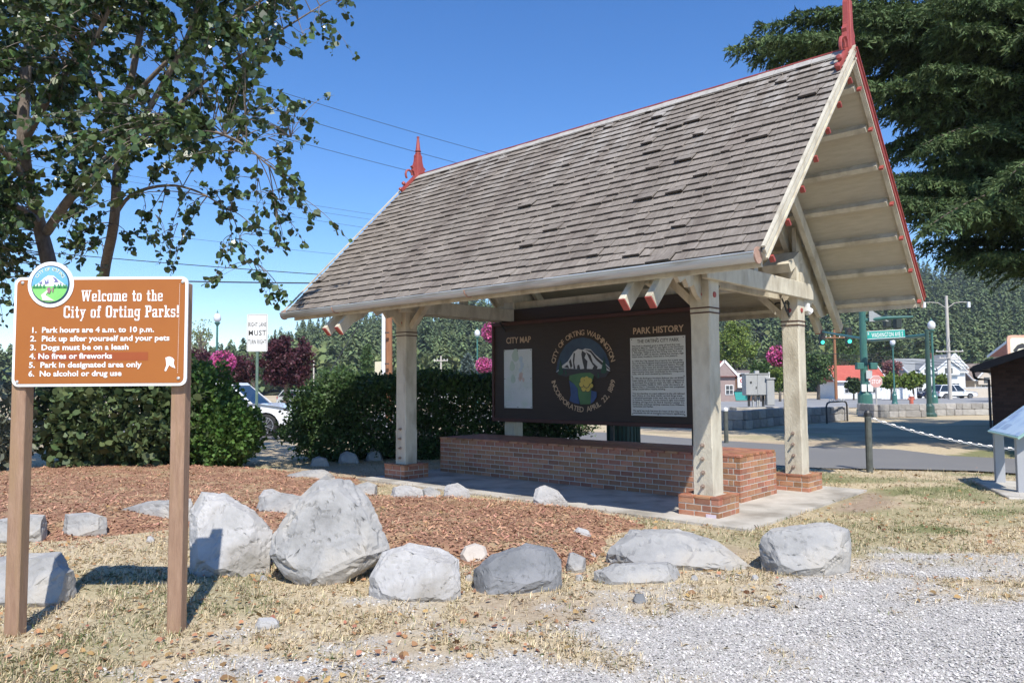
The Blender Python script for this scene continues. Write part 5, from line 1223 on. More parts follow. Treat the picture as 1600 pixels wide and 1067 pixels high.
# ------------------------------------------------------------------ trees and bushes of the middle distance
M_plum = lmat("plum_leaf", (.040, .012, .018), (.095, .03, .038), tr=.12, hue=.015); M_g1 = lmat("yellow_green_leaf", (.11, .17, .03), (.22, .28, .06)); M_g2 = lmat("mid_green_leaf", (.05, .10, .03), (.12, .18, .06)); M_g3 = lmat("dark_green_leaf", (.03, .06, .022), (.075, .11, .04)); M_pl = lmat("pale_green_leaf", (.16, .20, .08), (.26, .30, .14)); M_bl = lmat("blue_spruce_leaf", (.09, .13, .12), (.17, .22, .20)); M_pk = lmat("pink_foliage", (.22, .09, .09), (.36, .17, .15))
def ct(name, px, Y_, ytop, wpx, m, label, seed, ybot=None, leaf=.22, n=3500, tall=False, cl=60, shape=LEAF, group=None):
    b = foot(px, Y_); top = at(px, ytop, Y_).z - b.z; rx = wpx / 2 / FPX * Y_; lo = (at(px, ybot, Y_).z - b.z) if ybot else top * .3; rz = (top - lo) / 2
    return crown_tree(name, label, b, top, rx, rz, m, leaf, n, cl, .045 * top ** .8, seed, zc=lo + rz, tall=tall, shape=shape, group=group)
ct("plum_tree", 446, 58, 520, 84, M_plum, "round purple leaved plum tree right of the lane sign", 41, 612, n=7000, cl=110)
ct("plum_tree", 352, 62, 545, 110, M_plum, "purple leaved plum tree directly behind the hanging pink basket", 42, 612, n=6000, cl=100)
ct("plum_tree", 285, 66, 540, 90, M_plum, "dim purple plum tree half hidden behind the right signpost", 43, 612, n=4500, cl=80)
ct("pale_tree", 312, 95, 500, 40, M_pl, "sparse pale green tree left of the street lamp globe", 44, 560, n=700, cl=26)
ct("roadside_tree", 395, 120, 552, 60, M_g3, "dark green tree low behind the lane sign", 45, 600, n=2500)
ct("cypress_tree", 573, 95, 533, 30, M_g2, "bright green conical tree left of the brown utility pole", 46, 600, n=3800, tall=True, cl=80, leaf=.28)
ct("roadside_bush", 530, 80, 572, 80, M_g2, "low green roadside trees left of the conical tree", 47, 603, n=3500)
ct("blue_spruce", 731, 70, 549, 30, M_bl, "small blue grey spruce beside the distant street lamp", 48, 605, n=3200, tall=True, shape=SLIM, leaf=.34)
ct("maple_tree", 1150, 112, 497, 72, M_g1, "large yellow green maple seen between the two right posts", 49, 592, n=7500, cl=110, leaf=.3)
for k, px in enumerate((1179, 1188, 1197)):
    ct("cypress_tree", px, 86, 556 + 2 * (k % 2), 10, M_g2, "slim green cypress behind the utility cabinet, %s of three" % ("leftmost", "middle one", "rightmost")[k], 50 + k, 604, n=1500, tall=False, cl=40, leaf=.2, group="slim cypresses behind the cabinet")
ct("yellow_green_bush", 1218, 84, 570, 30, M_g1, "yellow green bush just left of the far right post", 54, 612, n=2600)
ct("roadside_tree", 1278, 98, 545, 46, M_g2, "leafy tree with yellowing top right of the far right post", 55, 612, n=4200, cl=80)
ct("round_bush", 1333, 92, 588, 26, M_g3, "dark round bush in front of the red roofed house", 56, 616, n=2400)
ct("street_tree", 1392, 88, 585, 34, M_g1, "yellow green street tree left of the white gabled house", 57, 606, n=2600, leaf=.26)
ct("street_tree", 1426, 88, 583, 40, M_g1, "yellow green street tree in front of the white gabled house", 58, 606, n=3000, leaf=.26)
ct("street_tree", 1472, 112, 584, 22, M_g1, "yellow green street tree right of the green lamp post", 59, 608, n=2200, leaf=.26)
ct("pink_tree", 1394, 104, 560, 30, M_pk, "dusty pink flowering tree left of the grey roof", 60, 594, n=2400)
ct("roadside_tree", 1445, 150, 548, 36, M_g2, "light green tree rising behind the grey roofed house", 61, 590, n=2400, leaf=.34)
ct("roadside_tree", 1320, 150, 515, 60, M_g2, "tall green tree behind the traffic lights", 62, 580, n=4200, leaf=.36, cl=80)
ct("roadside_tree", 1385, 160, 520, 56, M_g3, "dark green tree behind the green street name sign", 63, 580, n=3800, leaf=.36, cl=80)
ct("roadside_tree", 1240, 160, 500, 70, M_g3, "dark green tree behind the far right post", 64, 590, n=4200, leaf=.4, cl=90)

# ------------------------------------------------------------------ street furniture
M_green = mat("green_pole_paint", (.035, .13, .11), (.055, .17, .145), 4, .4, spec=.6); M_globe = mat("frosted_globe", (.62, .64, .68), (.72, .74, .78), 4, .25); M_dark = mat("dark_metal", (.025, .025, .027), (.05, .05, .05), 9, .5)
M_pinkf = mat("pink_petals", (.55, .05, .25), (.75, .22, .45), 2, .6, coord='World', rand=(.7, 1.35, .03), island=True, transl=.2); M_redf = mat("red_petals", (.6, .05, .06), (.75, .14, .12), 2, .6, coord='World', rand=(.8, 1.2), island=True, transl=.2)
def lamp_post(px, Y_, ytop, label, base=True):
    b = foot(px, Y_); h = at(px, ytop, Y_).z - b.z; root = tag(empty("street_lamp", b), label, "street lamp", "acorn globe street lamps")
    MB().lathe((0, 0, 0), [(.24, 0), (.24, .12), (.20, .18), (.19, .75), (.13, .85), (.11, 1.0), (.075, 1.1), (.055, h - .95), (.075, h - .93), (.075, h - .88)], 12).build("column", M_green, root, smooth=False)
    MB().lathe((0, 0, h - .88), [(.09, 0), (.17, .10), (.17, .14), (.10, .15)], 12).build("fitter", M_green, root)
    MB().lathe((0, 0, h - .73), [(.10, 0), (.19, .12), (.215, .25), (.19, .40), (.11, .50), (.05, .53)], 14).build("globe", M_globe, root, smooth=True)
    MB().lathe((0, 0, h - .20), [(.06, 0), (.05, .06), (.02, .10), (.008, .2)], 8).build("spike", M_green, root); return root
def basket(px, py, Y_, r_, label, m=None, seed=1):
    c_ = at(px, py, Y_); root = tag(empty("flower_basket", c_), label, "flower basket", "hanging baskets of pink flowers"); r = np.random.default_rng(seed); n = 1500
    d = unit(r.normal(size=(n, 3))); q = d * r_ * (.8 + .3 * r.random((n, 1))) * np.array([1, 1, .86]); V, F_ = leaves(q, d + r.normal(size=(n, 3)) * .8, r_ * .22, LEAF, r); o = np_mesh("flowers", V, F_, m or M_pinkf, root); o["kind"] = "stuff"
    n = 700; d = unit(r.normal(size=(n, 3))); q = d * r_ * .9; V, F_ = leaves(q, d, r_ * .2, LEAF, r); o = np_mesh("foliage", V, F_, M_g2, root); o["kind"] = "stuff"
    MB().lathe((0, 0, -r_ * .7), [(.02, 0), (r_ * .5, .1 * r_), (r_ * .8, .6 * r_), (r_ * .8, .7 * r_)], 10).build("bowl", M_dark, root); MB().tube([(0, 0, 0), (0, 0, r_ * 1.3)], .012, 5).build("hanger", M_dark, root); return root
lamp_post(338, 43, 484, "green street lamp left of the lane sign, below the big tree"); lamp_post(746, 56, 511, "street lamp with white globe left of the display board")
lamp_post(1459, 44, 496, "thick green street lamp between traffic pole and brick building"); lamp_post(1397, 62, 526, "slender farther street lamp right of the street name sign"); 
basket(348, 565, 42.5, .62, "pink and red flower basket hanging beside the left street lamp", seed=2); basket(757, 571, 55.5, .58, "pink flower basket below the globe lamp left of the board", seed=3)
basket(771, 519, 30, .42, "pink flower cluster peeking out behind the board's top left corner", seed=4); basket(1218, 556, 42, .58, "pink flower basket just left of the far right post", seed=5)
MB_ = MB()
# lane sign
Y_ = 23.4; b = foot(401, Y_); s_ = tag(empty("lane_sign", b), "white right lane must turn right sign on a green steel post", "road sign")
c0, c1 = at(385.5, 491, Y_) - b, at(417, 549, Y_) - b; R20 = Matrix.Rotation(.12, 3, 'Z')
MB().box((0, .03, c1.z / 2 + .25), (.075, .045, c1.z + .9)).build("post", mat("green_sign_post", (.10, .17, .13), (.2, .27, .22), 6, .55, metal=.3), s_)
w_, h_ = c1.x - c0.x, c0.z - c1.z; zc_ = (c0.z + c1.z) / 2
MB().prism(rrect(-w_ / 2, w_ / 2, -h_ / 2, h_ / 2, .04), (0, 0, zc_), AX, AZ, YV, .006).build("plate", M_signw, s_)
mb = MB()
for x0_, x1_, z0_, z1_ in ((-w_/2+.03, w_/2-.03, h_/2-.035, h_/2-.025), (-w_/2+.03, w_/2-.03, -h_/2+.025, -h_/2+.035), (-w_/2+.025, -w_/2+.035, -h_/2+.03, h_/2-.03), (w_/2-.035, w_/2-.025, -h_/2+.03, h_/2-.03)):
    mb.add([(x0_, -.008, zc_ + z0_), (x1_, -.008, zc_ + z0_), (x1_, -.008, zc_ + z1_), (x0_, -.008, zc_ + z1_)], [(0, 1, 2, 3)])
mb.build("black_border", M_ink, s_, fix=False)
for tx, zz, hh in (("RIGHT LANE", .22, .135), ("MUST", 0.0, .165), ("TURN RIGHT", -.24, .135)):
    vf = text_mesh(tx, hh / .7, offset=.0022, space=1.12); w0 = max(v[0] for v in vf[0]); kx = min(1, (w_ - .09) / w0); mb = MB(); put_text(mb, ([((x - w0 / 2) * kx, y) for x, y in vf[0]], vf[1]), (0, -.0095, zc_ + zz * h_ / .99 - hh / 2), AX, AZ); build_words(mb, "word", M_ink, s_, hh * .16)
# traffic poles
M_sig = mat("signal_housing", (.02, .03, .03), (.035, .045, .04), 6, .5); M_lens = mat("dark_lens", (.03, .02, .02), (.05, .03, .03), 9, .3); M_go = mat("green_signal_light", (.05, .75, .50), (.05, .75, .50), 9, .4, emit=1.2)
def signal(parent, p_, face=True):
    o = MB().box(p_, (.36, .22, 1.05)).build("traffic_signal", M_sig, parent, bevel=.03)
    for k in range(3):
        c_ = Vector(p_) + Vector((0, -.115, .33 - .33 * k)); MB().tube([c_, c_ + Vector((0, -.012, 0))], .125, 14).build("lens", M_go if (k == 2 and face) else M_lens, o)
        MB().tube([c_ + Vector((.14 * math.cos(a_), -.01 if j % 2 == 0 else -.16, .14 * math.sin(a_))) for j, a_ in enumerate([.1, .5, .9, 1.4, 1.8, 2.3, 2.7, 3.04])], .012, 4).build("visor", M_sig, o)
Y_ = 38.0; b = foot(1351, Y_); pole = tag(empty("traffic_pole", b), "thick green traffic pole carrying the street name sign", "traffic pole")
hp = at(1351, 440, Y_).z
MB().lathe((0, 0, 0), [(.42, 0), (.42, .25), (.36, .32), (.34, 1.0), (.26, 1.12), (.20, 1.2), (.17, 3.5), (.14, hp), (.0, hp + .05)], 14).build("column", M_green, pole)
e_ = at(1427, 495, Y_ - 1.0) - b; MB().tube([(0, 0, e_.z - .1), (e_.x * .5, e_.y * .5, e_.z), tuple(e_)], [.11, .09, .05], 10).build("mast_arm", M_green, pole)
q = at(1386, 502, Y_ + .2) - b; o = MB().box(q, (.3, .35, .62)).build("traffic_signal", M_sig, pole, bevel=.03); q = at(1402, 504, Y_ + .2) - b; MB().box(q, (.3, .35, .62)).build("traffic_signal", M_sig, pole, bevel=.03)
q = at(1372, 493, Y_ - .3) - b; MB().prism([(-.45, -.3), (.55, -.3), (-.45, .35)], q, AX, AZ, (0, 1, 0), .05).build("signal_backplate", mat("grey_backplate", (.3, .32, .32), (.36, .38, .38), 6, .6), pole)
q0, q1 = at(1354.5, 517, Y_ - 1.2) - b, at(1414, 529, Y_ - 1.2) - b; zc_ = (q0.z + q1.z) / 2
sg = MB().box(((q0.x + q1.x) / 2, q0.y, zc_ + .02), (q1.x - q0.x, .03, .40), Matrix.Rotation(-.045, 3, 'Y')).build("street_name_sign", mat("sign_teal", (.02, .33, .28), (.03, .38, .32), 6, .4), pole)
Rn = Matrix.Rotation(-.045, 3, 'Y'); axn, azn = Rn @ AX, Rn @ AZ; cn = Vector(((q0.x + q1.x) / 2, q0.y - .018, zc_ + .02)); ww = (q1.x - q0.x) / 2
mb = MB(); vf = text_mesh("WASHINGTON AVE S", .22 / .7, offset=.003, space=1.1); w0 = max(v[0] for v in vf[0]); kx = ww * 1.66 / w0; put_text(mb, ([((x - w0 / 2) * kx + .06, y - .12) for x, y in vf[0]], vf[1]), cn, axn, azn); mb.build("lettering", M_signw, sg, fix=False)
mb = MB(); vf = text_mesh("E", .10 / .7, offset=.004); put_text(mb, ([(x - ww * .97, y + .02) for x, y in vf[0]], vf[1]), cn, axn, azn); mb.build("lettering", M_signw, sg, fix=False)
mb = MB()
for s1_ in (-1, 1): mb.add([cn + axn * (-ww) + azn * (s1_ * .19 - .012), cn + axn * ww + azn * (s1_ * .19 - .012), cn + axn * ww + azn * (s1_ * .19 + .012), cn + axn * (-ww) + azn * (s1_ * .19 + .012)], [(0, 1, 2, 3)])
mb.build("white_edge", M_signw, sg, fix=False)
for px in (1343, 1364):
    q = at(px, 572, Y_ - .25) - b; MB().box(q, (.36, .3, .34)).build("pedestrian_signal", M_green, pole, bevel=.03)
q = at(1358, 585, Y_ - .3) - b; MB().box(q, (.3, .04, .42)).build("crossing_plate", mat("grey_plate", (.42, .44, .45), (.5, .52, .53), 5, .5), pole)
for px in (1350, 1360): q = at(px, 606, Y_ - .3) - b; MB().box(q, (.24, .05, .36)).build("push_button_plate", M_signw, pole)
Y_ = 35.0; b = foot(1451, Y_); pole2 = tag(empty("traffic_pole", b), "slim dark traffic pole with a long mast arm carrying two green lights", "traffic pole"); ha = at(1451, 524, Y_).z
MB().lathe((0, 0, 0), [(.30, 0), (.30, .12), (.22, .2), (.2, .5), (.12, .6), (.10, 2.5), (.085, ha + .25), (0, ha + .3)], 12).build("column", mat("dark_green_pole", (.03, .07, .06), (.05, .10, .085), 5, .45), pole2)
e_ = at(1276, 517, 50) - b; MB().tube([(0, 0, ha), (e_.x * .4, e_.y * .4, ha + .12), tuple(e_)], [.10, .085, .05], 8).build("mast_arm", M_green, pole2)
for px, py in ((1284, 527), (1326, 525)): signal(pole2, at(px, py, 49.0 - (px - 1284) * .07) - b)
# stop sign
Y_ = 36.5; b = foot(1369, Y_); st = tag(empty("stop_sign", b), "faded red stop sign on a thin post in front of the stone wall", "stop sign"); zc_ = at(1369, 596, Y_).z
MB().box((0, .03, zc_ / 2 + .1), (.06, .05, zc_ + .2)).build("post", mat("galvanised_post", (.4, .4, .4), (.5, .5, .5), 6, .5, metal=.4), st)
for nm, r_, lf, m_ in (("white_octagon", .32, 0, M_signw), ("red_face", .30, .008, mat("faded_red", (.55, .27, .25), (.66, .40, .37), 3, .5))): MB().prism([(r_ * math.cos(math.pi / 8 + k * math.pi / 4), r_ * math.sin(math.pi / 8 + k * math.pi / 4)) for k in range(8)], (0, -lf, zc_), AX, AZ, YV, .006).build(nm, m_, st)
mb = MB(); vf = text_mesh("STOP", .2 / .7, offset=.004); w0 = max(v[0] for v in vf[0]); put_text(mb, ([((x - w0 / 2) * .46 / w0, y - .1) for x, y in vf[0]], vf[1]), (0, -.016, zc_), AX, AZ); mb.build("lettering", M_signw, st, fix=False)
# low walls of grey stone blocks
M_blk = mat("stone_block", (.26, .25, .235), (.40, .385, .36), 2.5, .9, bump=.8, bscale=9, rand=(.75, 1.25, .01)); BK = {}
def block_wall(pts, h, rows, label, bl=.62, th=.34):
    pts = [Vector((a, b_, 0)) for a, b_ in pts]; root = tag(empty("stone_wall", pts[0]), label, "wall"); kr = random.Random(len(label))
    for i in range(len(pts) - 1):
        d = pts[i + 1] - pts[i]; L_ = d.length; an = math.atan2(d.y, d.x)
        for r_ in range(rows):
            x = -(bl / 2 if r_ % 2 and i == 0 else 0)
            while x < L_ - .08:
                w = bl * kr.uniform(.75, 1.2); a, b_ = max(x, 0), min(x + w, L_); x += w
                if b_ - a < .08: continue
                k = kr.randrange(3)
                if k not in BK:
                    me = bpy.data.meshes.new("block"); bm = bmesh.new(); bmesh.ops.create_cube(bm, size=1); bmesh.ops.bevel(bm, geom=bm.edges[:], offset=.07, segments=1, affect='EDGES')
                    for v in bm.verts: v.co += Vector((kr.uniform(-.02, .02), kr.uniform(-.03, .03), kr.uniform(-.02, .02)))
                    bm.to_mesh(me); bm.free(); me.materials.append(M_blk); BK[k] = me
                o = link("block", BK[k], root); c_ = pts[i] - pts[0] + d.normalized() * (a + b_) / 2
                o.location = (c_.x, c_.y, h / rows * (r_ + .5)); o.rotation_euler = (0, 0, an + kr.uniform(-.03, .03)); o.scale = (b_ - a - .012, th, h / rows - .008)
def G2(px, py): q = gnd(px, py); return (q.x, q.y)
block_wall([G2(1120, 671), G2(1160, 671), G2(1222, 663), G2(1265, 662)], .66, 2, "low two course stone wall below the utility cabinet"); block_wall([G2(1262, 661), G2(1322, 657)], .62, 2, "short dark stone wall behind the bike rack")
block_wall([G2(1345, 650), G2(1372, 653), G2(1412, 652), G2(1446, 652)], .62, 2, "sunlit stone wall in front of the thick green traffic pole"); block_wall([G2(1446, 650), G2(1500, 649), G2(1575, 648)], .60, 2, "long shaded stone wall left of the brick building")
# utility cabinet and meter pedestal on a concrete pad
Y_ = 29.5; M_cab = mat("grey_cabinet_paint", (.36, .37, .37), (.44, .45, .45), 3, .55)
pad = MB().box(at(1182, 640, Y_ + .2) * 1 + Vector((0, .3, -.2)), (1.7, 1.0, .6)); pd_ = pad.build("concrete_pad", M_conc, bevel=.02); tag(pd_, "concrete pad under the grey utility cabinet", "concrete pad")
b = at(1184, 634.5, Y_); cab = tag(empty("utility_cabinet", b), "grey two door utility cabinet on legs above the stone wall", "cabinet")
w_, h_ = 36 / FPX * Y_, 33 / FPX * Y_; MB().box((0, .25, .42 + h_ / 2), (w_, .5, h_)).build("cabinet_body", M_cab, cab, bevel=.015); MB().box((0, .25, .42 + h_ + .02), (w_ + .08, .58, .04)).build("cabinet_top", M_cab, cab)
for sx_ in (-1, 1): MB().box((sx_ * w_ / 4, -.012, .42 + h_ / 2), (w_ / 2 - .02, .02, h_ - .06)).build("door", M_cab, cab)
MB().box((-w_ * .28, -.03, .42 + h_ * .62), (.07, .02, .07)).build("vent", M_dark, cab); MB().box((-.05, -.03, .42 + h_ * .38), (.03, .03, .09)).build("handle", M_dark, cab); MB().box((.05, .2, .42 + h_ + .09), (.16, .16, .12)).build("vent_cap", M_cab, cab)
for x_ in (-.28, -.12, .05, .12, .28): MB().box((x_ * w_ / .9, .2, .21), (.05 if abs(x_) < .2 else .07, .1, .44)).build("leg", M_cab if abs(x_) < .2 else M_dark, cab)
b2 = at(1205, 633, Y_ - .1); mt = tag(empty("meter_pedestal", b2), "narrow grey meter pedestal right of the cabinet", "pedestal"); MB().box((0, .15, .5), (.30, .3, 1.02)).build("pedestal_body", M_cab, mt, bevel=.02); MB().box((0, .15, 1.05), (.36, .36, .06)).build("pedestal_cap", M_cab, mt); MB().tube([(0, .15, 1.05), (0, .15, 1.3)], .03, 6).build("pipe", M_white, mt)
# bike rack
g0, g1 = gnd(1292, 662), gnd(1324, 658); bk = tag(empty("bike_rack", (g0 + g1) / 2), "black bent pipe bike rack on the shaded grass", "bike rack"); d = (g1 - g0) / 2; h_ = .84
pts = [-d + Vector((0, 0, -.1)), -d + Vector((0, 0, h_ - .15)), -d * .9 + Vector((0, 0, h_ - .04)), -d * .7 + Vector((0, 0, h_)), d * .7 + Vector((0, 0, h_)), d * .9 + Vector((0, 0, h_ - .04)), d + Vector((0, 0, h_ - .15)), d + Vector((0, 0, -.1))]
MB().tube(pts, .035, 8).build("pipe", M_dark, bk, smooth=True)
for k in range(4): c_ = d * (-.6 + .4 * k) + Vector((0, 0, h_ + .07)); MB().tube([c_ + Vector((.06 * math.cos(a_), 0, .06 * math.sin(a_))) for a_ in [i * .7 for i in range(10)]], .012, 5).build("ring", M_white, bk)
# bollards and chain
def bollard(px, py, h, r_, label, cap):
    b = gnd(px, py); root = tag(empty("bollard", b), label, "bollard", "posts beside the path"); MB().lathe((0, 0, -.05), [(r_, 0), (r_, h), (r_ * .9, h + .04)], 12).build("post", mat("weathered_dark_post", (.05, .055, .05), (.12, .13, .115), 7, .75, bump=.4), root); 
    MB().lathe((0, 0, h - .01), [(r_ * 1.08, 0), (r_ * 1.08, .05), (r_ * .7, .09), (.01, .10)], 12).build("cap", cap, root); return b
b0 = bollard(1359, 737, 1.02, .058, "dark post by the path holding the near end of the chain", M_dark); bollard(1135, 693, .88, .06, "short grey post with white cap behind the brick bench", M_white)
b1 = Vector((b0.x + 5.4, b0.y - 2.0, 0)); root = tag(empty("bollard", b1), "dark post outside the right edge holding the far end of the chain", "bollard", "posts beside the path"); MB().lathe((0, 0, -.05), [(.058, 0), (.058, 1.02), (.05, 1.06)], 12).build("post", MATS["weathered_dark_post"], root)
ch = tag(empty("barrier_chain", b0 + Vector((0, 0, .98))), "sagging pale metal chain from the dark post to the right edge", "chain"); MB().tube([Vector((.07 * math.cos(a_), 0, .02 + .07 * math.sin(a_))) for a_ in [i * .35 for i in range(10)]], .012, 5).build("eye_bolt", M_dark, ch)
lk = MB(); lk.tube([(.030 * math.cos(a_) + .02 * (1 if math.cos(a_) > 0 else -1), .018 * math.sin(a_), 0) for a_ in [i * .6283 for i in range(11)]], .0065, 5); M_chain = mat("pale_chain_metal", (.5, .5, .5), (.65, .65, .64), 9, .4, metal=.4)
l0 = lk.build("link", M_chain, ch); D_ = b1 - b0; nL = 78
def sagp(t_): return D_ * t_ + Vector((0, 0, -.55 * (4 * t_ * (1 - t_))))
for k in range(nL):
    o = l0 if k == 0 else link("link", l0.data, ch); p0, p1 = sagp(k / nL), sagp((k + 1) / nL); dd = (p1 - p0).normalized(); q = dd.to_track_quat('X', 'Z') @ Euler((math.pi / 2 * (k % 2) + .4, 0, 0)).to_quaternion(); o.location = (p0 + p1) / 2; o.rotation_mode = 'QUATERNION'; o.rotation_quaternion = q; o.scale = ((p1 - p0).length / .078,) + (1, 1)
# interpretive panel at the right edge
A = gnd(1563, 757); B_ = gnd(1598, 773); ip = tag(empty("interpretive_panel", (A + B_) / 2), "slanted pale blue information panel on two grey legs at the right edge", "information panel"); c_ = (A + B_) / 2
lo_d = (B_ - A).normalized(); upd = Vector((-lo_d.y, lo_d.x, 0)); upd = upd if upd.x > 0 else -upd
for q in (A, B_): MB().box(tuple(q - c_ + Vector((0, 0, .42))), (.10, .13, .86), Matrix.Rotation(math.atan2(lo_d.y, lo_d.x), 3, 'Z')).build("leg", mat("grey_leg_paint", (.33, .34, .36), (.4, .41, .43), 4, .6), ip, bevel=.006)
s0 = A - c_ - lo_d * .12 + Vector((0, 0, .80)) - upd * .10; ln_ = (B_ - A).length + .45; usl = (upd * .78 + Vector((0, 0, .62))).normalized(); nr_ = lo_d.cross(usl); nr_ = nr_ if nr_.z > 0 else -nr_
MB().prism([(0, 0), (ln_, 0), (ln_, .70), (0, .70)], s0, lo_d, usl, nr_, .03).build("panel_frame", mat("panel_edge_teal", (.25, .42, .38), (.3, .48, .44), 5, .4), ip)
MB().prism([(.03, .03), (ln_ - .03, .03), (ln_ - .03, .67), (.03, .67)], s0 + nr_ * .031, lo_d, usl, nr_, .002).build("printed_face", mat("printed_pale_blue", (.42, .55, .66), (.62, .70, .76), 2.0, .25, c3=(.30, .38, .55), s3=3), ip)
for a0_, b0_, w0_, h0_ in ((.08, .08, .25, .18), (.08, .34, .2, .24), (.42, .1, .3, .12)): MB().prism([(a0_, b0_), (a0_ + w0_, b0_), (a0_ + w0_, b0_ + h0_), (a0_, b0_ + h0_)], s0 + nr_ * .0335, lo_d, usl, nr_, .001).build("picture_patch", mat("printed_slate_blue", (.20, .27, .42), (.45, .52, .6), 6, .3), ip)
MB().box(tuple((B_ - A) * .15 + Vector((.2, -.1, .01))), (1.1, 2.0, .06), Matrix.Rotation(math.atan2(lo_d.y, lo_d.x) - math.pi / 2, 3, 'Z')).build("footing", M_conc, ip, bevel=.01)
# round litter bin behind the bench
b = foot(973, 15.9); lb = tag(empty("litter_bin", b), "dark green ribbed litter bin glimpsed under the display board", "litter bin"); MB().lathe((0, 0, 0), [(.30, 0), (.33, .05), (.34, .85), (.36, .88), (.30, 1.05), (.12, 1.16), (.01, 1.18)], 20).build("drum", mat("dark_green_bin", (.012, .03, .024), (.03, .07, .055), 5, .5), lb)
for k in range(26): a_ = k * 6.283 / 26; MB().box((.345 * math.cos(a_), .345 * math.sin(a_), .45), (.02, .035, .78), Matrix.Rotation(a_, 3, 'Z')).build("slat", mat("green_bin_slat", (.015, .05, .04), (.03, .08, .06), 6, .5), lb)
# fire hydrant
b = foot(1423, 56); hy = tag(empty("fire_hydrant", b), "small red and white fire hydrant beyond the sunlit wall", "hydrant"); MB().lathe((0, 0, 0), [(.22, 0), (.22, .08), (.14, .1), (.14, .62), (.18, .64), (.18, .70)], 10).build("barrel", mat("hydrant_red", (.45, .1, .06), (.55, .16, .1), 6, .5), hy); MB().lathe((0, 0, .70), [(.17, 0), (.13, .16), (.05, .22), (.04, .3), (.0, .31)], 10).build("bonnet", M_white, hy)
for s1_ in (-1, 1): MB().tube([(0, 0, .5), (s1_ * .24, 0, .5)], [.08, .07], 8).build("nozzle", MATS["hydrant_red"], hy)

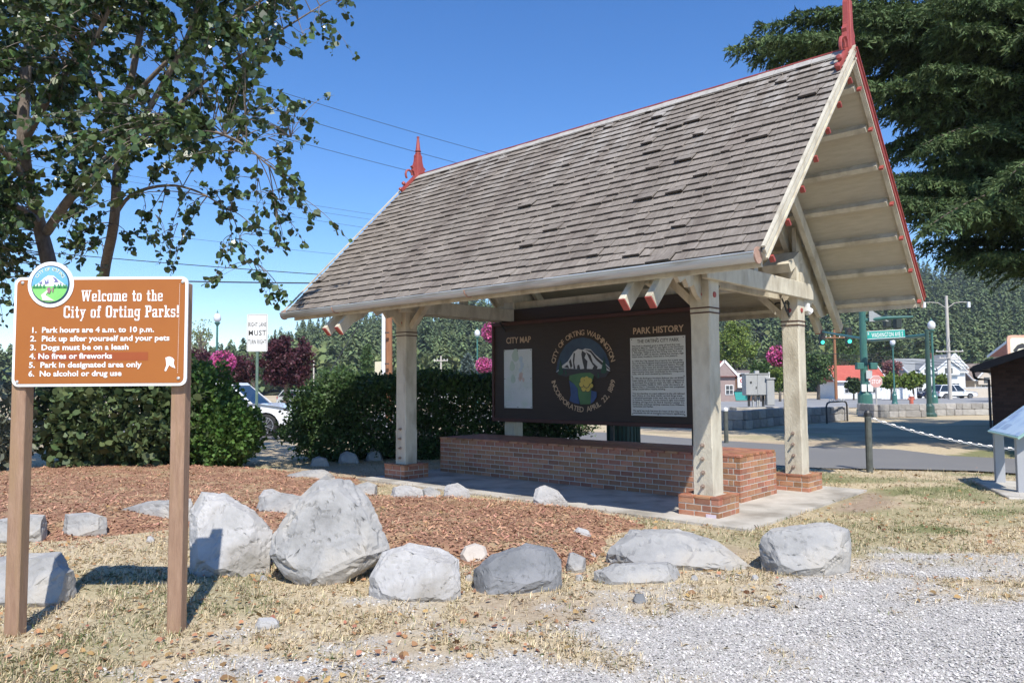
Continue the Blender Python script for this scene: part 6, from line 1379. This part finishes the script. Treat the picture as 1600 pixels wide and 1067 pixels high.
# ------------------------------------------------------------------ vehicles
M_tyre = mat("tyre_rubber", (.015, .015, .016), (.03, .03, .03), 9, .85); M_rim = mat("alloy_rim", (.30, .30, .31), (.42, .42, .43), 6, .35, metal=.6); M_glass = mat("dark_car_glass", (.012, .015, .018), (.02, .024, .028), 4, .08, spec=.8)
M_lampc = mat("clear_lamp", (.6, .6, .6), (.7, .7, .7), 5, .15); M_lampr = mat("tail_lamp", (.35, .03, .02), (.45, .05, .04), 5, .25)
def car(name, label, px, Y_, x_front, length, paint, rz=0.0, pickup=False, h=1.68, wd=1.85, cat="car"):
    """side profile swept over the width with a tucked-in cabin; x runs from the tail (0) to the nose (length)"""
    b = foot(px, Y_); root = tag(empty(name, b, rz), label, cat); l = length; k = l / 4.8; ox = -x_front
    wr = .36; wx = (.86 * k, l - .92 * k); mb = MB()
    def arch(cx): return [(cx + (wr + .07) * math.cos(a_), wr + (wr + .07) * math.sin(a_)) for a_ in [math.pi - i * math.pi / 8 for i in range(9)]][::-1]
    low = [(0.04, .38)] + [(a, max(z, .3)) for a, z in reversed(arch(wx[0]))] + [(a, max(z, .3)) for a, z in reversed(arch(wx[1]))] + [(l - .06, .36)]
    belt = .98
    up = [(l, .55), (l - .03, .80), (l - .22, .92), (l - 1.15 * k, 1.06), (l * .5, belt + .08), (.05, belt + .06), (0, .8)]
    body = low + up
    sec = [(-wd / 2 + .06, .0), (-wd / 2, .5), (-wd / 2, .5), (wd / 2 - .06, 0)]
    n = len(body); vs = []
    for yy, ins in ((-wd / 2 + .07, 0.03), (-wd / 2, 0), (wd / 2, 0), (wd / 2 - .07, .03)): vs += [(ox + min(max(a, ins), l - ins), yy, z - (ins if z > .6 else 0)) for a, z in body]
    fs = []
    for s_ in range(3): fs += [(s_*n+i, s_*n+(i+1) % n, (s_+1)*n+(i+1) % n, (s_+1)*n+i) for i in range(n)]
    fs += [tuple(range(n))[::-1], tuple(range(3 * n, 4 * n))]
    mb.add(vs, fs); mb.build("body", paint, root)
    cab0, cab1 = (1.9 * k, l - 1.55 * k) if pickup else (.12, l - 1.35 * k); t0, t1 = (cab0 + .12, cab1 - .75 * k) if pickup else (.55 * k, cab1 - .85 * k)
    def cabin(name, z0, z1, s0, s1, m, g=0.0):
        f0, f1 = (z0 - belt) / (h - belt), (z1 - belt) / (h - belt); v = []
        for f, z in ((f0, z0), (f1, z1)):
            a, e = cab0 + (t0 - cab0) * f - g, cab1 + (t1 - cab1) * f + g; w_ = wd / 2 - .10 - .16 * f + g; v += [(ox + a, -w_, z), (ox + e, -w_, z), (ox + e, w_, z), (ox + a, w_, z)]
        return MB().add(v, [(0,3,2,1),(4,5,6,7),(0,1,5,4),(1,2,6,5),(2,3,7,6),(3,0,4,7)]).build(name, m, root)
    cabin("glass_house", belt, h - .07, 0, 0, M_glass); cabin("car_roof", h - .09, h, 0, 0, paint, .015)
    for fx in ((.0, .33, .66, 1.0) if not pickup else (.0, .5, 1.0)):
        for s_ in (-1, 1):
            a = cab0 + (cab1 - cab0) * fx; e = t0 + (t1 - t0) * fx; MB().bar((ox + a, s_ * (wd / 2 - .095), belt), (ox + e, s_ * (wd / 2 - .245), h - .05), .05, .07, (1, 0, 0)).build("pillar", paint, root)
    if pickup:
        for s_ in (-1, 1): MB().box((ox + cab0 / 2, s_ * (wd / 2 - .05), 1.09), (cab0 - .05, .1, .22)).build("bed_side", paint, root)
        MB().box((ox + .05, 0, 1.0), (.08, wd - .1, .4)).build("tailgate", paint, root)
    for cx in wx:
        for s_ in (-1, 1):
            w = MB().tube([(ox + cx, s_ * (wd / 2 - .22), wr), (ox + cx, s_ * (wd / 2 - .20), wr), (ox + cx, s_ * (wd / 2 - .02), wr), (ox + cx, s_ * (wd / 2 + .005), wr)], [wr - .03, wr, wr, wr - .04], 26).build("wheel", M_tyre, root)
            MB().tube([(ox + cx, s_ * (wd / 2), wr), (ox + cx, s_ * (wd / 2 + .012), wr)], [wr * .70, wr * .68], 22).build("rim_disc", M_dark, w)
            for j in range(10): a_ = j * .6283 + (j % 2) * .22; MB().bar((ox + cx, s_ * (wd / 2 + .018), wr), (ox + cx + wr * .68 * math.cos(a_), s_ * (wd / 2 + .014), wr + wr * .68 * math.sin(a_)), .02, .045, (0, 1, 0)).build("spoke", M_rim, w)
            MB().tube([(ox + cx + wr * .70 * math.cos(a_), s_ * (wd / 2 + .012), wr + wr * .70 * math.sin(a_)) for a_ in [i * .3491 for i in range(19)]], .018, 5).build("rim", M_rim, w)
    for s_ in (-1, 1):
        MB().box((ox + l - .10, s_ * (wd / 2 - .22), .80), (.22, .34, .14)).build("headlight", M_lampc, root, bevel=.02); MB().box((ox + .05, s_ * (wd / 2 - .14), .88), (.1, .2, .2)).build("tail_light", M_lampr, root, bevel=.02)
        MB().box((ox + cab1 - .35 * k, s_ * (wd / 2 + .08), 1.08), (.12, .18, .14)).build("mirror", paint, root, bevel=.02); MB().box((ox + l * .5, s_ * (wd / 2 + .004), .88), (.16, .012, .03)).build("door_handle", M_dark, root)
        MB().box((ox + l * .5, s_ * (wd / 2 + .001), .40), (l * .46, .02, .10)).build("sill_trim", M_dark, root)
        for fx in (.36, .55): MB().box((ox + l * fx + .2, s_ * (wd / 2 + .001), .72), (.012, .006, .55)).build("door_gap", M_dark, root)
    MB().box((ox + l + .005, 0, .52), (.04, wd * .7, .16)).build("grille", M_dark, root); MB().box((ox + l * .5, 0, .42), (l * .8, wd * .8, .22)).build("underbody", M_dark, root)
    return root
M_wht = mat("white_car_paint", (.74, .75, .77), (.78, .79, .80), 2, .25, coat=.6); M_navy = mat("navy_car_paint", (.02, .03, .06), (.03, .04, .08), 2, .22, coat=.6); M_blk = MATS["stone_block"]
car("parked_car", "white sport utility car half hidden behind the bright green shrub", 432, 25.0, 3.88, 4.8, M_wht, h=1.74, rz=-.05)
car("parked_car", "dark blue sport utility car on the far street beside the hydrant", 1456, 108, 2.4, 4.7, M_navy, h=1.8, rz=math.pi + .1)
car("pickup_truck", "white pickup truck with canopy parked on the far street", 1490, 104, 2.75, 5.5, M_wht, rz=.06, h=1.95, wd=1.95, cat="truck")
car("parked_car", "silver car far behind the hedge, seen beside the plum trunk", 476, 66, 2.2, 4.5, mat("silver_car_paint", (.42, .44, .46), (.48, .5, .52), 2, .25, coat=.5), h=1.55)

# ------------------------------------------------------------------ buildings
M_wht2 = mat("white_siding", (.66, .67, .66), (.74, .75, .74), 3, .7); M_groof = mat("grey_roof_shingle", (.20, .21, .21), (.29, .30, .30), 1.6, .9); M_rroof = mat("red_roof_tile", (.38, .075, .05), (.48, .12, .085), 1.5, .8); M_broof = mat("brown_roof_shingle", (.16, .125, .105), (.25, .20, .17), 1.4, .9); M_beige = mat("beige_siding", (.50, .43, .34), (.58, .51, .42), 2, .8); M_pane = mat("window_glass", (.03, .04, .05), (.06, .07, .09), 2, .1, spec=.7)
def house(name, label, px, Y_, w, d, wall_h, roof_h, wall, roof_m, rz=0.0, over=.35, windows=(), door=None, gables=(), chimney=False, cat="house", ridge_x=True):
    b = foot(px, Y_); root = tag(empty(name, b, rz), label, cat)
    wl_ = MB().box((0, 0, wall_h / 2 - .2), (w, d, wall_h + .4)).build("wall", wall, root)
    a, c_ = w / 2 + over, d / 2 + over; z0, z1 = wall_h - .05, wall_h + roof_h; mb = MB()
    if ridge_x: mb.add([(-a, -c_, z0), (a, -c_, z0), (a, c_, z0), (-a, c_, z0), (-a, 0, z1), (a, 0, z1)], [(0, 1, 5, 4), (2, 3, 4, 5), (1, 2, 5), (3, 0, 4), (0, 3, 2, 1)])
    else: mb.add([(-a, -c_, z0), (a, -c_, z0), (a, c_, z0), (-a, c_, z0), (0, -c_, z1), (0, c_, z1)], [(1, 2, 5, 4), (3, 0, 4, 5), (0, 1, 4), (2, 3, 5), (0, 3, 2, 1)])
    rf = mb.build("roof", roof_m, root)
    if not ridge_x: MB().add([(-w / 2, -c_ - .02, z0 + .05), (w / 2, -c_ - .02, z0 + .05), (0, -c_ - .02, z1 - .25)], [(0, 1, 2)]).build("gable_face", wall, root, fix=False)
    for s_ in (-1, 1):
        if ridge_x:
            MB().bar((s_ * (a + .03), -c_, z0), (s_ * (a + .03), 0, z1), .08, .22).build("verge_board", M_white, rf); MB().bar((s_ * (a + .03), 0, z1), (s_ * (a + .03), c_, z0), .08, .22).build("verge_board", M_white, rf)
        else: MB().bar((s_ * a, -c_ - .05, z0), (0, -c_ - .05, z1), .08, .24, (0, 0, 1)).build("verge_board", M_white, rf)
    if ridge_x: MB().box((0, -c_ - .03, z0 + .05), (2 * a, .08, .18)).build("fascia", M_white, rf)
    if chimney: MB().box((w * .2, .4, z1 + .2), (.5, .5, 1.3)).build("chimney", mat("chimney_brick", (.28, .1, .07), (.36, .15, .1), 6, .9), rf)
    for wx, wz, ww, wh in windows:
        f = MB().box((wx, -d / 2 - .03, wz), (ww + .16, .08, wh + .16)).build("window", M_white, root); MB().box((wx, -d / 2 - .075, wz), (ww, .02, wh)).build("pane", M_pane, f); MB().box((wx, -d / 2 - .09, wz), (.05, .02, wh)).build("glazing_bar", M_white, f); MB().box((wx, -d / 2 - .092, wz), (ww, .018, .05)).build("glazing_bar", M_white, f)
    if door: f = MB().box((door[0], -d / 2 - .03, 1.05), (1.0, .08, 2.1)).build("door", mat("house_door", (.10, .06, .05), (.15, .09, .07), 4, .5), root); MB().ball((door[0] + .38, -d / 2 - .09, 1.0), .05, 1).build("handle", M_rim, f)
    for gx_, gw, gh, gz in gables:
        mb = MB(); mb.add([(gx_ - gw / 2, -d / 2 - .5, gz), (gx_ + gw / 2, -d / 2 - .5, gz), (gx_ + gw / 2, 0, gz), (gx_ - gw / 2, 0, gz), (gx_ - gw / 2, -d / 2 - .5, gz + gh * .45), (gx_ + gw / 2, -d / 2 - .5, gz + gh * .45), (gx_ + gw / 2, 0, gz + gh * .45), (gx_ - gw / 2, 0, gz + gh * .45), (gx_, -d / 2 - .5, gz + gh), (gx_, 0, gz + gh)], [(0, 1, 5, 8, 4), (1, 2, 6, 5), (3, 0, 4, 7), (2, 3, 7, 9, 6)]); g = mb.build("dormer", wall, root)
        for s_ in (-1, 1): MB().bar((gx_ + s_ * (gw / 2 + .25), -d / 4 - .25, gz + gh * .45 - .12), (gx_, -d / 4 - .25, gz + gh + .06), d / 2 + .9, .10, (0, 0, 1)).build("dormer_roof", roof_m, g)
        for s_ in (-1, 1): MB().bar((gx_ + s_ * (gw / 2 + .25), -d / 2 - .74, gz + gh * .45 - .1), (gx_, -d / 2 - .74, gz + gh + .08), .06, .2, (0, 0, 1)).build("dormer_trim", M_white, g)
        MB().box((gx_, -d / 2 - .53, gz + gh * .28), (gw * .34, .05, gh * .34)).build("dormer_window", M_pane, g)
    return root
house("red_roofed_house", "white house with a bright red roof left of the traffic pole", 1330, 112, 7.0, 6, 2.6, 2.4, M_wht2, M_rroof, windows=((-1.8, 1.5, 1.0, 1.1), (1.6, 1.5, 1.0, 1.1)), door=(0,))
house("gabled_house", "white house with grey roof and two front gables behind the street trees", 1443, 116, 8.6, 7, 3.9, 2.2, M_wht2, M_groof, windows=((-3, 1.6, 1.1, 1.3), (0, 1.6, 1.1, 1.3), (2.8, 1.6, 1.1, 1.3)), gables=((-1.9, 2.0, 1.7, 3.6), (1.5, 3.4, 2.3, 3.5)), chimney=True, rz=.05)
house("white_annex", "tall white gable end right of the green lamp post", 1474, 119, 3.4, 6, 4.6, 2.2, M_wht2, M_groof, ridge_x=False, windows=((.2, 3.2, .9, 1.2), (.2, 1.3, .9, 1.2)))
house("brown_roofed_house", "low house with brown roof behind the white pickup", 1503, 124, 6.6, 6, 2.6, 2.9, M_beige, M_broof, windows=((-1.5, 1.4, 1, 1), (1.5, 1.4, 1, 1)), gables=((1.2, 2.4, 2.6, 2.0),))
house("brown_gabled_house", "small house with two white trimmed gables left of the brick building", 1536, 120, 6.4, 6, 2.7, 2.2, M_beige, M_broof, windows=((-1.6, 1.4, 1, 1),), gables=((-1.6, 2.6, 2.5, 2.0), (1.7, 2.6, 2.2, 2.0)))
house("cinema_like_store", "distant store with an orange roof and sign above the brick building", 1645, 70, 7, 6, 4.4, 1.4, M_beige, mat("orange_roof", (.42, .15, .09), (.5, .2, .13), 2, .8), windows=((-2, 1.5, 1.2, 1.2), (1.5, 1.5, 1.2, 1.2)), cat="store")
COL.objects["cinema_like_store"].name = "corner_store"
q = at(1590, 541, 64); s_ = tag(empty("store_sign", q), "square sign with a dark curved mark above the brick roof", "sign"); MB().prism(rrect(-.95, 1.6, -.95, .95, .35), (0, 0, 0), AX, AZ, YV, .12).build("sign_box", mat("sign_orange", (.62, .33, .22), (.7, .42, .3), 4, .5), s_)
MB().prism(rrect(-.72, 1.4, -.72, .72, .22), (0, -.125, 0), AX, AZ, YV, .01).build("sign_face", mat("sign_cream", (.7, .66, .5), (.75, .7, .55), 4, .5), s_)
MB().prism([(-.5, -.35), (-.1, .1), (.3, .25), (.8, .1), (1.2, -.3), (1.0, -.5), (.5, -.15), (.0, -.2), (-.3, -.55)], (0, -.14, 0), AX, AZ, YV, .01).build("dark_mark", M_ink, s_); MB().box((.3, .1, -2.2), (.3, .2, 3.0)).build("sign_post", M_dark, s_)
# storefront seen between the right posts
M_brn = mat("store_brown_wall", (.13, .075, .05), (.19, .11, .075), 3, .85)
st = house("brown_store", "brown storefront with white key sign behind the utility cabinet", 1150, 96, 5.2, 6, 3.4, .5, M_brn, M_broof, cat="store", windows=())
MB().box((.2, -3.12, 2.35), (1.9, .12, 1.35)).build("sign_panel", M_signw, st); red_key = mat("key_red", (.6, .06, .05), (.65, .09, .08), 5, .5); mb = MB(); mb.tube([(-.2 + .2 * math.cos(a_), -3.2, 2.55 + .2 * math.sin(a_)) for a_ in [i * .6283 for i in range(11)]], .05, 5); mb.box((.35, -3.2, 2.55), (.7, .03, .09)); mb.box((.5, -3.2, 2.46), (.08, .03, .16)); mb.box((.65, -3.2, 2.46), (.08, .03, .16)); mb.build("key_mark", red_key, st); MB().box((.2, -3.19, 2.05), (1.0, .02, .12)).build("small_print", mat("print_grey", (.4, .42, .45), (.45, .47, .5), 5, .5), st)
MB().box((-2.0, -3.1, 1.2), (.3, .3, 2.6)).build("corner_post", M_white, st)
house("red_gabled_store", "small store with red trimmed gable beside the near right post", 1122, 90, 2.6, 5, 3.0, 1.8, mat("taupe_wall", (.27, .20, .18), (.34, .26, .24), 3, .8), M_rroof, ridge_x=False, cat="store", windows=((.6, 1.4, .8, 1.0),))
b = foot(1158, 88); dm = tag(empty("teal_dumpster", b), "teal dumpster in front of the brown storefront", "dumpster"); MB().add([(-.8, -.5, .15), (.8, -.5, .15), (.8, .5, .15), (-.8, .5, .15), (-1, -.65, 1.15), (1, -.65, 1.15), (1, .6, 1.35), (-1, .6, 1.35)], [(0,3,2,1),(4,5,6,7),(0,1,5,4),(1,2,6,5),(2,3,7,6),(3,0,4,7)]).build("bin_body", mat("teal_paint", (.04, .33, .30), (.06, .4, .36), 4, .5), dm); MB().bar((0, -.7, 1.2), (0, .65, 1.42), 2.1, .06).build("lid", M_dark, dm); MB().box((-1.4, .1, .7), (.3, .3, 1.4)).build("yellow_post", mat("yellow_post_paint", (.6, .3, .03), (.65, .36, .05), 5, .5), dm)
# long blue-roofed building beyond the hedge
house("blue_roofed_building", "long low building with bright blue roof beyond the hedge", 680, 74, 9.5, 6, 1.55, .75, M_wht2, mat("blue_metal_roof", (.06, .22, .52), (.10, .30, .62), 2, .4), cat="building", windows=((-3, .9, 1.2, .8), (0, .9, 1.2, .8), (3, .9, 1.2, .8)))
b = foot(591, 70); sb = tag(empty("tan_panel_sign", b), "tall tan sign panel left of the brown utility pole", "sign"); zt_ = at(591, 565, 70).z - b.z; MB().box((0, 0, zt_ - 1.1), (.62, .12, 2.2)).build("panel", mat("tan_panel", (.55, .50, .36), (.62, .57, .43), 4, .6), sb); MB().box((0, 0, (zt_ - 2.2) / 2), (.2, .1, zt_ - 2.2)).build("leg", M_dark, sb)
b = foot(1404, 100); wf = tag(empty("white_fence", b), "white board fence across the street left of the hydrant", "fence")
for k in range(12): MB().box((-2.2 + k * .4, 0, .75), (.36, .05, 1.5)).build("board", M_wht2, wf)
for z in (.3, 1.2): MB().box((0, .06, z), (4.8, .06, .1)).build("rail", M_wht2, wf)
b = foot(1400, 92); um = tag(empty("patio_umbrella", b), "pale blue patio umbrella above the white fence", "umbrella"); MB().lathe((0, 0, 1.7), [(1.3, 0), (.7, .35), (.05, .6), (.01, .62)], 10).build("canopy", mat("pale_blue_cloth", (.45, .58, .68), (.55, .66, .75), 4, .8), um); MB().tube([(0, 0, 0), (0, 0, 2.3)], .03, 6).build("pole", M_white, um)
b = foot(1527, 112); bw = tag(empty("beige_wall", b), "low beige wall right of the white pickup", "wall"); MB().box((0, 0, .75), (5.2, .3, 1.5)).build("wall_body", M_beige, bw); MB().box((0, 0, 1.54), (5.4, .4, .1)).build("coping", M_white, bw)
# dark brick building at the right edge, gable towards the camera
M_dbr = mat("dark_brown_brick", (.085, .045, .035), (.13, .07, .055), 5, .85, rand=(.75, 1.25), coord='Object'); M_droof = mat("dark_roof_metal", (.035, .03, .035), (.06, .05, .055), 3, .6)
Yb = 25.0; bl_ = foot(1549, Yb); bb = tag(empty("brick_building", bl_, -.66), "dark brick building with black overhanging roof at the right edge", "building")
zl, zr_ = 2.12, 3.3; run_ = 3.2
MB().add([(0, .02, -.1), (2 * run_, .02, -.1), (2 * run_, .02, zl), (run_, .02, zr_), (0, .02, zl), (0, 6, -.1), (2 * run_, 6, -.1), (2 * run_, 6, zl), (run_, 6, zr_), (0, 6, zl)], [(0, 1, 2, 3, 4), (9, 8, 7, 6, 5), (0, 4, 9, 5), (1, 6, 7, 2), (3, 8, 9, 4), (2, 7, 8, 3), (0, 5, 6, 1)]).build("mortar_wall", mat("dark_mortar", (.07, .055, .048), (.10, .08, .07), 9, .95), bb)
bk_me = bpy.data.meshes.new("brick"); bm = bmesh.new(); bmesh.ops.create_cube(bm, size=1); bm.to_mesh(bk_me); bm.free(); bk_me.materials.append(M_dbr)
cnt_ = 0; pile = MB()
for r_ in range(33):
    z = .04 + r_ * .095; x = -.005 - (.1 if r_ % 2 else 0)
    while x < 2 * run_:
        a, e = max(x, -.005), min(x + .205, 2 * run_); x += .215; top_ = zl + (zr_ - zl) * (1 - abs((a + e) / 2 - run_) / run_)
        if z + .05 > top_ or e - a < .03: continue
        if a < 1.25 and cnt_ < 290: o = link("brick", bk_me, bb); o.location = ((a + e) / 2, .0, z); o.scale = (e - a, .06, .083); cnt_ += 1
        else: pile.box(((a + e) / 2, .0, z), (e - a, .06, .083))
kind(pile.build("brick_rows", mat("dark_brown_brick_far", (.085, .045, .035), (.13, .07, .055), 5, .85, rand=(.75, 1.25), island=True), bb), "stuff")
ov = .36; sl_ = (zr_ - zl) / run_
for s_, x0_, x1_ in ((1, -ov, run_), (-1, 2 * run_ + ov, run_)): z0_ = zl - ov * sl_ + .08; MB().bar((x0_, 2.6, z0_), (x1_, 2.6, zr_ + .08), 7.6, .12).build("roof", M_droof, bb)
MB().bar((-ov, -1.22, zl - ov * sl_ + .02), (run_, -1.22, zr_ + .02), .05, .22).build("barge_board", M_droof, bb); MB().tube([(-ov - .05, -1.2, zl - ov * sl_ + .02), (-ov - .05, 6.4, zl - ov * sl_ + .02)], .07, 8).build("gutter", M_droof, bb)
MB().tube([(-ov - .05, -.9, zl - ov * sl_ - .05), (-ov - .03, -.8, zl - ov * sl_ - .22), (-.35, -.4, zl - .42), (-.06, -.06, zl - .45), (-.06, -.05, 0)], .04, 8).build("downpipe", M_droof, bb)

# ------------------------------------------------------------------ utility poles and wires
M_pole = mat("brown_utility_pole", (.24, .105, .05), (.34, .16, .08), 3, .9, stretch=(5, 5, .5), bump=.4); M_polep = mat("pale_utility_pole", (.42, .38, .33), (.56, .52, .46), 3, .9, stretch=(5, 5, .5)); M_wire = mat("black_wire", (.02, .02, .022), (.03, .03, .032), 4, .6)
def upole(px, Y_, ytop, label, m, r_=.15, arms=(), light=False):
    b = foot(px, Y_); h = at(px, ytop, Y_).z - b.z; root = tag(empty("utility_pole", b), label, "utility pole"); MB().tube([(0, 0, -.2), (0, 0, h * .5), (0, 0, h)], [r_, r_ * .85, r_ * .68], 10).build("shaft", m, root)
    for z, w in arms:
        o = MB().box((0, -r_, h - z), (w, .1, .12)).build("crossarm", m, root)
        for s_ in (-1, -.5, .5, 1): MB().tube([(s_ * w * .46, -r_, h - z + .05), (s_ * w * .46, -r_, h - z + .22)], [.05, .03], 6).build("insulator", M_white, o)
    if light:
        for s_ in (-1, 1):
            MB().tube([(0, 0, h - 1.6), (s_ * 1.0, 0, h - .9), (s_ * 2.0, 0, h - .8), (s_ * 2.6, 0, h - .85)], .045, 6).build("lamp_arm", M_polep, root); MB().box((s_ * 2.75, 0, h - 1.15), (.3, .3, .7)).build("lamp_head", M_white, root, bevel=.05)
    return b, h
upole(607, 34, 330, "brown wooden utility pole behind the left shelter post", M_pole, .19)
b = foot(599, 33.6); h = at(599, 400, 33.6).z; cd = tag(empty("white_conduit", b), "white conduit pipe standing beside the brown utility pole", "conduit"); MB().tube([(0, 0, -.1), (0, 0, h)], .085, 10).build("pipe", M_white, cd)
for z in (1.2, 2.6, 4.0): MB().box((.1, 0, z), (.3, .1, .05)).build("clamp", M_dark, cd)
upole(490, 105, 562, "far slim utility pole with boxes right of the plum tree", M_polep, .13, light=False); upole(689, 95, 556, "far wooden pole above the hedge left of the spruce", M_polep, .14, arms=((.6, 1.8),))
upole(1484, 92, 462, "tall pale utility pole with twin lamp arms and crossarms", M_polep, .24, arms=((6.9, 3.4), (7.7, 2.6)), light=True); upole(1306, 92, 515, "reddish utility pole rising left of the red roofed house", M_pole, .2, arms=((1.0, 2.4),))
bp0, hp0 = upole(872, 44, 318, "utility pole hidden behind the shelter roof", M_pole, .2, arms=((.5, 2.4), (1.6, 2.4)))
def wire(p0, p1, label, r_=.018, sag=.5, n=24):
    p0, p1 = Vector(p0), Vector(p1); c_ = (p0 + p1) / 2; pts = [p0.lerp(p1, k / n) - Vector((0, 0, sag * 4 * (k / n) * (1 - k / n))) - c_ for k in range(n + 1)]; o = MB().tube(pts, r_, 5).build("power_line", M_wire); o.location = c_; tag(o, label, "power line", "overhead power lines")
top = bp0 + Vector((0, 0, hp0))
wire(at(140, 45, 30), at(900, 275, 43), "thin power line crossing highest over the left end of the roof", .012, .3); wire(at(300, 132, 30), at(900, 300, 43), "thin power line ending above the left finial tip", .012, .25); wire(at(150, 132, 30), at(860, 318, 43), "thin power line passing just behind the left finial", .012, .25)
wire(at(-100, 222, 42), at(880, 378, 44), "faint upper line of three below the finial", .009, .2); wire(at(-100, 232, 42), at(880, 386, 44), "faint middle line of three below the finial", .009, .2); wire(at(-100, 246, 42), at(880, 400, 44), "faint lower line of three below the finial", .009, .2)
wire(at(-100, 325, 36), at(880, 430, 44), "faint line crossing the lower sky left of the roof", .009, .2); wire(at(-100, 378, 33), at(607, 436, 34), "dark cable just above the lowest one", .02, .1); wire(at(-100, 428, 33), at(607, 443, 34), "thick lowest dark cable meeting the roof corner", .032, .1)
wire(at(607, 432, 34), at(500, 606, 30), "pale guy wire slanting down behind the left eave", .02, 0)
for k, (a, b_, Ya, Yb_) in enumerate((((1100, 470), (1250, 548), 60, 80), ((1240, 549), (1700, 566), 80, 92), ((1306, 556), (1700, 572), 92, 92), ((1306, 560), (1700, 578), 92, 92), ((1484, 520), (1640, 505), 92, 70), ((1484, 533), (1640, 527), 92, 70), ((1300, 566), (1484, 519), 95, 92))):
    wire(at(*a, Ya), at(*b_, Yb_), ("wire slanting down behind the near right post", "wire running level left of the tall pale pole", "upper of two wires above the grey roof", "lower of two wires above the grey roof", "upper wire rising right from the tall pale pole", "lower wire rising right from the tall pale pole", "wire rising towards the tall pale pole")[k], .03, .3)

# ------------------------------------------------------------------ thin summer haze in the valley air
hz = MB().span((-760, -40, -4), (760, 760, 96)).build("haze", None); hm = bpy.data.materials.new("valley_haze"); hm.use_nodes = True; nt = hm.node_tree
nt.nodes.remove(nt.nodes["Principled BSDF"]); pv = nt.nodes.new("ShaderNodeVolumePrincipled"); pv.inputs["Density"].default_value = .00022; pv.inputs["Color"].default_value = (.80, .88, 1.0, 1); pv.inputs["Anisotropy"].default_value = .2
nt.links.new(pv.outputs[0], nt.nodes["Material Output"].inputs["Volume"]); hz.data.materials.clear(); hz.data.materials.append(hm); kind(hz, "stuff", "thin pale haze over the valley", "haze")
